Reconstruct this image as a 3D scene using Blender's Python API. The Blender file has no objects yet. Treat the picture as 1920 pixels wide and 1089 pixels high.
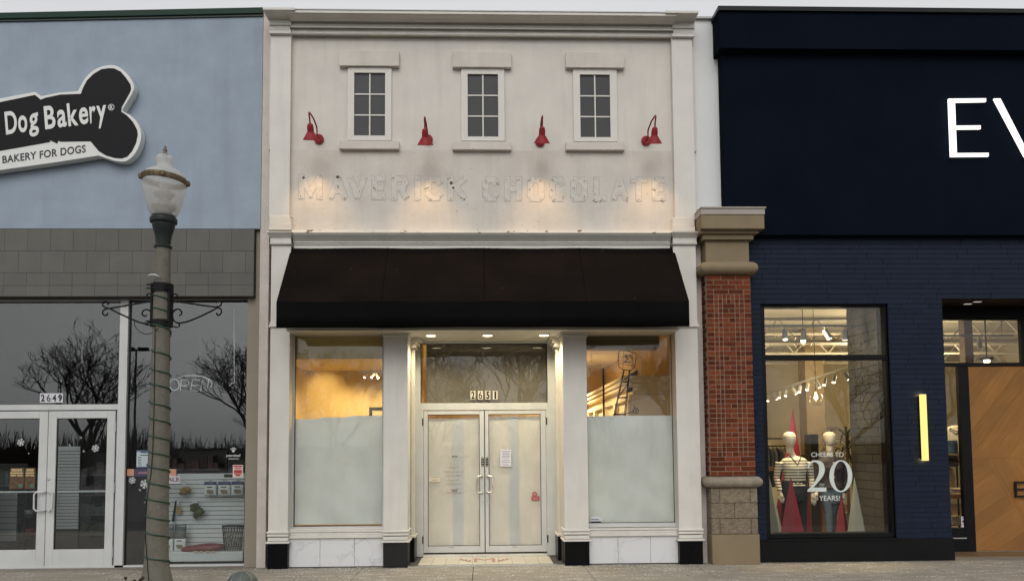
import bpy, bmesh, math, random
from mathutils import Vector, Matrix
random.seed(7)
R = math.radians
scene = bpy.context.scene
COL = scene.collection

# ------------------------------------------------------------------ camera
FPX, PPX, PPY = 1400.0, 944.0, 754.0          # focal length and principal point of the cropped photograph, in its pixels
CAM = Vector((0.0, -10.6, 1.64))
YAW, PITCH, ROLL = R(1.6), R(3.5), R(0.41)
fwd = Vector((math.sin(YAW)*math.cos(PITCH), math.cos(YAW)*math.cos(PITCH), math.sin(PITCH)))
rgt = Vector((math.cos(YAW), -math.sin(YAW), 0))
upv = rgt.cross(fwd)
rr = rgt*math.cos(ROLL) - upv*math.sin(ROLL)
uu = upv*math.cos(ROLL) + rgt*math.sin(ROLL)
rgt, upv = rr, uu
cam_data = bpy.data.cameras.new("camera")
cam = bpy.data.objects.new("camera", cam_data)
COL.objects.link(cam)
cam.matrix_world = Matrix(((rgt.x, upv.x, -fwd.x, CAM.x), (rgt.y, upv.y, -fwd.y, CAM.y), (rgt.z, upv.z, -fwd.z, CAM.z), (0, 0, 0, 1)))
cam_data.sensor_width = 36.0
cam_data.lens = 36.0*FPX/1920
cam_data.shift_x = (960-PPX)/1920
cam_data.shift_y = (PPY-544.5)/1920
cam_data.clip_end = 600
scene.camera = cam

# ------------------------------------------------------------------ sky, sun, exposure
world = bpy.data.worlds.new("World")
scene.world = world
world.use_nodes = True
nt = world.node_tree
nt.nodes.clear()
sky = nt.nodes.new('ShaderNodeTexSky'); sky.sky_type = 'NISHITA'; sky.sun_disc = False
sky.sun_elevation = R(38); sky.sun_rotation = R(180); sky.air_density = 1.0; sky.dust_density = 5.0; sky.ozone_density = 1.0
hs = nt.nodes.new('ShaderNodeHueSaturation'); hs.inputs['Saturation'].default_value = 0.10
bg = nt.nodes.new('ShaderNodeBackground'); bg.inputs['Strength'].default_value = 0.13
wo = nt.nodes.new('ShaderNodeOutputWorld')
tcw = nt.nodes.new('ShaderNodeTexCoord'); cn = nt.nodes.new('ShaderNodeTexNoise'); cn.inputs['Scale'].default_value = 1.6; cn.inputs['Detail'].default_value = 4
cr = nt.nodes.new('ShaderNodeValToRGB'); cr.color_ramp.elements[0].position = .3; cr.color_ramp.elements[1].position = .7       # even cloud deck
cr.color_ramp.elements[0].color = (4.25, 4.3, 4.42, 1); cr.color_ramp.elements[1].color = (4.95, 5.0, 5.1, 1)
cm = nt.nodes.new('ShaderNodeMix'); cm.data_type = 'RGBA'; cm.inputs[0].default_value = .72
nt.links.new(tcw.outputs['Generated'], cn.inputs['Vector']); nt.links.new(cn.outputs[0], cr.inputs[0])
nt.links.new(sky.outputs[0], hs.inputs['Color']); nt.links.new(hs.outputs[0], cm.inputs[6]); nt.links.new(cr.outputs[0], cm.inputs[7]); nt.links.new(cm.outputs[2], bg.inputs[0]); nt.links.new(bg.outputs[0], wo.inputs[0])
sun_d = bpy.data.lights.new("sun", 'SUN'); sun_d.energy = 0.6; sun_d.angle = R(40); sun_d.color = (1.0, 0.96, 0.9)
sun = bpy.data.objects.new("sun", sun_d); COL.objects.link(sun)
sun.rotation_euler = (R(52), 0, R(-12)); sun.location = (0, -10, 20)
scene.view_settings.view_transform = 'Standard'
scene.view_settings.look = 'None'
scene.view_settings.exposure = 0.36
scene.view_settings.gamma = 1.0
scene.render.engine = 'CYCLES'
scene.cycles.use_denoising = True
scene.cycles.max_bounces = 8
scene.cycles.transparent_max_bounces = 24
scene.cycles.sample_clamp_indirect = 6.0
scene.cycles.caustics_reflective = False
scene.cycles.caustics_refractive = False

# ------------------------------------------------------------------ measuring: a pixel of the photo on the plane y = Y
def w(px, py, Y):
    d = fwd*FPX + rgt*(px-PPX) + upv*(PPY-py)
    t = (Y-CAM.y)/d.y
    return CAM.x+d.x*t, CAM.z+d.z*t
def wp(px, py, Y):
    x, z = w(px, py, Y)
    return Vector((x, Y, z))
def wx(px, py, Y): return w(px, py, Y)[0]
def wz(py, Y, px=905): return w(px, py, Y)[1]
def rect(px0, py0, px1, py1, Y):
    """x0,x1,z0,z1 of a pixel rectangle on plane Y"""
    mx, my = (px0+px1)/2, (py0+py1)/2
    return wx(px0, my, Y), wx(px1, my, Y), w(mx, py1, Y)[1], w(mx, py0, Y)[1]

# ------------------------------------------------------------------ mesh building
class MB:
    def __init__(s): s.v = []; s.f = []
    def add(s, vs, fs):
        n = len(s.v); s.v += [tuple(v) for v in vs]; s.f += [tuple(i+n for i in f) for f in fs]; return s
    def box(s, x0, x1, y0, y1, z0, z1):
        vs = [(x0,y0,z0),(x1,y0,z0),(x1,y1,z0),(x0,y1,z0),(x0,y0,z1),(x1,y0,z1),(x1,y1,z1),(x0,y1,z1)]
        return s.add(vs, [(0,3,2,1),(4,5,6,7),(0,1,5,4),(1,2,6,5),(2,3,7,6),(3,0,4,7)])
    def pbox(s, px0, py0, px1, py1, Y, d):
        """box whose front face (plane Y) fills the pixel rectangle, d deep"""
        x0, x1, z0, z1 = rect(px0, py0, px1, py1, Y)
        return s.box(x0, x1, Y, Y+d, z0, z1)
    def prism(s, pts, y0, y1):
        """polygon of (x,z), counter-clockwise seen from the camera, between y0 (front) and y1"""
        n = len(pts)
        vs = [(p[0], y0, p[1]) for p in pts]+[(p[0], y1, p[1]) for p in pts]
        fs = [tuple(range(n)), tuple(range(2*n-1, n-1, -1))]
        fs += [(i, i+n, (i+1) % n+n, (i+1) % n) for i in range(n)]
        return s.add(vs, fs)
    def pprism(s, pp, Y, d): return s.prism([w(a, b, Y) for a, b in pp], Y, Y+d)
    def profile(s, prof, x0, x1, fl0=0.0, fl1=0.0):
        """closed (y,z) profile swept along x; fl0/fl1 mitre the ends by the profile's depth"""
        n = len(prof); ym = max(p[0] for p in prof)
        vs = [(x0-fl0*(ym-p[0]), p[0], p[1]) for p in prof]+[(x1+fl1*(ym-p[0]), p[0], p[1]) for p in prof]
        fs = [tuple(range(n-1, -1, -1)), tuple(range(n, 2*n))]
        fs += [(i, (i+1) % n, (i+1) % n+n, i+n) for i in range(n)]
        return s.add(vs, fs)
    def tube(s, pts, r, n=8, r1=None, caps=True):
        pts = [Vector(p) for p in pts]; m = len(pts)
        vs = []; fs = []
        prev = None
        for i, p in enumerate(pts):
            t = (pts[min(i+1, m-1)]-pts[max(i-1, 0)])
            if t.length < 1e-9: t = Vector((0, 0, 1))
            t.normalize()
            if prev is None:
                a = Vector((0, 1, 0)) if abs(t.y) < .9 else Vector((1, 0, 0))
                a = (a-t*a.dot(t)).normalized()
            else:
                a = prev-t*prev.dot(t)
                a = a.normalized() if a.length > 1e-6 else Vector((1, 0, 0))
            prev = a; b = t.cross(a)
            ri = r if r1 is None else r+(r1-r)*i/(m-1)
            if isinstance(r, (list, tuple)): ri = r[i]
            for k in range(n):
                c = 2*math.pi*k/n
                vs.append(p+a*(math.cos(c)*ri)+b*(math.sin(c)*ri))
        for i in range(m-1):
            for k in range(n):
                k2 = (k+1) % n
                fs.append((i*n+k, i*n+k2, (i+1)*n+k2, (i+1)*n+k))
        if caps:
            fs.append(tuple(range(n-1, -1, -1))); fs.append(tuple((m-1)*n+k for k in range(n)))
        return s.add(vs, fs)
    def lathe(s, prof, c, n=32, caps=True):
        """(r,z) profile turned about the vertical through c=(x,y); z absolute"""
        vs = []; fs = []; m = len(prof)
        for r, z in prof:
            for k in range(n):
                a = 2*math.pi*k/n
                vs.append((c[0]+r*math.cos(a), c[1]+r*math.sin(a), z))
        for i in range(m-1):
            for k in range(n):
                k2 = (k+1) % n
                fs.append((i*n+k, i*n+k2, (i+1)*n+k2, (i+1)*n+k))
        if caps:
            fs.append(tuple(range(n-1, -1, -1))); fs.append(tuple((m-1)*n+k for k in range(n)))
        return s.add(vs, fs)
    def loft(s, rings, n=16):
        """rings of (cx,cy,cz,rx,ry) stacked along z"""
        vs = []; fs = []; m = len(rings)
        for cx, cy, cz, rx, ry in rings:
            for k in range(n):
                a = 2*math.pi*k/n
                vs.append((cx+rx*math.cos(a), cy+ry*math.sin(a), cz))
        for i in range(m-1):
            for k in range(n):
                k2 = (k+1) % n
                fs.append((i*n+k, i*n+k2, (i+1)*n+k2, (i+1)*n+k))
        fs.append(tuple(range(n-1, -1, -1))); fs.append(tuple((m-1)*n+k for k in range(n)))
        return s.add(vs, fs)
    def disc(s, x, y, z, r, d, n=20):
        """coin facing the street"""
        return s.prism([(x+r*math.cos(2*math.pi*k/n), z+r*math.sin(2*math.pi*k/n)) for k in range(n)], y, y+d)
    def mesh(s, name, m=None, smooth=False):
        me = bpy.data.meshes.new(name)
        me.from_pydata(s.v, [], s.f); me.validate(); me.update()
        bm = bmesh.new(); bm.from_mesh(me); bmesh.ops.recalc_face_normals(bm, faces=bm.faces); bm.to_mesh(me); bm.free()
        if m: me.materials.append(m)
        if smooth:
            for p in me.polygons: p.use_smooth = True
        return me
    def build(s, name, m, parent=None, smooth=False, bevel=0.0, sm_angle=None):
        me = s.mesh(name, m, smooth)
        o = bpy.data.objects.new(name, me); COL.objects.link(o)
        if parent: attach(o, parent)
        if bevel:
            b = o.modifiers.new('bevel', 'BEVEL'); b.width = bevel; b.segments = 2; b.limit_method = 'ANGLE'; b.angle_limit = R(40)
        if smooth and sm_angle:
            split_sharp(me, sm_angle)
        return o
def split_sharp(me, ang):
    bm = bmesh.new(); bm.from_mesh(me)
    for e in bm.edges:
        if len(e.link_faces) == 2 and e.calc_face_angle(0) > R(ang): e.smooth = False
    bm.to_mesh(me); bm.free()
def root_offset(o):
    v = Vector((0, 0, 0))
    while o is not None:
        if o.type == 'EMPTY': v += o.location
        o = o.parent
    return v
def attach(o, parent):
    o.parent = parent
    o.matrix_parent_inverse = Matrix.Translation(-root_offset(parent)) if parent.type == 'EMPTY' else Matrix.Identity(4)
def tag(o, label=None, cat=None, group=None, kind=None):
    if label: o['label'] = label
    if cat: o['category'] = cat
    if group: o['group'] = group
    if kind: o['kind'] = kind
    return o
def thing(name, label, cat, loc=(0, 0, 0), group=None):
    o = bpy.data.objects.new(name, None); COL.objects.link(o); o.location = loc
    o.empty_display_size = .2
    return tag(o, label, cat, group)
def copy_tree(o, parent=None):
    c = o.copy(); COL.objects.link(c)
    if parent: c.parent = parent
    for ch in [x for x in bpy.data.objects if x.parent == o]: copy_tree(ch, c)
    return c

# ------------------------------------------------------------------ writing
_txt = {}
def glyphs(body, bold=0.0, space=1.0, extrude=0.0):
    key = (body, bold, space, extrude)
    if key in _txt: return _txt[key]
    cu = bpy.data.curves.new('lettering', 'FONT'); cu.body = body; cu.size = 1.0; cu.offset = bold; cu.space_character = space
    cu.extrude = 0.5; cu.resolution_u = 10; cu.align_x = 'LEFT'
    o = bpy.data.objects.new('lettering', cu); COL.objects.link(o)
    dg = bpy.context.evaluated_depsgraph_get()
    me = bpy.data.meshes.new_from_object(o.evaluated_get(dg))
    bpy.data.objects.remove(o)
    vs = [v.co.copy() for v in me.vertices]; fs = [tuple(p.vertices) for p in me.polygons]
    x0 = min(v.x for v in vs); x1 = max(v.x for v in vs); y0 = min(v.y for v in vs); y1 = max(v.y for v in vs)
    res = ([((v.x-x0)/(x1-x0), (v.y-y0)/(y1-y0), v.z) for v in vs], fs)
    _txt[key] = res
    return res
def letters(mb, body, tl, tr, br, bl, Y, d, bold=0.0, space=1.0):
    """lettering stretched to four pixel corners on plane Y, standing d out towards the street"""
    A, B, Cc, D = [Vector(w(p[0], p[1], Y)) for p in (bl, br, tr, tl)]
    vs, fs = glyphs(body, bold, space)
    out = []
    for u, v, z in vs:
        p = (A*(1-u)+B*u)*(1-v)+(D*(1-u)+Cc*u)*v
        out.append((p.x, Y - (d if z > 0 else 0), p.y))
    mb.add(out, fs); return mb
def letters_box(mb, body, px0, py0, px1, py1, Y, d, bold=0.0, space=1.0):
    return letters(mb, body, (px0, py0), (px1, py0), (px1, py1), (px0, py1), Y, d, bold, space)

# ------------------------------------------------------------------ materials
def nodes(m):
    m.use_nodes = True
    return m.node_tree, m.node_tree.nodes['Principled BSDF']
def objvec(t, scale=(1, 1, 1), rot=(0, 0, 0)):
    tc = t.nodes.new('ShaderNodeTexCoord'); mp = t.nodes.new('ShaderNodeMapping')
    mp.inputs['Scale'].default_value = scale; mp.inputs['Rotation'].default_value = rot
    t.links.new(tc.outputs['Object'], mp.inputs[0]); return mp.outputs[0]
def noise(t, scale, detail=4, vec=None, stretch=(1, 1, 1), rough=.55):
    n = t.nodes.new('ShaderNodeTexNoise'); n.inputs['Scale'].default_value = scale; n.inputs['Detail'].default_value = detail
    n.inputs['Roughness'].default_value = rough
    t.links.new(vec if vec else objvec(t, stretch), n.inputs['Vector']); return n.outputs['Fac']
def ramp(t, fac, lo, hi, c0=(0, 0, 0, 1), c1=(1, 1, 1, 1)):
    r = t.nodes.new('ShaderNodeValToRGB'); r.color_ramp.elements[0].position = lo; r.color_ramp.elements[1].position = hi
    r.color_ramp.elements[0].color = c0; r.color_ramp.elements[1].color = c1
    t.links.new(fac, r.inputs[0]); return r.outputs[0]
def mixc(t, fac, a, b, mode='MIX'):
    m = t.nodes.new('ShaderNodeMix'); m.data_type = 'RGBA'; m.blend_type = mode
    if hasattr(fac, 'is_linked') or not isinstance(fac, (int, float)): t.links.new(fac, m.inputs[0])
    else: m.inputs[0].default_value = fac
    for i, c in ((6, a), (7, b)):
        if isinstance(c, (tuple, list)): m.inputs[i].default_value = (*c[:3], 1)
        else: t.links.new(c, m.inputs[i])
    return m.outputs[2]
def bumpn(t, b, fac, strength, dist=.01):
    n = t.nodes.new('ShaderNodeBump'); n.inputs['Strength'].default_value = strength; n.inputs['Distance'].default_value = dist
    t.links.new(fac, n.inputs['Height']); t.links.new(n.outputs[0], b.inputs['Normal'])
def S(r, g, b):
    f = lambda c: c/12.92 if c <= .04045 else ((c+.055)/1.055)**2.4
    return (f(r/255), f(g/255), f(b/255))
def mat(name, col, rough=.6, var=.08, vscale=4.0, stretch=(1, 1, 1), bump=.0, bscale=80, metal=0.0, spec=.5,
        speck=None, streak=None, island=0.0, bdist=.004):
    """plain surface: colour with cloudy variation, optional vertical streaks, specks, per-piece variation"""
    m = bpy.data.materials.new(name); t, b = nodes(m)
    b.inputs['Roughness'].default_value = rough; b.inputs['Metallic'].default_value = metal
    b.inputs['Specular IOR Level'].default_value = spec
    lo = tuple(c*(1-var) for c in col); hi = tuple(min(1, c*(1+var)) for c in col)
    f = noise(t, vscale, 6, stretch=stretch)
    c = mixc(t, ramp(t, f, .3, .7), lo, hi)
    if streak:
        sc, amt, scol = streak
        f2 = noise(t, sc, 5, stretch=(1, 1, .09))
        c = mixc(t, ramp(t, f2, .5, .5+.5*(1-min(amt, .9)), (0, 0, 0, 1), (amt,)*3+(1,)), c, scol)
    if speck:
        sc, thr, scol = speck
        f3 = noise(t, sc, 2)
        c = mixc(t, ramp(t, f3, thr, thr+.04), c, scol)
    if island:
        g = t.nodes.new('ShaderNodeNewGeometry')
        k = t.nodes.new('ShaderNodeMapRange'); k.inputs['To Min'].default_value = 1-island; k.inputs['To Max'].default_value = 1+island
        t.links.new(g.outputs['Random Per Island'], k.inputs[0])
        c = mixc(t, 1.0, c, k.outputs[0], 'MULTIPLY')
    t.links.new(c, b.inputs['Base Color'])
    rn = t.nodes.new('ShaderNodeMapRange'); rn.inputs['To Min'].default_value = max(0, rough-.08); rn.inputs['To Max'].default_value = min(1, rough+.08)
    t.links.new(f, rn.inputs[0]); t.links.new(rn.outputs[0], b.inputs['Roughness'])
    if bump: bumpn(t, b, noise(t, bscale, 4), bump, bdist)
    return m
def emit(name, col, strength):
    m = bpy.data.materials.new(name); m.use_nodes = True; t = m.node_tree; t.nodes.clear()
    e = t.nodes.new('ShaderNodeEmission'); e.inputs[0].default_value = (*col, 1); e.inputs[1].default_value = strength
    o = t.nodes.new('ShaderNodeOutputMaterial'); t.links.new(e.outputs[0], o.inputs[0]); return m
def glass(name, tint=(.97, .98, .97), r0=.05, rough=0.0):
    m = bpy.data.materials.new(name); m.use_nodes = True; t = m.node_tree; t.nodes.clear()
    tr = t.nodes.new('ShaderNodeBsdfTransparent'); tr.inputs[0].default_value = (*tint, 1)
    gl = t.nodes.new('ShaderNodeBsdfGlossy'); gl.inputs['Roughness'].default_value = rough
    lw = t.nodes.new('ShaderNodeLayerWeight'); lw.inputs[0].default_value = .5
    p = t.nodes.new('ShaderNodeMath'); p.operation = 'POWER'; p.inputs[1].default_value = 5; t.links.new(lw.outputs['Facing'], p.inputs[0])
    a = t.nodes.new('ShaderNodeMath'); a.operation = 'MULTIPLY_ADD'; a.inputs[1].default_value = 1-r0; a.inputs[2].default_value = r0
    t.links.new(p.outputs[0], a.inputs[0])
    mx = t.nodes.new('ShaderNodeMixShader'); t.links.new(a.outputs[0], mx.inputs[0]); t.links.new(tr.outputs[0], mx.inputs[1]); t.links.new(gl.outputs[0], mx.inputs[2])
    # faint waviness of the pane
    n = t.nodes.new('ShaderNodeBump'); n.inputs['Strength'].default_value = .02; n.inputs['Distance'].default_value = .02
    t.links.new(noise(t, 1.7, 2), n.inputs['Height']); t.links.new(n.outputs[0], gl.inputs['Normal'])
    o = t.nodes.new('ShaderNodeOutputMaterial'); t.links.new(mx.outputs[0], o.inputs[0]); return m
def paper(name, col, trans=.45, wr=3.0):
    m = bpy.data.materials.new(name); m.use_nodes = True; t = m.node_tree; t.nodes.clear()
    d = t.nodes.new('ShaderNodeBsdfDiffuse'); tl = t.nodes.new('ShaderNodeBsdfTranslucent')
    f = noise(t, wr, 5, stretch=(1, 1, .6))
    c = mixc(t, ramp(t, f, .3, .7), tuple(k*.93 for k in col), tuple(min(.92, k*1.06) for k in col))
    t.links.new(c, d.inputs[0]); t.links.new(c, tl.inputs[0])
    n = t.nodes.new('ShaderNodeBump'); n.inputs['Strength'].default_value = .6; n.inputs['Distance'].default_value = .05
    vo = t.nodes.new('ShaderNodeTexVoronoi'); vo.inputs['Scale'].default_value = 2.6                 # crumpled facets and soft folds
    wv = t.nodes.new('ShaderNodeVectorMath'); wv.operation = 'ADD'; t.links.new(objvec(t, (1, 1, .55), (0, .5, 0)), wv.inputs[0])
    dn = t.nodes.new('ShaderNodeTexNoise'); dn.inputs['Scale'].default_value = 1.3; t.links.new(objvec(t), dn.inputs['Vector']); t.links.new(dn.outputs['Color'], wv.inputs[1]); t.links.new(wv.outputs[0], vo.inputs['Vector'])
    ad = t.nodes.new('ShaderNodeMath'); ad.operation = 'MULTIPLY_ADD'; ad.inputs[1].default_value = .55
    t.links.new(vo.outputs['Distance'], ad.inputs[0]); t.links.new(noise(t, 2.3, 3, stretch=(1, 1, .5), rough=.4), ad.inputs[2])
    t.links.new(ad.outputs[0], n.inputs['Height']); t.links.new(n.outputs[0], d.inputs['Normal'])
    mx = t.nodes.new('ShaderNodeMixShader'); mx.inputs[0].default_value = trans
    t.links.new(d.outputs[0], mx.inputs[1]); t.links.new(tl.outputs[0], mx.inputs[2])
    o = t.nodes.new('ShaderNodeOutputMaterial'); t.links.new(mx.outputs[0], o.inputs[0]); return m

WARM = (1.0, .70, .36)
m_white = mat('white stucco', (.615, .58, .525), .85, .06, 2.2, bump=.25, bscale=45, streak=(7, .35, (.42, .39, .35)))
m_white_low = mat('dusty white stucco', (.575, .54, .485), .85, .08, 3.0, bump=.25, bscale=45, streak=(5, .38, (.40, .365, .31)), speck=(30, .70, (.36, .33, .29)))
m_trim = mat('cream painted trim', (.63, .605, .555), .6, .05, 3.0, bump=.08, bscale=30, streak=(9, .3, (.45, .42, .37)))
m_trim_worn = mat('flaking cream paint', (.66, .62, .54), .7, .07, 5.0, bump=.3, bscale=30, speck=(9, .64, (.20, .16, .12)), stretch=(.4, 1, 4))
m_return = mat('plain white render', (.66, .67, .665), .8, .04, 1.5, bump=.12, bscale=50)
m_strip = mat('rough pinkish render', (.52, .475, .43), .9, .08, 5, bump=.8, bscale=60, bdist=.01)
m_alu = mat('white aluminium', (.52, .53, .52), .4, .05, 4, streak=(12, .25, (.35, .33, .3)))
m_alu_shade = mat('grey aluminium', (.36, .37, .37), .38, .06, 4)
m_pane_grey = mat('dull grey glazing', (.036, .037, .039), .42, .32, 1.4, spec=.25)
m_red = mat('red enamel', (.25, .017, .024), .5, .15, 9, bump=.03, spec=.22)
m_awning = mat('black brown canvas', (.0062, .0040, .0034), .8, .5, 1.3, bump=.15, bscale=300, bdist=.001, speck=(30, .765, (.32, .30, .27)), spec=.06)
m_black = mat('black stone', (.004, .004, .0045), .3, .2, 5, speck=(45, .72, (.10, .10, .10)), spec=.12)
m_black_soft = mat('charcoal stone', (.019, .019, .020), .4, .15, 5, spec=.15)
m_blackmetal = mat('black metal', (.008, .009, .010), .4, .2, 8, spec=.2)
m_iron = mat('black wrought iron', (.008, .008, .008), .6, .3, 20, spec=.15)
m_steel = mat('brushed steel', (.75, .74, .70), .30, .08, 20, metal=.9)
m_dark = mat('dark gasket', (.012, .012, .012), .6, .1)
m_glass = glass('clear glazing', (.94, .95, .94), .040)
m_glass_grey = glass('grey tinted glazing', (.91, .935, .93), .100)
m_glass_right = glass('shop glazing', (.95, .95, .93), .038)
m_ceiling_w = mat('pale ceiling', (.62, .55, .38), .8, .03)
m_room_orange = mat('ochre plaster', (.62, .47, .24), .8, .08, 1.2, bump=.1, bscale=20)
m_floor_in = mat('shop floor', (.25, .2, .15), .5, .15, 2)
m_cream = mat('cream entrance paint', (.60, .575, .50), .55, .04, 3)
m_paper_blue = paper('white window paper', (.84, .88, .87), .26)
m_paper_door = paper('cream door paper', (.86, .85, .825), .30)
m_paper_strip = paper('bluish overlap paper', (.83, .838, .845), .26)
m_paper_brown = paper('brown transom paper', (.24, .21, .17), .18)
# ------------------------------------------------------------------ ground
def concrete():
    m = bpy.data.materials.new('concrete pavement'); t, b = nodes(m)
    f = noise(t, 1.1, 6); g = noise(t, 60, 3)
    c = mixc(t, ramp(t, f, .3, .7), (.235, .208, .162), (.33, .295, .238))
    c = mixc(t, ramp(t, g, .35, .65), c, mixc(t, .8, c, (.28, .25, .205)), 'MIX')
    st = noise(t, 1.0, 6, vec=objvec(t, (2.2, 9, 1)), rough=.7)                    # dried salt lying in streaks
    sp = noise(t, 38, 2)
    mk = t.nodes.new('ShaderNodeMath'); mk.operation = 'MULTIPLY'
    t.links.new(ramp(t, st, .50, .60), mk.inputs[0]); t.links.new(ramp(t, sp, .53, .60), mk.inputs[1])
    c = mixc(t, mk.outputs[0], c, (.74, .72, .66))
    rust = noise(t, .8, 5)
    c = mixc(t, ramp(t, rust, .60, .80, (0, 0, 0, 1), (.6, .6, .6, 1)), c, (.27, .19, .10))
    gum = noise(t, 7.5, 1)                                        # gum spots, and a darker tone towards the walls
    c = mixc(t, ramp(t, gum, .715, .735, (0, 0, 0, 1), (.55, .55, .55, 1)), c, (.10, .09, .075))
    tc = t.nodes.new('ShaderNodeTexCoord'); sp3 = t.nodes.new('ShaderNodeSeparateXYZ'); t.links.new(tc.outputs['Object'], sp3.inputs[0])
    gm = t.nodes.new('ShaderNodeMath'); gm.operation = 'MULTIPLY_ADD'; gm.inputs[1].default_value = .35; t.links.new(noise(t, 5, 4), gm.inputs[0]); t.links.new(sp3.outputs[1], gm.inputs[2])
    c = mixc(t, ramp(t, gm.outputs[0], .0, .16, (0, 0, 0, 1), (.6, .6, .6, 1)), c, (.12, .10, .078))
    t.links.new(c, b.inputs['Base Color']); b.inputs['Roughness'].default_value = .85
    bumpn(t, b, noise(t, 90, 4), .3, .004)
    return m
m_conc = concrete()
m_asph = mat('asphalt', (.05, .05, .052), .85, .2, .6, bump=.3, bscale=60)
m_grass = mat('winter grass', (.10, .095, .05), .9, .3, .5, bump=.5, bscale=30)
g = MB()
xs = [-12.3, -7.8, -6.27, -4.74, -3.2, -1.67, -.14, 1.39, 2.93, 4.46, 5.99, 7.5, 9.0, 14]
for a, b_ in zip(xs[:-1], xs[1:]):
    for y0, y1 in ((-4.6, -2.6), (-2.592, -1.05), (-1.042, 1.2)):
        g.box(a+.004, b_-.004, y0, y1, -.15, 0)
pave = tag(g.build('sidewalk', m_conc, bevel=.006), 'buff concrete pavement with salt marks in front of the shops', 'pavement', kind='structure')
g = MB(); g.box(-12.3, 14, -4.59, .3, -.16, -.012)
tag(g.build('sidewalk_bed', mat('joint dirt', (.06, .05, .04), .9)), 'dark dirt in the joints of the pavement', 'pavement', kind='structure')
g = MB(); g.box(-300, 300, -300, 300, -.5, -.165)
tag(g.build('parking_lot', m_asph), 'grey asphalt car park across from the shops', 'car park', kind='structure')

SA = MB(); rg = random.Random(77)                                  # grains of rock salt scattered by the doors
for k in range(1500):
    y = -abs(rg.gauss(0, .42))-.03; x = rg.choice((rg.uniform(-5, 5.6), rg.gauss(-1.6, 1.1), rg.gauss(1.5, 1.2)))
    if y < -1.4: continue
    r = rg.uniform(.002, .0065); a = rg.uniform(0, 6.28)
    SA.add([(x+r*math.cos(a+q*2.1), y+r*1.3*math.sin(a+q*2.1), .0005) for q in range(3)]+[(x, y, r*1.1)], [(0, 1, 3), (1, 2, 3), (2, 0, 3), (0, 2, 1)])
tag(SA.build('rock_salt', mat('rock salt', (.78, .76, .70), .7)), 'white grains of rock salt scattered over the pavement', 'salt', kind='stuff')
# ------------------------------------------------------------------ the white shop
SHOP = thing('storefront_building', 'white stucco two storey shop in the middle with three small upper windows', 'shop', (0, .3, 0))
def part(mb, name, m, parent=SHOP, **k): return mb.build(name, m, parent, **k)

# upper wall and dustier lower panel under the windows
g = MB(); g.pbox(505, 30, 1303, 282, 0, .3); wall_top = part(g, 'wall', m_white)
g = MB(); x0, x1, z0, z1 = rect(540, 282, 1266, 432, -.012); g.box(x0, x1, -.012, .28, z0, z1); part(g, 'sign_panel', m_white_low)
g = MB(); x0, x1, _, _ = rect(510, 463, 1300, 620, 0); g.box(x0, x1, -.0, .28, wz(624, .0), wz(433, 0)); part(g, 'awning_wall', m_white)
# edge strips and the set-back return beside the dark shop
g = MB(); g.box(wx(490, 300, .03), wx(506.5, 300, .03), .03, .32, 0.0, wz(24, .03)); part(g, 'edge_strip', m_strip)
g = MB(); g.box(wx(1300.5, 800, .03), wx(1321.5, 800, .03), .03, .32, 0.0, wz(392, .03, 1310)); part(g, 'edge_strip', m_strip)
g = MB(); g.box(wx(1300, 200, .05), wx(1358, 200, .05), .05, .33, wz(420, .05, 1330), wz(36, .05, 1330)); rt = part(g, 'side_wall', m_return)
g = MB(); g.box(wx(1303, 36, .02), wx(1351, 36, .02), .0, .36, wz(36, .02, 1330), wz(32.5, .02, 1330)); part(g, 'coping', m_alu_shade, rt)

# cornice: a profile swept between the two upper pilasters
def pr_z(rows): return [(y, wz(py, y, 905)) for y, py in rows]
XL, XR = wx(546, 50, -.08), wx(1261, 55, -.08)
g = MB()
g.profile(pr_z([(-.30, 22), (-.30, 27), (-.285, 27.8), (-.262, 31), (-.215, 35), (-.17, 40), (-.155, 42.5),
           (-.125, 43.2), (-.125, 45), (-.095, 45.6), (-.095, 51), (-.115, 51.8), (-.115, 54.5), (-.06, 55.8), (-.06, 62.5),
           (-.085, 63.2), (-.095, 65), (-.085, 67.5), (-.02, 69.5)])+[(.05, wz(69.5, -.02)), (.05, wz(22, -.30))], XL, XR)
part(g, 'cornice', m_trim, smooth=True, sm_angle=30)
g = MB(); g.box(XL-.02, XR+.02, -.312, .3, wz(22, -.30)+.001, wz(20.3, -.30)); part(g, 'cornice_cap', m_alu)

def stack(mb, rows, depth0):
    """rows (px0,px1,py0,py1,Y) of a pilaster's mouldings; flared rows give four x"""
    for r in rows:
        if len(r) == 5:
            a, b_, c, d, Y = r; mb.pbox(a, c, b_, d, Y, depth0-Y)
        else:                                                    # flared: top x0,x1 at Yt ; bottom x0,x1 at Yb
            a0, a1, b0, b1, c, d, Yt, Yb = r
            zt, zb = wz(c, Yt, (a0+a1)/2), wz(d, Yb, (b0+b1)/2)
            T = [(wx(a0, c, Yt), Yt), (wx(a1, c, Yt), Yt), (wx(a1, c, Yt), depth0), (wx(a0, c, Yt), depth0)]
            B = [(wx(b0, d, Yb), Yb), (wx(b1, d, Yb), Yb), (wx(b1, d, Yb), depth0), (wx(b0, d, Yb), depth0)]
            # concave flare in four steps
            prev = None
            n = 5
            for i in range(n+1):
                u = i/n; q = u**1.7                               # u: bottom to top
                ring = [(B[k][0]*(1-q)+T[k][0]*q, B[k][1]*(1-q)+T[k][1]*q, zb*(1-u)+zt*u) for k in range(4)]
                if prev: mb.add(prev+ring, [(0, 1, 5, 4), (1, 2, 6, 5), (2, 3, 7, 6), (3, 0, 4, 7)]+([(3, 2, 1, 0)] if i == 1 else [])+([(4, 5, 6, 7)] if i == n else []))
                prev = ring
    return mb
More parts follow.
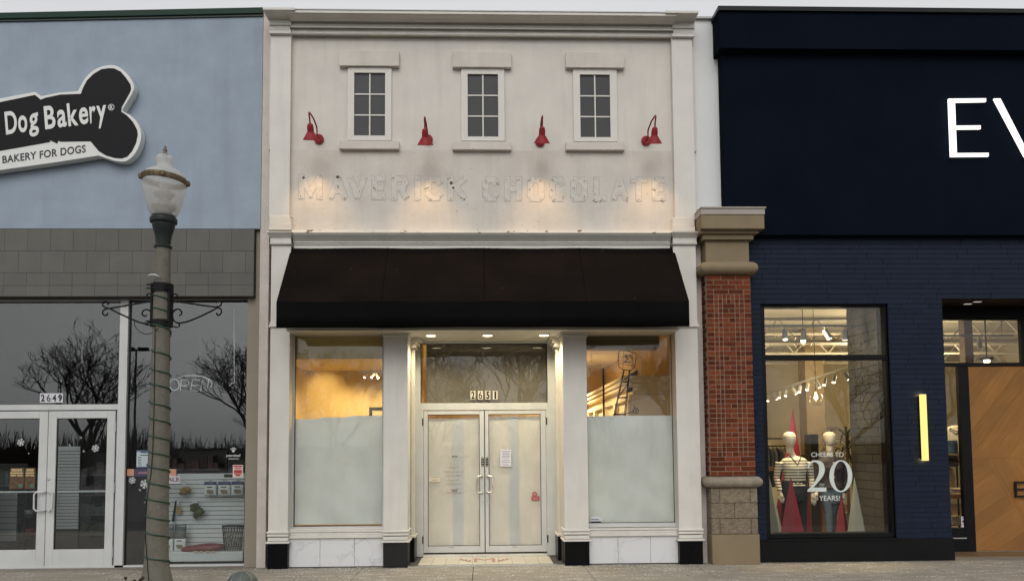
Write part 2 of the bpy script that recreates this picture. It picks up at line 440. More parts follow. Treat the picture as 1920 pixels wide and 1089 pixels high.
for (a, b_, dy) in ((506.5, 544, 0), (1262.5, 1301, 6)):
    p = part(MB().pbox(a, 62+dy, b_, 408+dy*.5, -.085, .3), 'pilaster', m_trim)
    c = stack(MB(), [(a-14, b_+9, 14+dy, 19+dy, -.33), (a-13, b_+8, a-3, b_+1.5, 19+dy, 37+dy, -.32, -.14), (a-2, b_+2, 37+dy, 47+dy, -.13),
                     (a, b_, 47+dy, 57+dy, -.105), (a-2, b_+1.5, 57+dy, 63+dy, -.135)], .25)
    part(c, 'capital', m_trim, p, bevel=.006)
    c = stack(MB(), [(a-1.5, b_+1.5, 405+dy*.5, 421+dy*.5, -.105), (a-2.5, b_+2.5, 421+dy*.5, 431+dy*.4, -.15)], .25)
    part(c, 'base_moulding', m_trim_worn, p, bevel=.006)

# string course: worn lit ledge, shaded cove below
g = MB(); zl = lambda py: wz(py, -.15, 905)
g.profile([(.1, zl(427.5)), (-.03, zl(428.5)), (-.05, zl(430)), (-.135, zl(430.5)), (-.14, zl(435.6)), (-.165, zl(435.8)), (-.165, zl(437.5)), (.1, zl(437.5))], wx(546.5, 433, -.15), wx(1265, 433, -.15))
part(g, 'string_course', m_trim_worn)
g = MB()
g.profile([(.1, zl(437.7)), (-.15, zl(437.7)), (-.145, zl(440)), (-.12, zl(443)), (-.085, zl(447)), (-.065, zl(450)), (-.065, zl(452)), (-.05, zl(452.4)), (-.05, zl(455)),
           (-.035, zl(455.4)), (-.035, zl(466)), (.1, zl(466))], wx(549, 450, -.1), wx(1258, 450, -.1))
part(g, 'shaded_moulding', m_trim, smooth=True, sm_angle=30)

# lower pilasters
LOW = [(505.0, 541.5, 437, 0, True), (719.5, 764.3, 0, -2, False), (1056.8, 1101.3, 0, -4, False), (1269.5, 1312, 437, -5, True)]
for a, b_, top, dy, outer in LOW:
    x0, x1 = wx(a, 800, -.1), wx(b_, 800, -.1)
    y_top = wz(450, -.1, a) if outer else wz(625, -.1, a)
    g = MB(); g.box(x0, x1, -.1, .26, wz(1003+dy, -.1, a), y_top); p = part(g, 'pilaster', m_trim)
    P = lambda py, Y=-.1: wz(py, Y, (a+b_)/2)
    c = MB()
    if outer:
        ext = .03
        def prism_cap(z1, z0, e1, e0, Y1, Y0):
            c.add([(x0-e0, Y0, z0), (x1+e0, Y0, z0), (x1+e0, .26, z0), (x0-e0, .26, z0), (x0-e1, Y1, z1), (x1+e1, Y1, z1), (x1+e1, .26, z1), (x0-e1, .26, z1)],
                  [(0, 3, 2, 1), (4, 5, 6, 7), (0, 1, 5, 4), (1, 2, 6, 5), (2, 3, 7, 6), (3, 0, 4, 7)])
        prism_cap(P(437.8), P(439.5), .045, .045, -.20, -.20); prism_cap(P(439.5), P(447), .04, .012, -.195, -.135)
        prism_cap(P(447), P(456), .008, .008, -.13, -.13); prism_cap(P(456), P(459), .016, .012, -.14, -.135)
        part(c, 'capital', m_trim, p)
        c = MB(); c.box(x0-.008, x1+.008, -.115, .25, P(609), P(603)); c.box(x0-.018, x1+.018, -.13, .25, P(613), P(609))
        part(c, 'band', m_trim, p)
    else:
        for z1, z0, e, Y in ((P(616), P(621), .065, -.165), (P(621), P(626), .045, -.145), (P(626), P(632), .018, -.12)):
            c.box(x0-e, x1+e, Y, .25, z0, z1)
        part(c, 'capital', m_trim, p, bevel=.012)
    c = MB()
    for k, (a0, a1, e) in enumerate(((995.5, 999.5, .02), (1001, 1005.5, .014), (1007, 1014, .006), (1014.5, 1018.3, .03))):
        c.box(x0-e, x1+e, -.1-e-.006, .25, P(a1+dy), P(a0+dy))
    part(c, 'base_moulding', m_trim, p, bevel=.008)
    c = MB(); c.box(x0-.004, x1+.004, -.112, .25, 0.0, P(1018.5+dy)); part(c, 'plinth', m_black_soft if 700 < a < 760 else m_black, p, bevel=.006)

# marble kick panels, sills and display windows
def marble():
    m = bpy.data.materials.new('white marble'); t, b = nodes(m)
    v = objvec(t, (1, 1, 1), (0, 0, 0))
    n0 = t.nodes.new('ShaderNodeTexNoise'); n0.inputs['Scale'].default_value = 2.2; n0.inputs['Detail'].default_value = 7; t.links.new(v, n0.inputs[0])
    d = t.nodes.new('ShaderNodeMath'); d.operation = 'SUBTRACT'; d.inputs[1].default_value = .5; t.links.new(n0.outputs[0], d.inputs[0])
    ab = t.nodes.new('ShaderNodeMath'); ab.operation = 'ABSOLUTE'; t.links.new(d.outputs[0], ab.inputs[0])
    k = noise(t, 1.5, 3)
    th = ramp(t, k, .45, .62)
    vein = ramp(t, ab.outputs[0], .0, .022, (1, 1, 1, 1), (0, 0, 0, 1))
    mk = t.nodes.new('ShaderNodeMath'); mk.operation = 'MULTIPLY'; t.links.new(vein, mk.inputs[0]); t.links.new(th, mk.inputs[1])
    mk2 = t.nodes.new('ShaderNodeMath'); mk2.operation = 'MULTIPLY'; mk2.inputs[1].default_value = .36; t.links.new(mk.outputs[0], mk2.inputs[0])
    c = mixc(t, mk2.outputs[0], (.66, .665, .67), (.30, .30, .31))
    t.links.new(c, b.inputs['Base Color']); b.inputs['Roughness'].default_value = .3
    return m
m_marble = marble()
for side, xa, xb, joints, dy in ((0, 541.5, 719.5, (600, 664.5), 0), (1, 1101.3, 1275, (1159, 1220), -4)):
    g = MB(); ed = [xa]+list(joints)+[xb]
    for i in range(3):
        g.box(wx(ed[i], 1035, -.02)+(.002 if i else 0), wx(ed[i+1], 1035, -.02)-.002, -.02, .26, .012, wz(1008+dy, -.02, (xa+xb)/2))
    kp = part(g, 'marble_panel', m_marble, bevel=.002)
    g = MB(); g.box(wx(xa, 1035, 0), wx(xb, 1035, 0), 0, .25, 0, wz(1008+dy, 0, (xa+xb)/2)); part(g, 'panel_backing', m_dark, kp)
    P = lambda py: wz(py+dy, -.06, (xa+xb)/2)
    g = MB()
    for a0, a1, Y in ((991, 994, .0), (994, 997.5, -.05), (998, 1002.5, -.04), (1002.5, 1008.5, -.055)):
        g.box(wx(xa-1, 1000, Y), wx(xb+1, 1000, Y), Y, .26, P(a1), P(a0))
    sill = part(g, 'sill', m_trim, bevel=.006)
YG = .13
for side, (gx0, gy0, gx1, gy1, jx0, jx1, top) in enumerate(((552.2, 627, 717.5, 986, 541, 721, 615), (1101, 626.5, 1262.2, 979.5, 1100, 1270, 613))):
    x0, x1, z0, z1 = rect(gx0, gy0, gx1, gy1, YG)
    f = MB(); t_ = .045
    for a in ((x0-t_, x0, z0-t_, z1+t_), (x1, x1+t_, z0-t_, z1+t_), (x0, x1, z0-t_, z0), (x0, x1, z1, z1+t_)):
        f.box(a[0], a[1], YG-.03, YG+.06, a[2], a[3])
    fr = part(f, 'display_window', m_alu, bevel=.003)
    f = MB(); e = .006                                            # dark rubber gasket round the pane
    for a in ((x0, x0+e, z0, z1), (x1-e, x1, z0, z1), (x0+e, x1-e, z0, z0+e), (x0+e, x1-e, z1-e, z1)):
        f.box(a[0], a[1], YG-.002, YG+.03, a[2], a[3])
    part(f, 'gasket', m_dark, fr)
    f = MB(); f.box(x0, x1, YG+.005, YG+.013, z0, z1); part(f, 'pane', m_glass, fr)
    # jambs and head closing the opening round the frame
    jx0w, jx1w = wx(jx0, 800, -.05), wx(jx1, 800, -.05)
    f = MB(); f.box(jx0w-.02, x0-t_, .02, .26, z0-.2, z1+.3); f.box(x1+t_, jx1w+.02, .02, .26, z0-.2, z1+.3)
    f.box(x0-t_, x1+t_, .02, .26, z1+t_, z1+.32); f.box(x0-t_, x1+t_, .0, .26, z0-.12, z0-t_)
    part(f, 'jamb', m_alu, fr)

# upper windows
UP = [(652, 127, 734, 263.5, 664, 137, 722, 254.5, 636, 95, 748, 123.5, 264, 279), (865, 127, 946, 264.5, 877, 139.5, 934, 256.5, 848.5, 97, 958.5, 126, 265.5, 280.5),
      (1075, 127.5, 1157, 265.5, 1088, 140.5, 1144, 257.5, 1061, 98, 1171, 127, 266.5, 281)]
for fx0, fy0, fx1, fy1, px0, py0, px1, py1, lx0, ly0, lx1, ly1, sy0, sy1 in UP:
    X0, X1, Z0, Z1 = rect(fx0, fy0, fx1, fy1, -.03); x0, x1, z0, z1 = rect(px0, py0, px1, py1, -.03)
    f = MB()
    for q in ([(X0, Z0), (x0, z0), (x0, z1), (X0, Z1)], [(X1, Z0), (X1, Z1), (x1, z1), (x1, z0)], [(X0, Z0), (X1, Z0), (x1, z0), (x0, z0)], [(X0, Z1), (x0, z1), (x1, z1), (X1, Z1)]):
        f.prism(q, -.035, .01)
    fr = part(f, 'upper_window', m_trim, bevel=.0025)
    mx = (x0+x1)/2; f = MB(); hw = .0095
    f.box(mx-hw, mx+hw, -.018, .0, z0, z1)
    for k in (1, 2):
        zc_ = z1+(z0-z1)*k/3
        f.box(x0, mx-hw, -.016, .0, zc_-hw, zc_+hw); f.box(mx+hw, x1, -.016, .0, zc_-hw, zc_+hw)
    part(f, 'muntins', m_trim, fr)
    f = MB(); f.box(x0, x1, -.006, .002, z0, z1); part(f, 'pane', m_pane_grey, fr)
    f = MB().pbox(lx0, ly0, lx1, ly1, -.075, .1); part(f, 'lintel', m_white_low, fr, bevel=.004)
    f = MB().pbox(lx0, sy0, lx1, sy1, -.085, .1); part(f, 'sill', m_white_low, fr, bevel=.004)

# ghost of the old lettering left in the plaster
GH = [('M', 559, 605, 326.5, 374), ('A', 615, 652, 328, 375), ('V', 651, 689, 328, 375), ('E', 696, 723, 328.5, 375.5), ('R', 733, 767, 329, 376), ('I', 776.5, 789, 329, 376),
      ('C', 797, 831, 330, 377), ('K', 839, 876, 329.5, 376.5), ('C', 904, 936, 331, 378), ('H', 945, 979, 331, 378), ('O', 988, 1021, 331, 378.5), ('C', 1030, 1061, 331.5, 378.5),
      ('O', 1069, 1102, 331.5, 378.5), ('L', 1112, 1138, 331.5, 378), ('A', 1145, 1179, 331.5, 378), ('T', 1181, 1214, 331.5, 378), ('E', 1222, 1248, 331.5, 377.5)]
m_ghost_edge = mat('dirt outline', (.465, .43, .385), .9, .12, 14); m_ghost = mat('bare plaster', (.575, .545, .495), .85, .10, 14, bump=.5, bscale=60); m_hole = mat('screw hole rust', (.10, .075, .05), .9, .3, 30)
rg = random.Random(3)
BL = {'M': [[(0, 1), (0, 0)], [(0, 0), (.5, .8)], [(.5, .8), (1, 0)], [(1, 0), (1, 1)]], 'A': [[(0, 1), (.5, 0)], [(.5, 0), (1, 1)], [(.25, .68), (.75, .68)]], 'V': [[(0, 0), (.5, 1)], [(.5, 1), (1, 0)]],
      'E': [[(0, 0), (0, 1)], [(0, 0), (1, 0)], [(0, .5), (.8, .5)], [(0, 1), (1, 1)]], 'R': [[(0, 0), (0, 1)], [(0, 0), (.75, 0)], [(.75, 0), (1, .2)], [(1, .2), (.75, .5)], [(0, .5), (.75, .5)], [(.5, .5), (1, 1)]], 'I': [[(.5, 0), (.5, 1)]],
      'C': [[(1, .2), (.75, 0)], [(.75, 0), (.25, 0)], [(.25, 0), (0, .22)], [(0, .22), (0, .78)], [(0, .78), (.25, 1)], [(.25, 1), (.75, 1)], [(.75, 1), (1, .8)]], 'K': [[(0, 0), (0, 1)], [(0, .6), (1, 0)], [(.35, .4), (1, 1)]],
      'H': [[(0, 0), (0, 1)], [(1, 0), (1, 1)], [(0, .5), (1, .5)]], 'L': [[(0, 0), (0, 1)], [(0, 1), (1, 1)]], 'T': [[(0, 0), (1, 0)], [(.5, 0), (.5, 1)]],
      'O': [[(.75, 0), (.25, 0)], [(.25, 0), (0, .22)], [(0, .22), (0, .78)], [(0, .78), (.25, 1)], [(.25, 1), (.75, 1)], [(.75, 1), (1, .78)], [(1, .78), (1, .22)], [(1, .22), (.75, 0)]]}
def block(mb, ch, a, b_, c, d, sw, Y, dep):
    h = sw/2; k = 0
    for p, q in BL[ch]:
        P, Q = [Vector((a+h+(b_-a-sw)*u, c+h+(d-c-sw)*v)) for u, v in (p, q)]
        t_ = (Q-P).normalized(); n_ = Vector((-t_.y, t_.x))*h; e = t_*h*(1 if abs(t_.x) < .05 or abs(t_.y) < .05 else .55)
        k += 1
        mb.prism([w(v.x, v.y, Y) for v in (P-e+n_, P-e-n_, Q+e-n_, Q+e+n_)], Y-dep-k*.00006, Y)
for ch, a, b_, c, d in GH:
    o1, o2, holes, cracks = MB(), MB(), [], []
    block(o1, ch, a, b_, c, d, 12.2, -.0125, .0015); block(o2, ch, a+1.3, b_-1.3, c+1.3, d-1.3, 9.8, -.0142, .0012)
    spots = {'M': [(.1, .9), (.1, .1), (.5, .12), (.9, .1), (.88, .92)], 'A': [(.5, .88), (.12, .1), (.85, .1), (.5, .6)], 'V': [(.18, .9), (.85, .85), (.5, .12), (.62, .35)],
             'I': [(.5, .85), (.5, .1)], 'T': [(.15, .93), (.85, .93), (.5, .1)], 'L': [(.15, .92), (.15, .3), (.15, .1), (.7, .08)], 'H': [(.15, .9), (.85, .9), (.15, .1), (.85, .1)],
             'E': [(.2, .92), (.8, .92), (.2, .5), (.2, .1), (.75, .1)], 'R': [(.15, .92), (.8, .7), (.15, .1), (.85, .1)], 'K': [(.15, .9), (.8, .9), (.15, .1), (.85, .1)],
             'C': [(.2, .85), (.85, .75), (.12, .5), (.3, .08), (.85, .2)], 'O': [(.2, .85), (.8, .85), (.5, .95), (.2, .15), (.8, .15), (.12, .5)]}[ch]
    for u, v in spots:
        x, z = w(a+(b_-a)*u+rg.uniform(-1, 1), d-(d-c)*v+rg.uniform(-1, 1), -.018)
        r = rg.uniform(.022, .034)
        o2.disc(x, -.0172-rg.random()*.001, z, r, .003, 12)
        holes.append(MB().disc(x+rg.uniform(-.006, .006), -.0195, z+rg.uniform(-.01, .01), rg.uniform(.004, .0075), .004, 8))
        if rg.random() < .35: cracks.append(MB().tube([(x, -.0175, z), (x+rg.uniform(-.03, .03), -.0175, z+rg.uniform(-.03, .03)), (x+rg.uniform(-.05, .05), -.0175, z+rg.uniform(-.05, .03))], .003, 4))
    for hx_, hy_, r in ((569, 333, .022), (846, 343, .03), (850, 352, .022), (633, 332, .03)):
        if a < hx_ < b_:
            x, z = w(hx_, hy_, -.02); holes.append(MB().disc(x, -.0192, z, r*.8, .004, 9))
    gl = part(o1, 'ghost_letter', m_ghost_edge); part(o2, 'bare_plaster', m_ghost, gl); [part(h_, 'screw_hole', m_hole, gl) for h_ in holes]
    [part(h_, 'crack', m_hole, gl) for h_ in cracks]

# entrance recess
YD = .8
z_sof = wz(640.5, YD); xl_in, xr_in = wx(764.3, 800, -.1), wx(1056.8, 800, -.1)
xa, xb = wx(774.5, 830, YD), wx(1041, 830, YD)
revs = []
for s_, xi, xo in ((-1, xl_in, xa), (1, xr_in, xb)):
    e = s_*.05
    g = MB(); g.add([(xi, .26, 0), (xo+s_*.02, YD, 0), (xo+s_*.02, YD, z_sof), (xi, .26, z_sof), (xi+e, .26, 0), (xo+s_*.02+e, YD+.06, 0), (xo+s_*.02+e, YD+.06, z_sof), (xi+e, .26, z_sof)],
                    [(0, 1, 2, 3), (7, 6, 5, 4), (0, 3, 7, 4), (1, 5, 6, 2), (3, 2, 6, 7), (0, 4, 5, 1)])
    revs.append(part(g, 'entrance_wall', m_cream))
for s, x, rev in ((-1, xl_in, revs[0]), (1, xr_in, revs[1])):                            # half pilasters, brackets and plinths inside the recess
    g = MB(); xc = xa if s < 0 else xb
    g.box(min(x, x-s*.05), max(x, x-s*.05), .40, .56, .0, z_sof-.15); part(g, 'pilaster', m_cream, rev, bevel=.006)
    g = MB()
    for k, (zq, e) in enumerate(((.15, .03), (.10, .06), (.045, .10))):
        g.box(min(x+s*.02, x-s*(.05+e)), max(x+s*.02, x-s*(.05+e)), .27, .70, z_sof-zq, z_sof-zq+.055)
    part(g, 'bracket', m_cream, rev, bevel=.01)
    g = MB(); g.box(min(x+s*.01, x-s*.06), max(x+s*.01, x-s*.06), .30, .68, .0, .36); part(g, 'plinth', m_black, rev, bevel=.005)
    g = MB(); g.box(min(x+s*.01, x-s*.075), max(x+s*.01, x-s*.075), .29, .69, .36, .39); part(g, 'base_moulding', m_cream, rev, bevel=.006)
g = MB(); g.box(wx(548, 620, .0), wx(1262, 620, 0), -.34, .255, z_sof, z_sof+.06); g.box(xl_in-.1, xr_in+.1, .255, YD+.1, z_sof, z_sof+.06)
part(g, 'entrance_ceiling', m_cream)
# frame of the doors and the transom light over them
fr = MB()
def fbox(mb, a, b_, c, d, Y, dep): mb.pbox(a, b_, c, d, Y, dep)
x788, x1026 = wx(788.6, 700, YD), wx(1026.2, 700, YD); x774, x1041 = xa-.03, xb+.03
zt0, zt1 = wz(755.5, YD), wz(644, YD); zd = wz(768.5, YD); x794, x1024 = wx(794, 900, YD), wx(1024.5, 900, YD)
fr.box(x774, x788, YD-.03, YD+.08, zd, z_sof); fr.box(x1026, x1041, YD-.03, YD+.08, zd, z_sof)
fr.box(x788, x1026, YD-.03, YD+.08, zt1, z_sof); fr.box(x788, x1026, YD-.03, YD+.08, zd, zt0)
fr.box(x774, x794, YD-.03, YD+.08, 0.02, zd); fr.box(x1024, x1041, YD-.03, YD+.08, 0.02, zd)
ent = part(fr, 'door_frame', m_alu, bevel=.004)
f = MB(); f.box(x788, x1026, YD+.02, YD+.028, zt0, zt1); part(f, 'pane', m_glass, ent)
f = MB(); e = .008
for a in ((x788, x788+e, zt0, zt1), (x1026-e, x1026, zt0, zt1), (x788+e, x1026-e, zt1-e, zt1)): f.box(a[0], a[1], YD, YD+.05, a[2], a[3])
part(f, 'gasket', m_dark, ent)
f = MB(); f.box(x794, x1024, YD-.05, YD+.10, .0, wz(1037, YD)); part(f, 'threshold', m_steel, ent)
ZB = wz(1034.5, YD)
for s, a, b_, ga, gb in ((0, 794.5, 908.2, 802.3, 899.6), (1, 909.8, 1024.2, 916.5, 1014.5)):
    x0, x1 = wx(a, 900, YD), wx(b_, 900, YD); g0, g1 = wx(ga, 900, YD), wx(gb, 900, YD); zg0, zg1 = wz(1022.5, YD), wz(776.5, YD)
    zt = zd-.006
    f = MB(); f.box(x0, g0, YD-.02, YD+.03, ZB, zt); f.box(g1, x1, YD-.02, YD+.03, ZB, zt); f.box(g0, g1, YD-.02, YD+.03, ZB, zg0); f.box(g0, g1, YD-.02, YD+.03, zg1, zt)
    d = part(f, 'entrance_door', m_alu, bevel=.004)
    f = MB(); e = .007
    for q in ((g0, g0+e, zg0, zg1), (g1-e, g1, zg0, zg1), (g0+e, g1-e, zg0, zg0+e), (g0+e, g1-e, zg1-e, zg1)): f.box(q[0], q[1], YD-.005, YD+.02, q[2], q[3])
    part(f, 'gasket', m_dark, d)
    f = MB(); f.box(g0, g1, YD+.004, YD+.010, zg0, zg1); part(f, 'pane', m_glass, d)
    hx = wx(904 if s == 0 else 913, 905, YD-.06); ox = wx(894.2 if s == 0 else 922.8, 905, YD-.06)
    hz1, hz0 = wz(892, YD-.06), wz(922.5, YD-.06); sg = 1 if ox > hx else -1
    f = MB(); f.tube([(hx, YD-.015, hz1), (hx, YD-.055, hz1), (hx+sg*.02, YD-.065, hz1), (ox-sg*.02, YD-.065, hz1), (ox, YD-.065, hz1-.02), (ox, YD-.065, hz0+.02), (ox-sg*.02, YD-.065, hz0),
                      (hx+sg*.02, YD-.065, hz0), (hx, YD-.055, hz0), (hx, YD-.015, hz0)], .0125, 8); part(f, 'handle', m_steel, d, smooth=True)
    f = MB(); f.disc(wx(904.3 if s == 0 else 913.4, 937, YD), YD-.026, wz(935 if s else 938, YD), .016 if s else .011, .012); part(f, 'lock', m_steel, d)
    hx2 = x0-.012 if s == 0 else x1+.012
    for zz_ in (wz(790, YD), wz(1010, YD)):
        f = MB(); f.tube([(hx2, YD-.03, zz_-.055), (hx2, YD-.03, zz_+.055)], .010, 8); part(f, 'hinge', m_dark, d)
    f = MB(); cx = wx(904.8 if s == 0 else 913, 865, YD); zA, zB2 = wz(856.5, YD), wz(874.5, YD); r = .019
    f.prism([(cx+r*math.cos(t), zA-r+r*math.sin(t)) for t in [math.pi*k/8 for k in range(9)]]+[(cx+r*math.cos(t), zB2+r+r*math.sin(t)) for t in [math.pi+math.pi*k/8 for k in range(9)]], YD-.0235, YD-.0195)
    pd = part(f, 'label_strip', m_black, d)
    f = MB()
    for k in range(4): f.disc(cx, YD-.0255, zA+(zB2-zA)*(k+.5)/4, .0085, .003, 10)
    part(f, 'mark', mat('white print', (.6, .6, .58), .5), pd)
    f = MB()
    f.pbox(*( (843, 1024.5, 851, 1026.5) if s == 0 else (961, 1023.5, 969, 1025.5)), YD-.0235, .01); part(f, 'maker_plate', m_alu_shade, d)

f = MB(); f.box(x794-.01, x1024+.01, YD+.045, YD+.06, 0, ZB+.02); f.box(wx(900, 900, YD), wx(918, 900, YD), YD+.045, YD+.055, ZB, zd); part(f, 'weather_strip', m_dark, ent)
# entrance floor: cream tiles, dark mat border, metal strip, worn red monogram
g = MB(); g.box(xl_in-.05, xr_in+.05, -.08, YD+.05, .0, .010); part(g, 'entrance_floor', mat('dark grit floor', (.07, .065, .06), .8, .3, 20, speck=(60, .66, (.3, .28, .25))))
g = MB(); tx0, tx1 = wx(783, 1057, -.0), wx(1038, 1054, 0); n = 10
for i in range(n):
    a = tx0+(tx1-tx0)*i/n; b_ = tx0+(tx1-tx0)*(i+1)/n
    for y0, y1 in ((.02, .37), (.374, .74)): g.box(a+.002, b_-.002, y0, y1, .004, .016)
fl = part(g, 'floor_tiles', mat('cream floor tile', (.60, .55, .44), .45, .06, 3, island=.05))
g = MB(); g.box(xl_in+.0, xr_in-.0, -.10, -.02, .0, .014); part(g, 'metal_strip', m_steel, fl)
g = MB()
def flat_text(body, x0, x1, y0, y1, z, bold):
    vs, fs = glyphs(body, bold); g.add([(x0+(x1-x0)*u, y0+(y1-y0)*v, z+(.002 if q > 0 else -.001)) for u, v, q in vs], fs)
flat_text('M', -.14, .17, .22, .58, .0165, 0)
for sgn in (-1, 1):
    for k in range(3): g.tube([(.015+sgn*(.19+.06*k), .25+.09*k, .0165), (.015+sgn*(.26+.05*k), .3+.08*k, .0165), (.015+sgn*(.2+.06*k), .36+.07*k, .0165)], .011, 5)
part(g, 'floor_monogram', mat('worn red paint', (.42, .25, .20), .7, .3, 30), fl)

# ------------------------------------------------------------------ awning
AW = thing('awning', 'wide black canvas awning with a straight valance over the shop front', 'awning', (0, 0, wz(463, 0)))
YA = -.76
ax0, ax1 = wx(519, 580, YA), wx(1291.5, 580, YA)
za_t, za_m, za_b = wz(463.5, -.02), wz(565, YA), wz(613.5, YA)
g = MB(); N = 40; M_ = 10
def sag(u, v): return -.012*math.sin(math.pi*v)*(.5+.5*math.cos(u*math.pi*6))-.004*math.sin(u*23+v*5)
vs = []; fs = []
for j in range(M_+1):
    v = j/M_
    for i in range(N+1):
        u = i/N
        vs.append((ax0+(ax1-ax0)*u, -.02+(YA+.02)*v, za_t+(za_m-za_t)*v+sag(u, v)))
k = len(vs)
vs += [(x, y+.006, z-.012) for x, y, z in vs]
W_ = N+1
for j in range(M_):
    for i in range(N):
        q = (j*W_+i, j*W_+i+1, (j+1)*W_+i+1, (j+1)*W_+i); fs += [q, tuple(k+t for t in reversed(q))]
g.add(vs, fs)
part(g, 'canopy', m_awning, AW, smooth=True)
for x in (ax0, ax1):
    g = MB(); s = -.006 if x == ax0 else .006
    P3 = [(-.02, za_t), (YA, za_m), (YA, za_b), (-.02, za_b+.20)]
    a = [(x, p[0], p[1]) for p in P3]; b_ = [(x+s, p[0], p[1]) for p in P3]
    g.add(a+b_, [(0, 1, 2, 3), (7, 6, 5, 4), (0, 4, 5, 1), (1, 5, 6, 2), (2, 6, 7, 3), (3, 7, 4, 0)]); part(g, 'side_panel', m_awning, AW)
g = MB(); vs = []; fs = []; NV = 60
for j, (z, off) in enumerate(((za_m, 0), ((za_m+za_b)/2, .004), (za_b, .008))):
    for i in range(NV+1):
        u = i/NV; vs.append((ax0+(ax1-ax0)*u, YA-.001-off*math.sin(u*41)*.8, z+(.006*math.sin(u*17)*math.sin(u*5) if j == 2 else 0)))
k = len(vs); vs += [(x, y+.01, z) for x, y, z in vs]; W_ = NV+1
for j in range(2):
    for i in range(NV):
        q = (j*W_+i, j*W_+i+1, (j+1)*W_+i+1, (j+1)*W_+i); fs += [q, tuple(k+t for t in reversed(q))]
for i in range(NV): fs.append((2*W_+i, 2*W_+i+1, k+2*W_+i+1, k+2*W_+i))
g.add(vs, fs); part(g, 'valance', mat('black canvas', (.0042, .004, .0042), .8, .3, 2, spec=.05), AW, smooth=True)
g = MB()
for u in (.0, .25, .5, .75, 1.0):
    x = ax0+.02+(ax1-ax0-.04)*u
    g.tube([(x, -.02, za_t-.03), (x, YA+.03, za_m-.03), (x, YA+.03, za_b+.04), (x, -.02, za_b+.26)], .012, 6)
g.tube([(ax0+.01, YA+.03, za_b+.04), (ax1-.01, YA+.03, za_b+.04)], .012, 6); g.tube([(ax0+.01, YA+.03, za_m-.02), (ax1-.01, YA+.03, za_m-.02)], .012, 6)
part(g, 'frame', m_blackmetal, AW)
# seams of the canvas
g = MB()
for u in (.25, .5, .75):
    x = ax0+(ax1-ax0)*u
    g.tube([(x, -.02+(YA+.02)*v-.004, za_t+(za_m-za_t)*v+sag(u, v)+.002) for v in (0, .2, .4, .6, .8, 1)], .004, 4)
part(g, 'seam', m_awning, AW)

# ------------------------------------------------------------------ red gooseneck wall lamps
LAMPS = [(583.5, 213, 598.5, 262, 264.5, 'red gooseneck wall lamp left of the first small window beside the pilaster'),
         (797.6, 221.5, 802.5, 262.5, 274, 'red gooseneck wall lamp between the first and the middle small window'),
         (1016, 219.5, 1012.5, 267, 270.5, 'red gooseneck wall lamp between the middle and the third small window'),
         (1226, 219, 1211, 265, 271, 'red gooseneck wall lamp right of the third small window beside the pilaster')]
TILT = R(21)
for cx, ty, bx_, by, shade_y, lab in LAMPS:
    YL = -.38
    B = wp(bx_, by, 0)
    rim = wp(cx, shade_y-1.5, YL)                                  # centre of the shade's mouth
    L = thing('wall_lamp', lab, 'wall lamp', (B.x, 0, B.z), 'red gooseneck lamps over the old lettering')
    g = MB(); g.disc(B.x, -.03, B.z, .070, .03, 28); g.disc(B.x, -.042, B.z, .052, .012, 24); part(g, 'backplate', m_red, L, smooth=True, sm_angle=35)
    up = Vector((0, -math.sin(TILT), math.cos(TILT)))              # axis of the shade, mouth turned to the wall
    rot = Vector((0, 0, 1)).rotation_difference(up).to_matrix()
    def turned(mb): mb.v = [tuple(rot @ Vector(v)+rim) for v in mb.v]; return mb
    neck = rim+up*.215
    top = wp(cx+(bx_-cx)*.12, ty, (YL+neck.y)/2).z
    pts = []
    P0 = Vector((B.x, -.035, B.z)); 
    ctrl = [P0, P0+Vector((0, -.10, .01)), Vector((B.x+(neck.x-B.x)*.25, -.13, B.z+(top-B.z)*.62)), Vector((B.x+(neck.x-B.x)*.55, -.22, top-.035)), Vector((B.x+(neck.x-B.x)*.75, -.30, top-.012)),
            Vector((neck.x, neck.y-.055, top-.03)), neck+up*.055, neck-up*.01]
    for i in range(len(ctrl)-1):
        p0, p1, p2, p3 = ctrl[max(i-1, 0)], ctrl[i], ctrl[i+1], ctrl[min(i+2, len(ctrl)-1)]
        for k in range(6):
            t_ = k/6; pts.append(.5*((2*p1)+(p2-p0)*t_+(2*p0-5*p1+4*p2-p3)*t_*t_+(3*p1-p0-3*p2+p3)*t_**3))
    pts.append(ctrl[-1])
    g = MB(); g.tube(pts, .0115, 10); part(g, 'arm', m_red, L, smooth=True)
    g = turned(MB().lathe([(.016, .225), (.020, .218), (.034, .208), (.041, .196), (.041, .176), (.045, .172), (.045, .105), (.052, .098), (.058, .090), (.112, .006), (.1145, 0), (.109, .001),
             (.054, .086), (.04, .10), (.02, .11)], (0, 0), 28))
    part(g, 'shade', m_red, L, smooth=True, sm_angle=30)
    g = turned(MB().lathe([(.008, .10), (.016, .095), (.025, .07), (.028, .055), (.022, .035), (.006, .028)], (0, 0), 14))
    part(g, 'bulb', emit('warm bulb', (1, .66, .3), 8), L, smooth=True)
    sd = bpy.data.lights.new('wall_lamp_light', 'SPOT'); sd.energy = 25; sd.color = (1, .60, .24); sd.spot_size = R(78); sd.spot_blend = .9; sd.shadow_soft_size = .03
    so = bpy.data.objects.new('wall_lamp_light', sd); COL.objects.link(so); so.location = rim-up*.004
    so.rotation_euler = Vector((0, .15, -1)).to_track_quat('-Z', 'Y').to_euler(); attach(so, L)

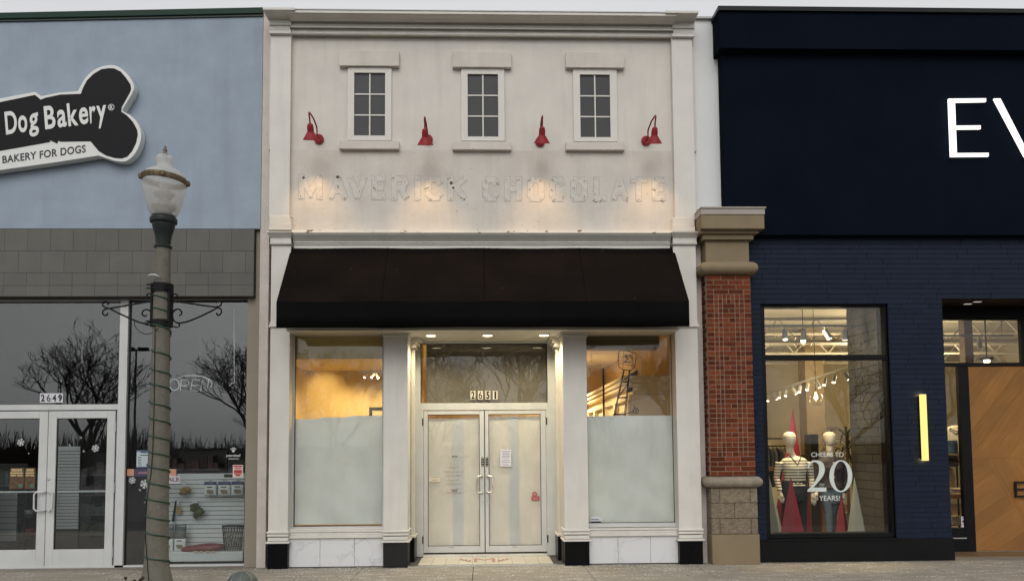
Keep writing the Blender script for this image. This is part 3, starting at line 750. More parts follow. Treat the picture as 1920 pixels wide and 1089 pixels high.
# ------------------------------------------------------------------ recessed lights over the doors
m_can = emit('soffit lamp', (1.0, .86, .55), 5)
for px, lab in ((808, 'round recessed ceiling light over the left door, lit'), (914, 'round recessed ceiling light over the middle of the doors, lit'), (1020, 'round recessed ceiling light over the right door, lit')):
    yl = .16; x = wx(px, 628, yl)
    L = thing('recessed_light', lab, 'ceiling light', (x, yl, z_sof), 'lit recessed lights over the entrance')
    g = MB(); g.lathe([(.075, z_sof), (.088, z_sof-.004), (.086, z_sof-.008), (.072, z_sof-.006)], (x, yl), 28, caps=False); part(g, 'trim_ring', m_cream, L, smooth=True)
    g = MB(); g.lathe([(.001, z_sof-.0045), (.072, z_sof-.0045), (.072, z_sof+.01), (.001, z_sof+.01)], (x, yl), 28); part(g, 'lens', m_can, L)
    ld = bpy.data.lights.new('recessed_light_lamp', 'SPOT'); ld.energy = 58; ld.color = (1, .85, .57); ld.spot_size = R(150); ld.spot_blend = .8; ld.shadow_soft_size = .07
    lo = bpy.data.objects.new('recessed_light_lamp', ld); COL.objects.link(lo); lo.location = (x, yl, z_sof-.02); attach(lo, L)

# ------------------------------------------------------------------ number, papers, stickers
NB = thing('house_number', 'house number 2651 on the glass above the white double doors', 'house number', (0, YD, wz(748, YD)))
m_plate = mat('cream number tile', (.60, .56, .46), .5); m_ink = mat('black print', (.012, .012, .012), .5)
for ch, a, b_ in (('2', 882, 891.5), ('6', 896, 905.5), ('5', 910, 919.5), ('1', 924, 933)):
    p = part(MB().pbox(a, 732.5, b_, 748.5, YD-.006+.024, .003), 'number_tile', m_plate, NB)
    q = MB(); letters_box(q, ch, a+1.6+(1.5 if ch == '1' else 0), 733.5, b_-1.6-(1.0 if ch == '1' else 0), 747.5, YD+.017, .002, bold=.012 if ch == '6' else .035); part(q, 'digit', m_ink, p)

def sheet(name, lab, cat, rects, m, Y, wob=.004, group=None, ragged=None, nx=30, nz=44):
    """thin sheet of paper hung just inside the glass; rects = pixel rectangle"""
    x0, x1, z0, z1 = rects
    vs = []; fs = []
    rg = random.Random(hash(name) % 97+int(x0*100))
    ph = [rg.uniform(0, 6) for _ in range(6)]
    for j in range(nz+1):
        for i in range(nx+1):
            u, v = i/nx, j/nz
            y = Y+wob*(math.sin(u*5+v*3+ph[0])+.6*math.sin(v*9-u*4+ph[1])+.9*math.sin((u*.8+v*1.6)*13+ph[2])*(1-v)**2+.45*math.sin(u*23+ph[3])*v)
            zt = z1+(ragged(u) if ragged else 0)
            vs.append((x0+(x1-x0)*u, y, z0+(zt-z0)*v))
    k = len(vs); vs += [(x, y+.0012, z) for x, y, z in vs]; W_ = nx+1
    for j in range(nz):
        for i in range(nx):
            q = (j*W_+i, j*W_+i+1, (j+1)*W_+i+1, (j+1)*W_+i); fs += [q, tuple(k+t for t in reversed(q))]
    o = MB().add(vs, fs).build(name, m, None, smooth=True)
    if cat: tag(o, lab, cat, group)
    return o
def prect(a, b_, c, d, Y): return rect(a, b_, c, d, Y)
YP = YG+.04
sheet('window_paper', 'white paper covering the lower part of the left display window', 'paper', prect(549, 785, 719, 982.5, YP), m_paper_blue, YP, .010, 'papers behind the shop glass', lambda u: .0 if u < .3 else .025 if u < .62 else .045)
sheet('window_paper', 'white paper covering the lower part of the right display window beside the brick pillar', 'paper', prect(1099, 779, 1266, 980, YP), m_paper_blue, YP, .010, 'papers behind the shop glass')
sheet('window_paper', 'brown paper hung behind the glass over the double doors', 'paper', prect(799.5, 640, 1030, 757, YD+.07), m_paper_brown, YD+.07, .004, 'papers behind the shop glass')
for lab, a, b_, top, c, d in (('cream paper with a bluish stripe covering the left white door glass', 801, 901, 784, 849, 869), ('cream paper with a bluish stripe covering the right white door glass', 915, 1017, 780, 955, 973)):
    o = sheet('door_paper', lab, 'paper', prect(a, top, b_, 1022, YD+.035), m_paper_door, YD+.035, .005, 'papers behind the shop glass')
    s = sheet('overlap_strip', None, None, prect(c, top+2, d, 1021, YD+.025), m_paper_strip, YD+.0255, .002, nx=4)
    attach(s, o)

def decal(name, lab, cat, draw, Y=None):
    t_ = thing(name, lab, cat, (0, 0, 0)); draw(t_); return t_
m_notice = mat('white notice paper', (.62, .62, .66), .7); m_lilac = mat('violet grey print', (.28, .25, .34), .7)
NT = tag(MB().pbox(938, 842, 958.5, 874, YD-.0005, .002).build('notice', m_notice), 'white printed notice taped on the right white door', 'notice')
g = MB()
for k, y in enumerate((845, 848, 851, 854, 857, 862, 865.5, 870)): g.pbox(940.5+(k % 3), y, 956.5-(k*2 % 3), y+1.1, YD-.002, .002)
part(g, 'printed_lines', m_lilac, NT)
HV = thing('hours_lettering', 'faded grey lettering of opening hours on the left white door', 'lettering', (wx(851, 890, YD), YD, wz(920, YD)))
m_faint = mat('faded vinyl lettering', (.46, .45, .42), .7)
for y, a, b_, h in ((872, 843, 859, 4.5), (870, 842, 858, 1), (881, 831.5, 850, 4), (881, 853, 869, 4), (888, 838, 850, 3.4), (888, 854, 864, 3.4), (897, 840, 861, 4.5), (904, 838, 850, 3.2), (904, 853, 864, 3.2), (914, 843, 858, 4), (921, 838, 850, 3.2), (921, 852, 864, 3.2), (855, 823, 846, 1.2), (855, 856, 879, 1.2), (920, 823, 838, 1), (920, 866, 879, 1)):
    x = a; g = MB()
    rg = random.Random(int(a+y))
    while x < b_-.8:
        wd = rg.uniform(1.0, 2.2); g.pbox(x, y-h/2+rg.uniform(0, .4), min(b_, x+wd), y+h/2, YD+.0022, .0016); x += wd+.7
    g.build('text_line', m_faint, HV)
for yy in (855, 919.5):
    for k in range(4): g = MB(); g.pbox(847.5+k*2.6, yy-1.2, 849+k*2.6, yy+1.2, YD+.0015, .0018); g.build('ornament', m_ink, HV)
ST = tag(MB().pbox(804.5, 892, 825, 902.5, YD-.0005, .002).build('sticker', m_plate), 'small cream sticker at the left edge of the left white door', 'sticker')
g = MB(); g.pbox(807, 893.5, 822.5, 895, YD-.0018, .0014); g.pbox(810, 899, 820, 900.5, YD-.0018, .0014); part(g, 'printed_lines', mat('tan print', (.40, .34, .24), .7), ST)
m_redvinyl = mat('red vinyl', (.30, .02, .04), .5)
g = MB(); g.pbox(996.5, 929.5, 1011.5, 937.5, YD-.0005, .002); x, z = w(1002.5, 926, YD); g.disc(x, YD-.0005, z, .037, .002)
RS = tag(g.build('sticker', m_redvinyl), 'red sticker with a round top low on the right white door', 'sticker')
g = MB(); g.pbox(998.5, 930.7, 1009, 932, YD-.002, .0016); g.pbox(998, 934, 1010, 935.5, YD-.002, .0016); x, z = w(1002.5, 926, YD); g.disc(x, YD-.002, z, .02, .0016)
part(g, 'printed_lines', mat('pink print', (.55, .28, .27), .6), RS)
Yg2 = YG+.0035
g = MB(); x0, x1, z0, z1 = rect(1107.5, 967.5, 1128, 979, Yg2); g.prism([(x0, z0), (x1-.03, z0), (x1, z0+.04), (x1, z1-.04), (x1-.03, z1), (x0, z1)], Yg2, Yg2+.0012)
AL = tag(g.build('sticker', m_notice), 'white alarm sticker in the lower left corner of the right display window', 'sticker')
g = MB(); letters_box(g, 'Protection 1', 1109, 971.5, 1125, 974.5, Yg2, .001, bold=.03); g.pbox(1108, 976.5, 1126.5, 979, Yg2-.001, .001); part(g, 'print', m_ink, AL)

# ------------------------------------------------------------------ inside the white shop
INX0, INX1, INZ, INY = -2.95, 3.1, 3.62, 8.0
g = MB(); g.box(INX0-.1, INX0, .3, INY, 0, INZ); g.box(INX1, INX1+.1, .3, INY, 0, INZ); g.box(INX0-.1, INX1+.1, INY, INY+.1, 0, INZ); part(g, 'room_wall', m_room_orange)
g = MB(); g.box(INX0-.1, INX1+.1, .26, INY+.1, INZ, INZ+.3); part(g, 'room_ceiling', m_ceiling_w)
g = MB(); g.box(INX0-.1, INX1+.1, .262, INY+.1, -.1, .006); part(g, 'room_floor', m_floor_in)
g = MB(); g.box(-4, 4, INY+.1, INY+.3, 0, 7.6); g.box(wx(505, 100, 0), wx(1356, 100, .05), .3, INY+.3, 7.2, 7.4); part(g, 'roof', m_asph)

def track(px_list, z, y, x0, x1, lab, room_z, axis='x', strength=6, grp='track lights inside the shops', watts=0, col=(1, .76, .42), hs=1.0):
    """ceiling track with small spot heads"""
    T = thing('track_light', lab, 'track light', ((x0+x1)/2, y, z), grp)
    g = MB(); g.box(x0, x1, y-.018, y+.018, z-.015, z+.015)
    for x in (x0+.2, x1-.2): g.tube([(x, y, z), (x, y, room_z)], .006, 5)
    part(g, 'rail', m_alu, T)
    for i, (x, tilt, ty) in enumerate(px_list):
        d = Vector((tilt, ty, -1)).normalized(); c = Vector((x, y, z-.07*hs))
        h = MB(); h.tube([c-d*.01, c+d*.15*hs], .038*hs, 12); h.tube([Vector((x, y, z)), c], .008, 5); hd = part(h, 'spot_head', m_alu, T, smooth=True, sm_angle=40)
        h = MB(); h.tube([c+d*.147*hs, c+d*(.147*hs+.006)], .034*hs, 12); part(h, 'lens', emit('spot lens', (1, .9, .7), strength), hd)
    return T
def room_light(loc, watts, size=.25, col=(1, .70, .34)):
    d = bpy.data.lights.new('ceiling_lamp', 'POINT'); d.energy = watts; d.color = col; d.shadow_soft_size = size
    o = bpy.data.objects.new('ceiling_lamp', d); COL.objects.link(o); o.location = loc
    return o
track([(-1.86, -.9, -.3), (-1.75, -.7, -.4), (-1.72, .5, -.3)], wz(697, 1.5, 705), 1.5, -2.0, -1.45, 'white track light with lit heads inside the left part of the white shop', 2.95, hs=.5, strength=12)
track([(1.5, -.9, .4), (1.85, -.4, 1.0), (2.2, .4, .9)], 3.35, 5.0, 1.2, 2.5, 'white track light with lit heads inside the right part of the white shop', INZ)
def down_light(loc, watts, col=(1, .74, .40), size=150, tgt=(0, 0, -1), soft=.15, blend=.5):
    d = bpy.data.lights.new('ceiling_lamp', 'SPOT'); d.energy = watts; d.color = col; d.spot_size = R(size); d.spot_blend = blend; d.shadow_soft_size = soft
    o = bpy.data.objects.new('ceiling_lamp', d); COL.objects.link(o); o.location = loc; o.rotation_euler = Vector(tgt).to_track_quat('-Z', 'Y').to_euler(); return o
for loc, wt in (((-.4, 4.6, 3.4), 220), ((1.5, 5.8, 3.4), 560), ((1.0, 3.0, 3.4), 300)): down_light(loc, wt)
down_light((-1.9, 1.0, 2.92), 95, size=165, col=(1, .74, .36))
DC = 2.95
g = MB(); g.box(INX0, -1.22, .27, 2.1, DC, INZ); part(g, 'dropped_ceiling', mat('pale yellow bulkhead', (.66, .50, .20), .8, .03))
g = MB(); x0, x1, z0, z1 = rect(1085, 600, 1236, 653, .30); g.box(1.27, x1, .30, .55, z0, INZ); part(g, 'beam', mat('brown beam', (.16, .12, .06), .7))
INY_L = 1.95
g = MB(); g.box(INX0, -1.0, INY_L, INY_L+.1, 0, INZ); part(g, 'partition_wall', m_room_orange)
for x, wt, sz, y0, tg in ((-2.66, 24, 70, 1.25, (0, .64, -.35)), (-2.20, 15, 60, 1.3, (0, .6, -.6)), (-1.75, 12, 70, 1.3, (0, .6, -.7))):  # wall washers streak the partition
    down_light((x, y0, DC-.03), wt, (1, .72, .33), sz, tg, .02, 1.0)
# picture frame on the back wall, low right of the left window
g = MB(); Yb = INY_L-.03; x0, x1, z0, z1 = rect(692, 763, 730, 800, Yb)
for q in ((x0, x0+.05, z0, z1), (x0+.05, x1, z1-.05, z1)): g.box(q[0], q[1], Yb, Yb+.03, q[2], q[3])
FR = tag(g.build('picture_frame', m_dark), 'dark framed board on the ochre back wall of the white shop', 'picture frame')
part(MB().box(x0+.05, x1, Yb+.015, Yb+.029, z0, z1-.05), 'board', m_ceiling_w, FR)

# tall white cabinets along the right wall
CB = thing('cabinet', 'row of tall white cabinets with crown moulding inside the right display window', 'cabinet', (2.85, 4, 0))
xc0 = 2.42; zc_ = 2.72
m_cab = mat('cream cabinet paint', (.62, .54, .38), .5, .04)
g = MB(); g.box(xc0+.05, INX1-.01, 1.55, 6.7, 0, zc_); part(g, 'cabinet_body', m_cab, CB)
g = MB(); g.profile([(0, 0), (0, 1)], 0, 0) if False else None
for e, za, zb in ((.02, zc_-.30, zc_-.22), (.06, zc_-.10, zc_-.04), (.10, zc_-.04, zc_+.03), (.14, zc_+.03, zc_+.08)):
    g.box(xc0-e, INX1-.01, 1.55-e, 6.7, za, zb)
part(g, 'crown_moulding', m_cab, CB, bevel=.008)
for k in range(5):
    y = 1.6+k*1.22
    g = MB(); g.box(xc0-.03, xc0+.049, y, y+.2, 0, zc_-.3); part(g, 'pilaster', m_cab, CB)
m_cabin = mat('cabinet interior', (.42, .36, .24), .6)
for k in range(4):
    y = 1.83+k*1.22
    g = MB(); g.box(xc0+.03, xc0+.052, y, y+.94, .3, zc_-.45); part(g, 'door', m_cabin, CB)

# iron derrick with a tail vane standing in the right window
DK = thing('derrick_sculpture', 'tall black iron derrick with a vane marked M in the right display window', 'sculpture', (wx(1170, 800, .75), .75, 0))
YK = .75
g = MB()
A0, A1 = wp(1152, 778, YK), wp(1170, 694, YK); B0, B1 = wp(1172, 778, YK), wp(1180.5, 694, YK)
def ext(a, b_, zt): t_ = (zt-a.z)/(b_.z-a.z); return a+(b_-a)*t_
for dy in (-.05, .07):
    for a, b_ in ((A0, A1), (B0, B1)):
        p0 = ext(a, b_, .0); p1 = b_
        g.tube([p0+Vector((0, dy*2, 0)), p1+Vector((0, dy*.5, 0))], .007, 6)
for py in (745, 716):
    z = wz(py, YK, 1165); p, q = ext(A0, A1, z), ext(B0, B1, z)
    g.tube([p, q], .012, 6)
g.tube([wp(1159, 745, YK), wp(1179, 716, YK)], .008, 6); g.tube([wp(1164, 716, YK), wp(1180, 705, YK)], .008, 6)
g.tube([wp(1152, 776.5, YK), wp(1173, 776.5, YK)], .014, 6); g.tube([wp(1172, 776, YK), wp(1186, 771.5, YK)], .008, 6)
part(g, 'tower', m_iron, DK)
g = MB(); cx, cz = w(1192, 770, YK); R_ = .042
g.tube([(cx+R_*math.cos(t*math.pi/10), YK, cz+R_*math.sin(t*math.pi/10)) for t in range(21)], .007, 6, caps=False)
for k in range(4): a = k*math.pi/4+.3; g.tube([(cx-R_*math.cos(a), YK, cz-R_*math.sin(a)), (cx+R_*math.cos(a), YK, cz+R_*math.sin(a))], .003, 5)
g.tube([(cx, YK, cz), (cx-.03, YK, cz+.1)], .004, 5); part(g, 'wheel', m_iron, DK)
g = MB(); vane = [(1161, 657), (1177, 657.5), (1192, 662), (1193, 670), (1190, 688), (1183, 694), (1168, 693), (1160.5, 687), (1159, 672), (1161, 657)]
g.tube([wp(a, b_, YK) for a, b_ in vane], .007, 6)
for a, b_ in (((1169, 657), (1168, 692)), ((1186, 660), (1185, 692)), ((1160, 668), (1193, 672)), ((1160, 682), (1191, 685))): g.tube([wp(*a, YK), wp(*b_, YK)], .003, 5)
vn = part(g, 'vane', m_iron, DK)
g = MB(); letters(g, 'M', (1170, 679), (1171, 665), (1184, 666.5), (1183, 680), YK-.01, .006); part(g, 'letter', m_iron, vn)
# darkened hanging panel beside it
PN = tag(MB().prism([w(1178, 703, 1.6), w(1178, 736, 1.6), w(1196, 729, 1.6), w(1196, 693, 1.6)][::1], 1.6, 1.63).build('wall_board', mat('slate board', (.012, .011, .012), .7)), 'dark slate board hanging behind the iron derrick', 'board')
PO = tag(MB().tube([wp(1131, 690, 2.0), wp(1132.5, 790, 2.0)], .016, 8).build('iron_pole', m_iron), 'thin black pole standing behind glass left of the iron derrick', 'pole')

# ------------------------------------------------------------------ brick pillar with limestone cap
m_lime = mat('buff limestone', (.215, .165, .098), .85, .10, 2.5, bump=.2, bscale=50, streak=(6, .3, (.13, .10, .07)))
m_lime_cap = mat('pale cap flashing', (.33, .30, .26), .6, .06, 4)
m_brick = mat('red brick', (.132, .036, .0165), .9, .22, 20, bump=.5, bscale=90, island=.40, spec=.08)
m_mortar = mat('pale mortar', (.27, .205, .15), .9, .08, 20, bump=.4, bscale=80)
m_split = mat('split face block', (.205, .165, .115), .95, .22, 14, bump=1.0, bscale=24, bdist=.03, island=.14)
YPL = -.20
PL = thing('brick_pillar', 'red brick pillar with buff limestone cap between the white and the dark shop', 'pillar', (wx(1370, 1055, YPL), 0, 0))
X0, X1 = wx(1330.5, 800, YPL), wx(1415, 800, YPL); YB = .05
zt_, zb_ = wz(516, YPL, 1370), wz(892, YPL, 1375)
g = MB(); g.box(X0+.004, X1-.004, YPL+.004, YB, zb_, zt_); MO = part(g, 'mortar_core', m_mortar, PL)
g = MB(); ncr = round((zt_-zb_)/.0677); ch = (zt_-zb_)/ncr; rg = random.Random(5); j = .0045
def brick(xa, xb, za, zb): g.box(xa+j, xb-j, YPL-rg.uniform(0, .0025), YPL+.05, za+j, zb-j)
Wd = X1-X0
for r in range(ncr):
    za = zt_-(r+1)*ch; zb = za+ch
    # left flank bricks seen edge-on
    if r % 2: g.box(X0-rg.uniform(0, .002), X0+.03, YPL+.06, YB-.002, za+j, zb-j)
    else: g.box(X0-rg.uniform(0, .002), X0+.03, YPL+.11, YB-.002, za+j, zb-j)
    g.box(X1-.03, X1+rg.uniform(0, .002), YPL+.06, YB-.002, za+j, zb-j)
    if r < 4 or r > ncr-5:                                         # running bond courses at top and foot
        off = -.11 if r % 2 else 0.0; x = X0+off
        while x < X1-.01:
            a, b_ = max(x, X0), min(x+.213, X1)
            if b_-a > .03: brick(a, b_, za, zb)
            x += .213
    else:                                                          # headers flank a stretcher panel
        cuts = [0, .155, .255, .345, .60, .70, .80, .90, 1.0] if False else [0, .165, .265, .355]
        for a, b_ in zip(cuts[:-1], cuts[1:]): brick(X0+a*Wd, X0+b_*Wd, za, zb)
        if r in (4, 5):
            for a in range(3): brick(X0+(.355+a*.0927)*Wd, X0+(.355+(a+1)*.0927)*Wd, za, zb)
        elif r % 2: brick(X0+.355*Wd, X0+.495*Wd, za, zb); brick(X0+.495*Wd, X0+.633*Wd, za, zb)
        else: brick(X0+.355*Wd, X0+.633*Wd, za, zb)
        for a, b_ in ((.633, .735), (.735, .84), (.84, 1.0)): brick(X0+a*Wd, X0+b_*Wd, za, zb)
part(g, 'brickwork', m_brick, PL, bevel=.0022)
def torus_band(pa, pb, pc, pd, name, rcap, m):
    """half round stone roll on the front and both flanks"""
    z1, z0 = wz(pa, YPL, 1370), wz(pb, YPL, 1370); r = (z1-z0)/2; zc = (z0+z1)/2
    mb = MB(); prev = None; NS = 10
    cols = []
    e = r*.95
    for k in range(NS+1):
        a = -math.pi/2+math.pi*k/NS
        o = e*math.cos(a); z = zc+r*math.sin(a)
        cols.append((o+.012, z))
    def ring(o, z):
        x0, x1, y0 = X0-o, X1+o, YPL-o
        c = .05*min(1, o/.04)
        return [(x0, YB+.02, z), (x0, y0+c, z), (x0+c*.3, y0+c*.3, z), (x0+c, y0, z), (x1-c, y0, z), (x1-c*.3, y0+c*.3, z), (x1, y0+c, z), (x1, YB+.02, z)]
    for k, (o, z) in enumerate(cols):
        rr_ = ring(o, z)
        if prev:
            mb.add(prev+rr_, [(i, i+1, i+9, i+8) for i in range(7)]+[(7, 0, 8, 15)]+([tuple(range(7, -1, -1))] if k == 1 else [])+([tuple(range(8, 16))] if k == NS else []))
        prev = rr_
    o = mb.build(name, m, PL, smooth=True, sm_angle=50)
    return o
torus_band(491.5, 515.5, 0, 0, 'stone_roll', 0, m_lime)
torus_band(893, 913.5, 0, 0, 'stone_roll', 0, mat('weathered limestone', (.26, .22, .165), .85, .2, 6, bump=.3, bscale=40, streak=(9, .5, (.10, .09, .075))))
# necking and cap
Pz = lambda py, Y: wz(py, Y, 1380)
g = MB(); g.box(X0+.008, X1-.008, YPL+.01, YB, Pz(492, YPL), Pz(447, YPL)); part(g, 'necking', m_lime, PL, bevel=.006)
CPX = MB()
for pa, pb, e, Y in ((437, 449, .045, YPL-.05), (428.5, 437.5, .10, YPL-.10), (402.5, 429, .16, YPL-.17)):
    CPX.box(X0-min(e, .10), X1+e, Y, YB+.04, Pz(pb, Y), Pz(pa, Y)-.0015)
cp = part(CPX, 'capital', m_lime, PL, bevel=.012)
g = MB(); g.box(X0-.105, X1+.166, YPL-.176, YB+.06, Pz(402.3, YPL-.17), Pz(391.5, YPL-.17)); g.box(X0-.11, X1+.18, YPL-.19, YB+.06, Pz(391.3, YPL-.17), Pz(388.3, YPL-.17)); part(g, 'cap_flashing', m_lime_cap, cp, bevel=.004)
# block base
Xb0, Xb1 = wx(1334, 970, YPL), wx(1421.5, 970, YPL)
g = MB(); zq = [wz(q, YPL, 1378) for q in (913.5, 942.5, 971.5, 1001)]
g2 = MB(); g2.box(Xb0+.01, Xb1-.01, YPL+.01, YB, zq[3], zq[0]); part(g2, 'base_core', mat('dark mortar', (.10, .08, .06), .95), PL)
for i, cuts in enumerate(((0, .19, .84, 1), (0, .5, 1), (0, .18, .85, 1))):
    for a, b_ in zip(cuts[:-1], cuts[1:]):
        g.box(Xb0+a*(Xb1-Xb0)+.003, Xb0+b_*(Xb1-Xb0)-.003, YPL-rg.uniform(0, .006), YB-.01, zq[i+1]+.003, zq[i]-.003)
part(g, 'block_course', m_split, PL, bevel=.008)
g = MB(); g.box(Xb0, Xb1+.012, YPL-.008, YB, -.01, zq[3]-.002); part(g, 'base_slab', m_lime, PL, bevel=.006)
# ------------------------------------------------------------------ the dark blue clothing shop
BOUT = thing('clothing_store', 'dark navy clothing shop with black framed show window and oak door', 'shop', (6, .3, 0))
def bpart(mb, name, m, parent=BOUT, **k): return mb.build(name, m, parent, **k)
m_navy = mat('navy render', (.0042, .0066, .0122), .85, .18, 1.4, bump=.2, bscale=40, streak=(3, .25, (.006, .0085, .013)), spec=.02)
m_navybrick = mat('navy painted brick', (.0118, .0176, .0335), .55, .10, 6, bump=.45, bscale=30, island=.07, spec=.10)
m_navyjoint = mat('navy joint', (.0072, .0102, .018), .8, .1)
m_frame = mat('black window frame', (.0055, .0058, .0064), .5, .2, 6, spec=.15)
m_base = mat('black base', (.0050, .0052, .0056), .6, .25, 4, bump=.1, speck=(60, .73, (.05, .05, .05)), spec=.15)
XR = 14.0
YN, YW = -.12, 0.0
x_n = wx(1356, 240, YN)
g = MB(); g.box(x_n, XR, YN, .5, wz(440, YN, 1600), wz(80, YN, 1600)); bpart(g, 'upper_wall', m_navy)
g = MB(); g.box(x_n+.003, XR, YN-.006, .4, wz(440.5, YN, 1600)-.002, wz(390, YN, 1600)); bpart(g, 'lower_band', m_navy)
g = MB(); g.box(wx(1349, 60, YN-.14), XR, YN-.14, .5, wz(92.5, YN-.14, 1600), wz(23, YN-.14, 1600)); bpart(g, 'top_band', m_navy, bevel=.008)
g = MB(); g.box(wx(1350, 18, YN-.16)-.03, XR, YN-.175, .52, wz(23, YN-.16, 1600)+.001, wz(14.5, YN-.16, 1600)); bpart(g, 'coping', m_blackmetal, bevel=.004)
# brick front: openings for the show window and the entrance
xb0 = X1-.1
wl, wr_ = wx(1432, 790, YW), wx(1673, 790, YW); wt_, wb_ = wz(566.5, YW, 1545), wz(1009, YW, 1555)
pr = wx(1776, 790, YW); et = wz(555.5, YW, 1850); zbase = wz(1010, YW, 1600); ztop = wz(430, YW, 1600)
def clip_brick(mb, xa, xb, za, zb):
    mb.box(xa+.0018, xb-.0018, YW-rg.uniform(0, .004), YW+.06, za+.0022, zb-.0022)
g = MB(); rg = random.Random(11); ch = .0735; nrow = int((ztop-zbase)/ch)+1
for r in range(nrow):
    za, zb = zbase+r*ch, min(ztop, zbase+(r+1)*ch)
    zm = (za+zb)/2
    spans = [(xb0, XR)]
    if wb_ < zm < wt_: spans = [(xb0, wl), (wr_, XR)]
    if zm < et: spans = [(a, min(b_, pr)) for a, b_ in spans]
    for a, b_ in spans:
        x = a; first = True
        while x < b_-.002:
            Lb = rg.choice((.40, .60, .60, .75, .9)) if not first else rg.uniform(.15, .6)
            first = False
            x2 = min(b_, x+Lb)
            if b_-x2 < .08: x2 = b_
            clip_brick(g, x, x2, za, zb); x = x2
bw = bpart(g, 'brick_front', m_navybrick, bevel=.0025)
g = MB(); y0 = YW+.006
g.box(xb0, wl, y0, .28, zbase, ztop); g.box(wl, wr_, y0, .28, wt_, ztop); g.box(wl, wr_, y0, .28, zbase-.02, wb_); g.box(wr_, pr-.004, y0, .28, zbase, ztop); g.box(pr-.004, XR, y0, .28, et, ztop)
g.box(pr-.05, pr-.004, .28, .9, zbase, et)
bpart(g, 'joint_backing', m_navyjoint, bw)
g = MB(); g.box(xb0, pr+.012, YW-.03, .9, 0, zbase+.001); bpart(g, 'base', m_base, bevel=.004)
g = MB(); g.box(wl-.03, wr_+.05, YW-.045, .1, wb_-.02, wb_+.0); bpart(g, 'ledge', m_frame)
# show window
YGR = .10
sx0, sx1 = wx(1436.5, 785, YGR), wx(1661.5, 785, YGR); sz0, sz1 = wz(998.5, YGR, 1555), wz(575.5, YGR, 1545); szm0, szm1 = wz(674.5, YGR, 1545), wz(665.5, YGR, 1545)
f = MB()
f.box(wl, sx0, YGR-.05, .27, wb_, wt_); f.box(sx1, sx1+.05, YGR-.05, .27, wb_, wt_); f.box(sx0, sx1, YGR-.05, .27, sz1, wt_); f.box(sx0, sx1, YGR-.05, .27, wb_, sz0); f.box(sx0, sx1, YGR-.04, .2, szm0, szm1)
f.box(sx1+.05, wr_, .02, .27, wb_, wt_)
SW = bpart(f, 'show_window', m_frame, bevel=.004)
f = MB(); f.box(sx0, sx1, YGR, YGR+.008, szm1, sz1); bpart(f, 'pane', m_glass_right, SW)
f = MB(); f.box(sx0, sx1, YGR, YGR+.008, sz0, szm0); bpart(f, 'pane', m_glass_right, SW)
# entrance recess
YE = .78
f = MB(); f.box(pr-.004, XR, .28, YE+.3, et, et+.1); bpart(f, 'entrance_ceiling', mat('dark bronze soffit', (.022, .016, .010), .5))
ex0, ex1 = pr-.004, wx(1913, 640, YE); ez0, ez1 = wz(680, YE, 1840), wz(600, YE, 1840)
f = MB(); f.box(ex0, XR, YE-.03, YE+.05, ez1, et); f.box(ex0, XR, YE-.03, YE+.05, wz(686.5, YE, 1840), ez0); f.box(ex1, XR, YE-.03, YE+.05, ez0, ez1)
dx0 = wx(1821, 860, YE); dz0, dz1 = wz(1031, YE, 1870), wz(687, YE, 1870)
slx1 = wx(1801, 840, YE)
f.box(slx1, dx0, YE-.03, YE+.05, 0, dz1); sz_b = wz(989, YE, 1800); f.box(ex0, slx1, YE-.03, YE+.05, 0, sz_b)
EF = bpart(f, 'entrance_frame', m_frame, bevel=.004)
f = MB(); f.box(ex0, ex1, YE+.005, YE+.012, ez0, ez1); bpart(f, 'pane', m_glass_right, EF)
f = MB(); f.box(ex0, slx1, YE+.005, YE+.012, sz_b, dz1); bpart(f, 'pane', m_glass_right, EF)
f = MB(); f.box(ex0, slx1+.01, YE-.04, YE-.028, sz_b-.16, sz_b-.145); bpart(f, 'trim', m_steel, EF)
# lit slot lights in the dark soffit
for px, py, lab in ((1833, 572, 'square ceiling light in the dark entrance soffit, nearer the street'), (1815, 577, 'square ceiling light in the dark entrance soffit, nearer the door')):
    yy = .35 if py < 575 else .52
    x = wx(px, py, yy); L = thing('soffit_light', lab, 'ceiling light', (x, yy, et), 'lights in the dark entrance soffit')
    g = MB(); g.box(x-.07, x+.07, yy-.04, yy+.04, et-.012, et-.001); g.build('housing', m_frame, L)
    g = MB(); g.box(x-.055, x+.055, yy-.028, yy+.028, et-.014, et-.0115); g.build('lens', emit('dim lens', (1, .9, .75), .45), L)
# oak door of mitred boards
def clip(poly, n, d):
    out = []
    for i in range(len(poly)):
        a, b_ = poly[i], poly[(i+1) % len(poly)]
        da, db = a[0]*n[0]+a[1]*n[1]-d, b_[0]*n[0]+b_[1]*n[1]-d
        if da <= 0: out.append(a)
        if da*db < 0:
            t = da/(da-db); out.append((a[0]+(b_[0]-a[0])*t, a[1]+(b_[1]-a[1])*t))
    return out
def oak(name, ang):
    m = bpy.data.materials.new(name); t, b = nodes(m)
    v = objvec(t, (1, 1, 1), (0, R(ang), 0))
    mp = t.nodes.new('ShaderNodeMapping'); mp.inputs['Scale'].default_value = (1.2, 1, 26); t.links.new(v, mp.inputs[0])
    f = noise(t, 3, 6, vec=mp.outputs[0]); f2 = noise(t, 1.5, 2)
    c = mixc(t, ramp(t, f, .3, .7), (.235, .102, .026), (.335, .165, .050))
    c = mixc(t, ramp(t, f2, .35, .7), c, (.24, .115, .04))
    gn = t.nodes.new('ShaderNodeNewGeometry'); k = t.nodes.new('ShaderNodeMapRange'); k.inputs['To Min'].default_value = .88; k.inputs['To Max'].default_value = 1.10
    t.links.new(gn.outputs['Random Per Island'], k.inputs[0]); c = mixc(t, 1.0, c, k.outputs[0], 'MULTIPLY')
    t.links.new(c, b.inputs['Base Color']); b.inputs['Roughness'].default_value = .5; b.inputs['Specular IOR Level'].default_value = .15
    bumpn(t, b, f, .08, .003); return m
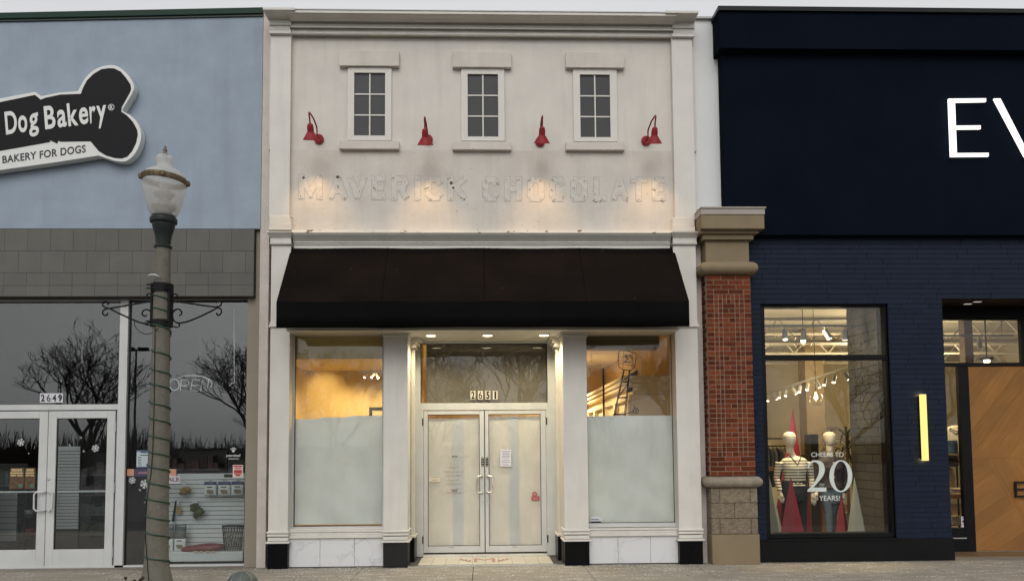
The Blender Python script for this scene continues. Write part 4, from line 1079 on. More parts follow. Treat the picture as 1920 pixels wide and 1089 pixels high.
dx1 = dx0+1.35
zc0 = wz(858.5, YE, 1870)
g = MB(); g.box(dx0, dx1, YE, YE+.05, dz0, dz1); OD = bpart(g, 'oak_door', oak('oak back', 0))
def boards(region, ang, pitch, name, off=0.0):
    mb = MB(); a = R(ang); n = (-math.sin(a), math.cos(a))
    ds = [p[0]*n[0]+p[1]*n[1] for p in region]; k = math.floor(min(ds)/pitch)-1
    while k*pitch < max(ds):
        lo, hi = k*pitch+off, (k+1)*pitch+off-.0015
        P = clip(clip(region, n, hi), (-n[0], -n[1]), -lo)
        if len(P) >= 3: mb.prism(P, YE-.012-.0006*(k % 3), YE-.001)
        k += 1
    return bpart(mb, name, oak('oak boards '+str(ang), ang), OD)
kx = wx(1849, 858, YE)
boards([(dx0, zc0), (dx1, zc0), (dx1, dz1), (dx0, dz1)], 50, .23, 'boards')
pz = lambda px, py: w(px, py, YE)
apex = (kx, zc0-.002); slope = math.tan(R(-62)); xe = kx+(dz0-zc0)/slope
boards([(dx0, dz0), (min(xe, dx1), dz0), apex, (dx0, zc0-.002)], 32, .20, 'boards', .05)
if True:
    R_ = [(min(xe, dx1), dz0), (dx1, dz0), (dx1, zc0-.002), apex]
    boards([(xe+.0015, dz0), (dx1, dz0), (dx1, zc0-.002), (apex[0]+.0015, zc0-.002)], -62, .20, 'boards')
g = MB()
Yh = YE-.06
ex_, hz1 = wx(1904, 920, Yh), wz(902, Yh, 1905); hz0_ = wz(931, Yh, 1905)
for q in ((ex_, ex_+.028, hz0_, hz1), (ex_+.028, ex_+.30, hz1-.022, hz1), (ex_+.028, ex_+.22, (hz0_+hz1)/2-.011, (hz0_+hz1)/2+.011), (ex_+.028, ex_+.30, hz0_, hz0_+.022)): g.box(q[0], q[1], Yh, Yh+.022, q[2], q[3])
for zq in (hz1-.011, hz0_+.011): g.box(ex_+.02, ex_+.035, Yh+.022, YE-.01, zq-.008, zq+.008)
bpart(g, 'handle', m_blackmetal, OD)
g = MB(); g.box(dx0, dx1, YE-.03, YE+.1, 0, dz0-.01); bpart(g, 'threshold', m_steel, OD)
# vertical light bar on the brick pier
YS = -.07
SC = thing('wall_light', 'tall lit vertical light bar on the navy brick pier beside the oak door', 'wall light', (wx(1732, 800, 0), 0, wz(800, YS, 1732)))
a, b_ = wp(1730.5, 739, YS), wp(1734.5, 863, YS)
xs_ = (a.x+b_.x)/2
g = MB(); g.box(xs_-.036, xs_+.036, YS-.03, YS+.03, b_.z, a.z); g.build('diffuser', emit('warm light bar', (1, .70, .20), 1.15), SC, bevel=.006)
g = MB(); g.box(xs_-.030, xs_+.030, YS+.03, -.004, b_.z+.02, a.z-.02); g.build('mount', m_blackmetal, SC)
ad = bpy.data.lights.new('light_bar_glow', 'AREA'); ad.shape = 'RECTANGLE'; ad.size = .05; ad.size_y = (a.z-b_.z)*.98; ad.energy = 14.0; ad.color = (1, .70, .25)
ao = bpy.data.objects.new('light_bar_glow', ad); COL.objects.link(ao); ao.location = (xs_, YS+.031, (a.z+b_.z)/2); ao.rotation_euler = (R(90), 0, 0); attach(ao, SC)
# big lit letters on the navy wall
YT = YN-.09
m_letter = emit('lit letter face', (1, .965, .87), 1.45)
EV = thing('sign', 'large thin lit white letters E and V on the navy upper wall', 'sign', (wx(1850, 240, YT), YN, wz(240, YT, 1850)))
g = MB()
for P in ([(1783.2, 293.5), (1794.5, 293.5), (1790.5, 185.3), (1779, 185.3)], [(1790.6, 191.6), (1849, 190.6), (1849, 184.6), (1790.5, 185.3)], [(1792.6, 242), (1839, 241.6), (1839, 235.4), (1792.4, 235.9)], [(1794.6, 293.5), (1854, 293), (1854, 286.8), (1794.3, 287.2)]):
    g.pprism(P, YT, .03)
e = g.build('letter', m_letter, EV)
g = MB()
for P in ([(1922, 294), (1932, 294), (1876, 185), (1864, 185)], [(1927, 294), (1938, 294), (1992, 185), (1985, 185)]): g.pprism(P, YT-.001*len(g.v)/16, .03)
v = g.build('letter', m_letter, EV)
for o, pts in ((e, ((1785, 190), (1789, 285), (1845, 188), (1850, 290), (1835, 238))), (v, ((1870, 187), (1988, 187), (1930, 285)))):
    g = MB()
    for p in pts: q = wp(*p, YT+.03); g.tube([q, (q.x, YN, q.z)], .008, 6)
    g.build('standoff', m_blackmetal, o)

# ------------------------------------------------------------------ inside the clothing shop
CX0, CX1, CY1, CZ = 4.02, 13.5, 10.0, 4.45
m_beige = mat('beige plaster', (.46, .40, .27), .8, .05, 1.5)
m_beige2 = mat('beige ceiling', (.42, .40, .33), .85, .04)
m_truss = mat('pale steel', (.55, .52, .44), .5)
g = MB(); g.box(CX0-.1, CX0, .3, CY1, 0, CZ); g.box(CX1, CX1+.1, .3, CY1, 0, CZ); g.box(CX0-.1, CX1+.1, CY1, CY1+.1, 0, CZ); bpart(g, 'room_wall', m_beige)
g = MB(); g.box(CX0-.1, CX1+.1, .26, CY1+.1, CZ, CZ+.3); bpart(g, 'room_ceiling', m_beige2)
g = MB(); g.box(CX0-.1, CX1+.1, .262, CY1+.1, -.1, .008); bpart(g, 'room_floor', mat('shop oak floor', (.16, .10, .055), .45, .2, 3))
g = MB(); g.box(x_n+.05, XR, .5, CY1+.3, 7.1, 7.3); g.box(CX0-.2, XR, CY1+.1, CY1+.3, 0, 7.3); bpart(g, 'roof', m_asph)
g = MB()
for y in (4.2, 6.2, 8.2):
    g.tube([(CX0, y, 4.2), (CX1, y, 4.2)], .035, 8); g.tube([(CX0, y, 3.75), (CX1, y, 3.75)], .03, 8)
    for k in range(12): x = CX0+.78*k; g.tube([(x, y, 3.75), (x+.39, y, 4.2), (x+.78, y, 3.75)], .016, 6)
g.tube([(CX0, 5.2, 3.9), (CX1, 5.3, 3.9)], .09, 10); bpart(g, 'roof_truss', m_truss)
# painted brick return beside the show window
g = MB(); rx = wx(1659, 785, .3)
g2 = MB(); g2.box(rx+.006, rx+.2, .275, 1.35, 0.02, CZ); rb = bpart(g2, 'return_wall', mat('dark joint', (.02, .018, .015), .9))
rg = random.Random(2)
for r in range(33):
    za = .02+r*.135; zb = za+.135
    y = .275-(.21 if r % 2 else 0)
    while y < 1.35:
        a, b_ = max(y, .276), min(y+.42, 1.349)
        if b_-a > .02 and zb < CZ: g.box(rx-rg.uniform(0, .004), rx+.03, a+.003, b_-.003, za+.004, zb-.004)
        y += .42
bpart(g, 'painted_brick', mat('grey painted brick', (.075, .070, .058), .6, .15, 8, bump=.3, bscale=40, island=.12), rb, bevel=.003)
d = bpy.data.lights.new('shop_spot', 'SPOT'); d.energy = 16; d.color = (1, .85, .6); d.spot_size = R(95); d.spot_blend = 1; d.shadow_soft_size = .04
o = bpy.data.objects.new('shop_spot', d); COL.objects.link(o); o.location = (5.1, .75, 3.35); o.rotation_euler = Vector((1, .05, -.05)).to_track_quat('-Z', 'Y').to_euler()  # added spot brightening the upper return wall, separate from the track heads
g = MB(); cx = wx(1527, 800, 7); g.box(cx-.22, cx+.22, 6.9, 7.3, 0, CZ); bpart(g, 'column', mat('taupe column', (.26, .20, .12), .8))
track([(4.33, 0, .15), (4.68, -.05, -.25), (4.98, 0, .1), (5.31, .45, -.2), (5.63, .0, .1)], wz(611, .75, 1530), .75, 4.1, 5.92, 'white track light with five lit heads across the top of the navy shop window', CZ, strength=9)
def pendant(px, py, Y, r, lab, grp='glass globe pendants in the navy shop'):
    p = wp(px, py, Y)
    T = thing('pendant_lamp', lab, 'pendant lamp', tuple(p), grp)
    g = MB(); g.tube([(p.x, Y, p.z+r*.98), (p.x, Y, CZ)], .006, 6); g.build('cord', m_iron, T)
    g = MB(); g.lathe([(r*math.sin(math.pi*k/14)+.0005, p.z-r*math.cos(math.pi*k/14)) for k in range(15)], (p.x, Y), 24); g.build('globe', glass('globe glass', (.96, .95, .9), .06), T, smooth=True)
    g = MB(); g.lathe([(.001, p.z-r*.2), (r*.24, p.z), (r*.26, p.z+r*.2), (r*.16, p.z+r*.5), (.015, p.z+r*.6), (.015, p.z+r*.98)], (p.x, Y), 14); g.build('bulb', emit('globe bulb', (1, .80, .45), 12), T, smooth=True)
    return T
pendant(1506, 641, 1.5, .14, 'clear glass globe pendant high in the navy shop window, nearest the glass')
pendant(1530, 747, 4.5, .14, 'clear glass globe pendant hanging deeper inside, above the second mannequin')
# long track running back into the shop
TB = thing('track_light', 'long pale track light with many small lit heads running back into the navy shop', 'track light', (6.8, 5, 3.1), 'track lights inside the shops')
pa, pb = wp(1594, 687, 2.9), wp(1436, 738, 9.2)
zt = 3.05
pa = Vector((wx(1594, 687, 2.9), 2.9, wz(687, 2.9, 1594))); pb = Vector((wx(1436, 738, 9.2), 9.2, wz(738, 9.2, 1436)))
g = MB(); g.tube([pa, pb], .022, 6); g.tube([pa, (pa.x, pa.y, CZ)], .006, 5); g.tube([pb, (pb.x, pb.y, CZ)], .006, 5); g.build('rail', m_alu, TB)
for k in range(11):
    u = (k+.5)/11; u = u**1.0; c = pa+(pb-pa)*u+Vector((0, 0, -.09)); d = Vector((-.35 if k % 3 else .4, -.35, -1)).normalized()
    h = MB(); h.tube([c-d*.01, c+d*.14], .036, 10); h.tube([c, c+Vector((0, 0, .09))], .008, 5); hd = h.build('spot_head', m_alu, TB)
    h = MB(); h.tube([c+d*.135, c+d*.144], .033, 10); h.build('lens', emit('lens glow', (1, .88, .62), 5), hd)
g2_ = track([(6.75, .2, .2), (7.35, -.1, .3), (7.95, -.2, .3), (8.6, .1, .2)], wz(629, 2.0, 1840), 2.0, 6.3, 9.2, 'white track light with unlit looking heads behind the glass over the oak door', CZ, strength=.3)
BPp = thing('pendant_lamp', 'thin stem pendant lamp behind the glass over the oak door', 'pendant lamp', (0, 0, 0), 'glass globe pendants in the navy shop')
p = wp(1850, 672, 2.6); BPp.location = p
g = MB(); g.tube([p, (p.x, p.y, CZ)], .012, 6); g.build('stem', m_iron, BPp); g = MB(); g.lathe([(.01, p.z+.03), (.11, p.z+.02), (.12, p.z), (.10, p.z-.02)], (p.x, p.y), 16); g.build('canopy', m_iron, BPp)
g = MB(); g.lathe([(.001, p.z-.021), (.05, p.z-.03), (.05, p.z-.07), (.001, p.z-.09)], (p.x, p.y), 12); g.build('bulb', emit('stem bulb', (1, .85, .55), 6), BPp)
g = MB(); cx = wx(1813, 640, 2.3); g.box(cx-.075, cx+.075, 2.25, 2.4, 0, CZ); bpart(g, 'column', mat('oak post', (.25, .15, .05), .5))
for loc, wt in (((5.4, 5.4, 3.2), 85), ((8.2, 5.0, 3.2), 120), ((10.5, 6.0, 3.2), 80)): room_light(loc, wt, .3, (1, .80, .48))
for x, y, wt, tgt in ((4.75, .40, 300, (.0, .12, -1)), (5.4, .75, 130, (0, .12, -1)), (7.45, 1.0, 150, (0, .15, -1)), (6.9, 8.7, 260, (.0, .5, -1)), (8.2, 1.6, 40, (-.35, .2, -1))):
    d = bpy.data.lights.new('shop_spot', 'SPOT'); d.energy = wt; d.color = (1, .80, .48); d.spot_size = R(70); d.spot_blend = .7; d.shadow_soft_size = .05
    o = bpy.data.objects.new('shop_spot', d); COL.objects.link(o); o.location = (x, y, 3.3); o.rotation_euler = Vector(tgt).to_track_quat('-Z', 'Y').to_euler()

# mannequins
def baked(mb, voxel, name, m, parent, smooth_it=4):
    me = mb.mesh('tmp', m); o = bpy.data.objects.new('tmp', me); COL.objects.link(o)
    r = o.modifiers.new('r', 'REMESH'); r.mode = 'VOXEL'; r.voxel_size = voxel
    s = o.modifiers.new('s', 'SMOOTH'); s.factor = .5; s.iterations = smooth_it
    dg = bpy.context.evaluated_depsgraph_get(); me2 = bpy.data.meshes.new_from_object(o.evaluated_get(dg)); bpy.data.objects.remove(o); bpy.data.meshes.remove(me)
    me2.name = name
    if not me2.materials: me2.materials.append(m)
    for p in me2.polygons: p.use_smooth = True
    o = bpy.data.objects.new(name, me2); COL.objects.link(o); attach(o, parent); return o
m_skin = mat('matt cream mannequin', (.55, .50, .38), .5, .03)
def stripes():
    m = bpy.data.materials.new('striped knit'); t, b = nodes(m)
    tc = t.nodes.new('ShaderNodeTexCoord'); sp = t.nodes.new('ShaderNodeSeparateXYZ'); t.links.new(tc.outputs['Object'], sp.inputs[0])
    a = t.nodes.new('ShaderNodeMath'); a.operation = 'DIVIDE'; a.inputs[1].default_value = .044; t.links.new(sp.outputs[2], a.inputs[0])
    fr = t.nodes.new('ShaderNodeMath'); fr.operation = 'FRACT'; t.links.new(a.outputs[0], fr.inputs[0])
    lt = t.nodes.new('ShaderNodeMath'); lt.operation = 'LESS_THAN'; lt.inputs[1].default_value = .33; t.links.new(fr.outputs[0], lt.inputs[0])
    l2 = t.nodes.new('ShaderNodeMath'); l2.operation = 'LESS_THAN'; l2.inputs[1].default_value = 1.425; t.links.new(sp.outputs[2], l2.inputs[0])
    mu = t.nodes.new('ShaderNodeMath'); mu.operation = 'MULTIPLY'; t.links.new(lt.outputs[0], mu.inputs[0]); t.links.new(l2.outputs[0], mu.inputs[1])
    t.links.new(mixc(t, mu.outputs[0], (.62, .57, .44), (.015, .016, .025)), b.inputs['Base Color']); b.inputs['Roughness'].default_value = .9; return m
def mannequin(lab, Y, head, chin_y, top_y, sh, hemy, arms, legs, m_top, m_legs, hw, vest=False):
    """pixel landmarks of the figure on plane Y -> body, knitwear and trousers"""
    p = wp(*head, Y)
    T = thing('mannequin', lab, 'mannequin', (wx(sh[0], sh[1], Y), Y, .06), 'mannequins in the navy shop window')
    zt, zc, zs, zh = wz(top_y, Y, head[0]), wz(chin_y, Y, head[0]), wz(sh[1], Y, sh[0]), wz(hemy, Y, sh[0])
    sx = wx(sh[0], sh[1], Y); hx = p.x; H = zt-zc; S_ = hw
    body = MB()
    body.loft([(hx, Y, zc-.11, .052, .055), (hx, Y-.005, zc-.02, .055, .06), (hx, Y-.015, zc+.01, .060, .075), (hx, Y-.012, zc+H*.25, .078, .092), (hx, Y-.005, zc+H*.5, .090, .105), (hx, Y, zc+H*.7, .092, .108), (hx, Y+.002, zc+H*.86, .076, .092), (hx, Y, zc+H*.96, .045, .055), (hx, Y, zt, .012, .015)], 18)
    tors = lambda e: [((hx+sx*2)/3, Y, zs+.06, .06+e, .06+e), (sx, Y, zs+.03, S_*.62+e, .075+e), (sx, Y, zs-.02, S_*.9+e, .095+e), (sx, Y-.01, zs-.13, S_*.82+e, .115+e), (sx, Y-.005, zs-.25, S_*.70+e, .10+e), (sx, Y, zs-.34, S_*.72+e, .10+e), (sx, Y, zh-.06, S_*.86+e, .115+e)]
    body.loft([(hx, Y, zc-.05, .05, .052)]+tors(-.012)+[(sx, Y, zh-.2, S_*.86, .11)], 18)
    top = MB(); top.loft(tors(.006 if not vest else .03)[0 if vest else 1:], 20)
    tr = MB()
    for a in arms:
        P = [wp(q[0], q[1], Y+q[2]) for q in a[:3]]
        m1, m2 = (P[0]+P[1])/2, (P[1]+P[2])/2
        ch_ = [P[0], m1, P[1], m2, P[2]]
        body.tube(ch_, [.047, .043, .037, .033, .023], 10)
        top.tube([P[0], m1, P[1], m2, P[1]+(P[2]-P[1])*.93], [.060, .053, .046, .042, .038], 12)
        tip = wp(a[3][0], a[3][1], Y+a[3][2]); hd = (tip-P[2]); L = hd.length; hd.normalize()
        side = Vector((hd.z, 0, -hd.x)).normalized()
        palm = P[2]+hd*L*.45
        body.tube([P[2]-hd*.01, P[2]+hd*L*.25, palm], [.022, .032, .030], 10)
        for k, (o_, ln) in enumerate(((-.026, .42), (-.009, .55), (.009, .50), (.026, .38))):
            b0 = palm+side*o_; b1 = b0+(hd+side*o_*6).normalized()*L*ln*.55; b2 = b1+(hd*.9+Vector((0, .35, 0))).normalized()*L*ln*.5
            body.tube([b0-hd*.015, b1, b2], [.010, .009, .006], 7)
        sg = a[4]; b0 = P[2]+hd*L*.2+side*sg*.024; body.tube([b0, b0+(hd+side*sg*.9).normalized()*.035, b0+(hd+side*sg*.3).normalized()*.065], [.011, .010, .007], 7)
    for lg in legs:
        K = [Vector((wx(q[0], q[1], Y), Y+q[2], max(.1, wz(q[1], Y, q[0])))) for q in lg]
        ank = Vector((K[-1].x, K[-1].y, .13))
        tr.tube([K[0]+Vector((0, 0, .12)), K[0], (K[0]+K[1])/2, K[1], (K[1]+ank)/2, ank], [.095, .098, .085, .068, .062, .060], 14)
        body.tube([K[0]+Vector((0, 0, .1)), K[1], ank, ank-Vector((0, 0, .04))], [.08, .05, .035, .04], 10)
        body.tube([ank+Vector((0, .03, -.035)), ank+Vector((0, -.06, -.045)), ank+Vector((0, -.15, -.05))], [.035, .035, .022], 10)
    tr.loft([(sx, Y, zh-.30, S_*.66, .10), (sx, Y, zh-.18, S_*.86, .118), (sx, Y, zh-.06, S_*.84, .115), (sx, Y, zh+.03, S_*.78, .105)], 18)
    baked(body, .0065, 'body', m_skin, T, 3)
    o = baked(top, .009, 'puffer_vest' if vest else 'cardigan', m_top, T, 3)
    baked(tr, .010, 'jeans' if vest else 'trousers', m_legs, T, 3)
    return T, o, sx, zs, zh
M1, kn, sx, zs, zh = mannequin('cream mannequin in a striped cream cardigan and dark trousers in the navy shop window', .75, (1480, 822), 836, 808.5, (1489, 861), 903,
    [((1461, 866, 0), (1456, 896, .02), (1463, 923, -.04), (1469, 944, -.06), 1), ((1517, 866, 0), (1521, 896, .02), (1523, 924, -.03), (1527, 948, -.05), -1)],
    [((1478, 915, 0), (1474, 962, -.02)), ((1502, 915, 0), (1506, 962, .03))], stripes(), mat('black trousers', (.012, .013, .018), .85, .2, 9), .225)
g = MB()
for k in range(6): z = zs-.09-k*.052; g.disc(sx+.004, .75-.128, z, .008, .012, 10)
g.build('button', m_plate, kn)
g = MB(); g.tube([(sx-.085, .70, zs+.055), (sx-.05, .655, zs-.0), (sx, .628, zs-.075), (sx+.05, .655, zs-.0), (sx+.085, .70, zs+.055)], .007, 6); g.build('neckline', mat('dark trim', (.02, .02, .025), .8), kn)
m_vest = mat('plaid puffer', (.018, .011, .015), .7, .5, 11, stretch=(1, 1, 1), bump=.6, bscale=12, bdist=.03)
M2, vs_, sx, zs, zh = mannequin('cream mannequin in a dark padded vest and blue jeans, the one nearer the brick return', 1.1, (1555, 822), 833, 808.5, (1557, 861), 908,
    [((1533, 866, 0), (1529, 896, .02), (1531, 922, -.04), (1529, 940, -.06), 1), ((1580, 866, 0), (1586, 897, .02), (1582, 926, -.05), (1578, 947, -.07), -1)],
    [((1546, 920, 0), (1553, 962, -.02)), ((1567, 920, 0), (1563, 965, .05))], m_vest, mat('blue jeans', (.085, .115, .145), .85, .35, 7), .205, vest=True)
g = MB()
for k in range(4): g.disc(sx-.02, 1.1-.155, zs-.05-k*.11, .011, .012, 10)
g.build('button', m_plate, vs_)

# folded paper trees
def paper_tree(lab, apx, base0, base1, by, Y, m, dep=.25, ridge=False):
    A = wp(*apx, Y); B0, B1 = wp(base0, by, Y), wp(base1, by, Y)
    k = (A.z-.06)/(A.z-B0.z)
    x0, x1 = A.x+(B0.x-A.x)*k, A.x+(B1.x-A.x)*k; hw = (x1-x0)/2; c = (x0+x1)/2
    g = MB(); n = 4 if not ridge else 6
    g.add([(A.x, Y, A.z)]+[(c+hw*math.cos(2*math.pi*i/n+(0 if ridge else 0)), Y+dep*math.sin(2*math.pi*i/n), .06) for i in range(n)], [tuple([0, i+1, (i+1) % n+1]) for i in range(n)]+[tuple(range(n, 0, -1))])
    return tag(g.build('paper_tree', m), lab, 'paper tree', 'paper trees in the navy shop window')
m_ptred = mat('red card', (.17, .010, .020), .6, .05); m_ptgrey = mat('grey card', (.22, .23, .20), .6, .04)
paper_tree('tall red paper tree standing behind the striped cardigan mannequin', (1486.5, 765), 1448, 1524, 998, 1.25, m_ptred)
paper_tree('low red paper tree in front of the black trousers of the striped mannequin', (1482.5, 892), 1464, 1508, 998, .42, m_ptred, .12)
paper_tree('grey paper tree in the left corner of the navy shop window', (1441.5, 890), 1445, 1468, 998, .5, m_ptgrey, .15)
paper_tree('grey folded paper tree right of the jeans of the vest mannequin', (1602, 893), 1589, 1625, 998, .55, m_ptgrey, .16, True)
paper_tree('low red paper tree behind the jeans of the vest mannequin', (1578, 925), 1566, 1592, 998, 1.0, m_ptred, .15)
g = MB(); g.box(sx0-.02, rx+.005, .28, 1.9, .02, .06); tag(g.build('display_platform', mat('dark platform', (.03, .025, .02), .6)), 'low dark display platform under the mannequins in the navy shop window', 'platform')
# strap leaved plant
PT = thing('potted_plant', 'green strap leaved plant behind the vest mannequin in the navy shop window', 'plant', (wx(1593, 850, 1.75), 1.75, 0))
c0 = Vector((wx(1587, 835, 1.75), 1.75, wz(835, 1.75, 1587)))
rg = random.Random(4); g = MB()
for k in range(60):
    a = rg.uniform(0, 6.28); L = rg.uniform(.45, .85); up = rg.uniform(.5, 1.2); h0 = rg.uniform(-.3, .22); wd = rg.uniform(.016, .028)
    dr = Vector((math.cos(a), math.sin(a)*.7, 0)); pr_ = []
    for i in range(8):
        t_ = i/7; p = c0+Vector((0, 0, h0))+dr*L*(t_**.9)*.8+Vector((0, 0, L*(up*t_-1.15*t_*t_)))
        sd = Vector((-dr.y, dr.x, 0))*wd*(math.sin(math.pi*min(1, .12+t_*.88)))
        pr_.append((p-sd, p+Vector((0, 0, -.004)), p+sd))
    vs = [q for r_ in pr_ for q in r_]; g.add(vs, [(i*3+j, i*3+j+1, i*3+j+4, i*3+j+3) for i in range(7) for j in range(2)])
g.build('foliage', mat('dark green leaf', (.014, .024, .008), .45, .35, 9), PT)
g = MB(); g.tube([(c0.x, c0.y, .5), (c0.x+.02, c0.y, c0.z+.2)], .022, 8); g.build('stem', mat('plant stem', (.12, .08, .04), .8), PT)
g = MB(); g.lathe([(.12, .02), (.17, .5), (.18, .52), (.16, .52), (.15, .46)], (c0.x, c0.y), 20); g.build('pot', m_ptgrey, PT)
# lettering on the show window
LT = thing('window_lettering', 'pale lettering CHEERS TO 20 YEARS on the navy shop window', 'lettering', (wx(1555, 890, YGR), YGR, wz(890, YGR, 1555)))
m_vinyl = mat('pale vinyl', (.60, .64, .60), .6)
YV = YGR-.0015
def stroke(mb, pts, box, Y, d):
    a, b_, c, e = box
    P = [(Vector((p[0], p[1])), p[2]) for p in pts]; l, r = [], []
    for i, (p, wd) in enumerate(P):
        t_ = (P[min(i+1, len(P)-1)][0]-P[max(i-1, 0)][0]); t_ = Vector((t_.x*.68, t_.y)).normalized(); nn = Vector((-t_.y/.68, t_.x))
        l.append(p+nn*wd*.5); r.append(p-nn*wd*.5)
    mp = lambda q: w(a+(c-a)*q.x, e-(e-b_)*q.y, Y)
    for i in range(len(P)-1): mb.prism([mp(l[i]), mp(r[i]), mp(r[i+1]), mp(l[i+1])], Y-d, Y)
def smooth_pts(pts, n=4):
    out = []
    for i in range(len(pts)-1):
        p0, p1, p2, p3 = pts[max(i-1, 0)], pts[i], pts[i+1], pts[min(i+2, len(pts)-1)]
        for k in range(n):
            t_ = k/n
            out.append(tuple(.5*((2*p1[j])+(-p0[j]+p2[j])*t_+(2*p0[j]-5*p1[j]+4*p2[j]-p3[j])*t_*t_+(-p0[j]+3*p1[j]-3*p2[j]+p3[j])*t_**3) for j in range(3)))
    return out+[pts[-1]]
g = MB(); letters_box(g, 'CHEERS TO', 1521, 847.5, 1582, 856, YV, .001, bold=.005); g.build('words', m_vinyl, LT)
g = MB(); letters_box(g, 'YEARS!', 1536, 928.5, 1575, 938, YV, .001, bold=.005); g.build('words', m_vinyl, LT)
g = MB(); stroke(g, smooth_pts([(.06, .74, .05), (.12, .87, .06), (.28, .965, .055), (.48, .965, .07), (.68, .88, .16), (.74, .72, .19), (.69, .55, .17), (.52, .36, .11), (.28, .16, .07), (.04, .03, .05)]), (1513, 862.5, 1551, 921), YV, .001)
b2 = [(1513, 921), (1549.5, 921), (1549.5, 913.5), (1519, 913.5)]; g.prism([w(*q, YV-.0012) for q in b2], YV-.0022, YV-.0012); g.build('digit', m_vinyl, LT)
g = MB(); n = 40; c_ = (1576.5, 892); O = [(c_[0]+21.5*math.cos(2*math.pi*k/n), c_[1]-30*math.sin(2*math.pi*k/n)) for k in range(n)]; I = [(c_[0]+13.2*math.cos(2*math.pi*k/n), c_[1]-27.6*math.sin(2*math.pi*k/n)) for k in range(n)]
for k in range(n): k2 = (k+1) % n; g.prism([w(*O[k], YV), w(*O[k2], YV), w(*I[k2], YV), w(*I[k], YV)], YV-.001, YV)
g.build('digit', m_vinyl, LT)

# furniture deeper inside
def garment(mb, x, y, z, wd, L, lean=0):
    mb.loft([(x, y, z-L, wd*.5, .05), (x+lean, y, z-L*.6, wd*.44, .05), (x, y, z-.12, wd*.5, .045), (x, y, z-.03, wd*.34, .03), (x, y, z, .03, .02)], 12)
RKX, RKY = wx(1443, 850, 3.2), 3.2
RK = thing('clothes_rack', 'black clothes rack full of grey garments behind the striped mannequin', 'clothes rack', (RKX, RKY, 0))
g = MB(); zr = wz(836, RKY, 1440)
for dx in (-.5, .45): g.tube([(RKX+dx, RKY, .03), (RKX+dx, RKY, zr+.14)], .014, 6)
g.tube([(RKX-.5, RKY, zr), (RKX+.45, RKY, zr)], .014, 6); g.tube([(RKX-.5, RKY, zr+.14), (RKX+.45, RKY, zr+.14)], .014, 6); g.build('frame', m_iron, RK)
cols = [(.2, .19, .17), (.34, .31, .26), (.12, .12, .13), (.42, .37, .28), (.22, .2, .18), (.3, .3, .3)]
for k in range(12):
    g = MB(); x = RKX-.46+k*.075
    g.loft([(x, RKY, zr-.75, .030, .2), (x, RKY, zr-.4, .028, .18), (x, RKY, zr-.14, .026, .21), (x, RKY, zr-.06, .02, .12), (x, RKY, zr-.02, .006, .02)], 12)
    tag(g.build('garment', mat('hanging cloth', cols[k % 6], .9, .2, 8), None, smooth=True), 'grey or beige garment hanging on the black rack behind the striped mannequin', 'garment', 'garments on the black rack')
g = MB(); x0, x1, z0, z1 = rect(1521, 813.5, 1535, 852, 3.4); g.box(x0, x1, 3.4, 3.7, z0, z1); LK = tag(g.build('wall_cabinet', mat('dark brown cabinet', (.018, .012, .010), .35), bevel=.008), 'dark brown tall box standing between the two mannequins, further inside', 'cabinet')
g = MB(); g.box(x0+.03, x1-.03, 3.392, 3.4, z0+.05, z1-.05); g.build('door', mat('dark panel', (.028, .018, .015), .3), LK); g = MB(); g.box(x0-.06, x1+.06, 3.35, 3.75, .01, z0); g.build('stand', mat('dark stand', (.03, .02, .015), .5), LK)
TBL = thing('display_table', 'light wooden display table behind the striped mannequin', 'table', (wx(1447, 880, 2.4), 2.6, 0))
tx = wx(1455, 880, 2.4); tz = wz(876, 2.4, 1450)
g = MB(); g.box(tx-.5, tx+.9, 2.4, 3.1, tz-.06, tz); g.build('tabletop', oak('table oak', 0), TBL)
for dx in (-.45, .82):
    for y in (2.45, 3.02): g = MB(); g.box(tx+dx, tx+dx+.06, y, y+.06, .01, tz-.06); g.build('leg', oak('table leg', 90), TBL)
# garments seen through the side light
YQ = 1.25
def qrect(a, b_, c, d, Y=YQ): return rect(a, b_, c, d, Y)
SH = thing('display_shelf', 'pale wooden shelf unit behind the narrow side window beside the oak door', 'shelf', (wx(1795, 920, YQ), 1.4, 0))
x0, x1, z0, z1 = qrect(1770, 927, 1815, 934); g = MB(); g.box(x0-.2, x1, 1.25, 1.7, z0, z1); g.build('board', oak('shelf oak', 0), SH)
g = MB(); g.box(x0-.2, x1, 1.25, 1.7, .35, .38); g.build('board', oak('shelf oak low', 0), SH)
for dx in (x0-.18, x1-.05): g = MB(); g.box(dx, dx+.04, 1.3, 1.34, .01, z0); g.build('leg', m_iron, SH)
def cloth_stack(lab, cat, name, a, b_, c, d, m, n, Y=YQ+.05):
    x0, x1, z0, z1 = rect(a, b_, c, d, Y); g = MB(); h = (z1-z0)/n
    for k in range(n): g.box(x0-.01*(k % 2), x1-.012*((k+1) % 2), Y+.005*(k % 2), Y+.3, z0+k*h+.002, z0+(k+1)*h-.002)
    return tag(g.build(name, m, None, bevel=.008), lab, cat)
cloth_stack('stack of folded cream tops on the shelf behind the narrow side window', 'folded clothes', 'folded_clothes', 1784, 915, 1812, 926.8, mat('cream cotton', (.55, .50, .36), .9, .1, 10), 3)
cloth_stack('black folded sweaters hanging high behind the narrow side window', 'folded clothes', 'folded_clothes', 1772, 853, 1798, 875, mat('black knit', (.012, .012, .014), .9, .2, 20), 3)
g = MB(); p = wp(1793, 905, YQ); garment(g, p.x, YQ+.2, wz(876, YQ, 1793), .22, .32, .02); tag(g.build('trousers', mat('khaki cotton', (.42, .34, .2), .9, .15, 9), None, smooth=True), 'khaki trousers hanging above the shelf behind the narrow side window', 'trousers')
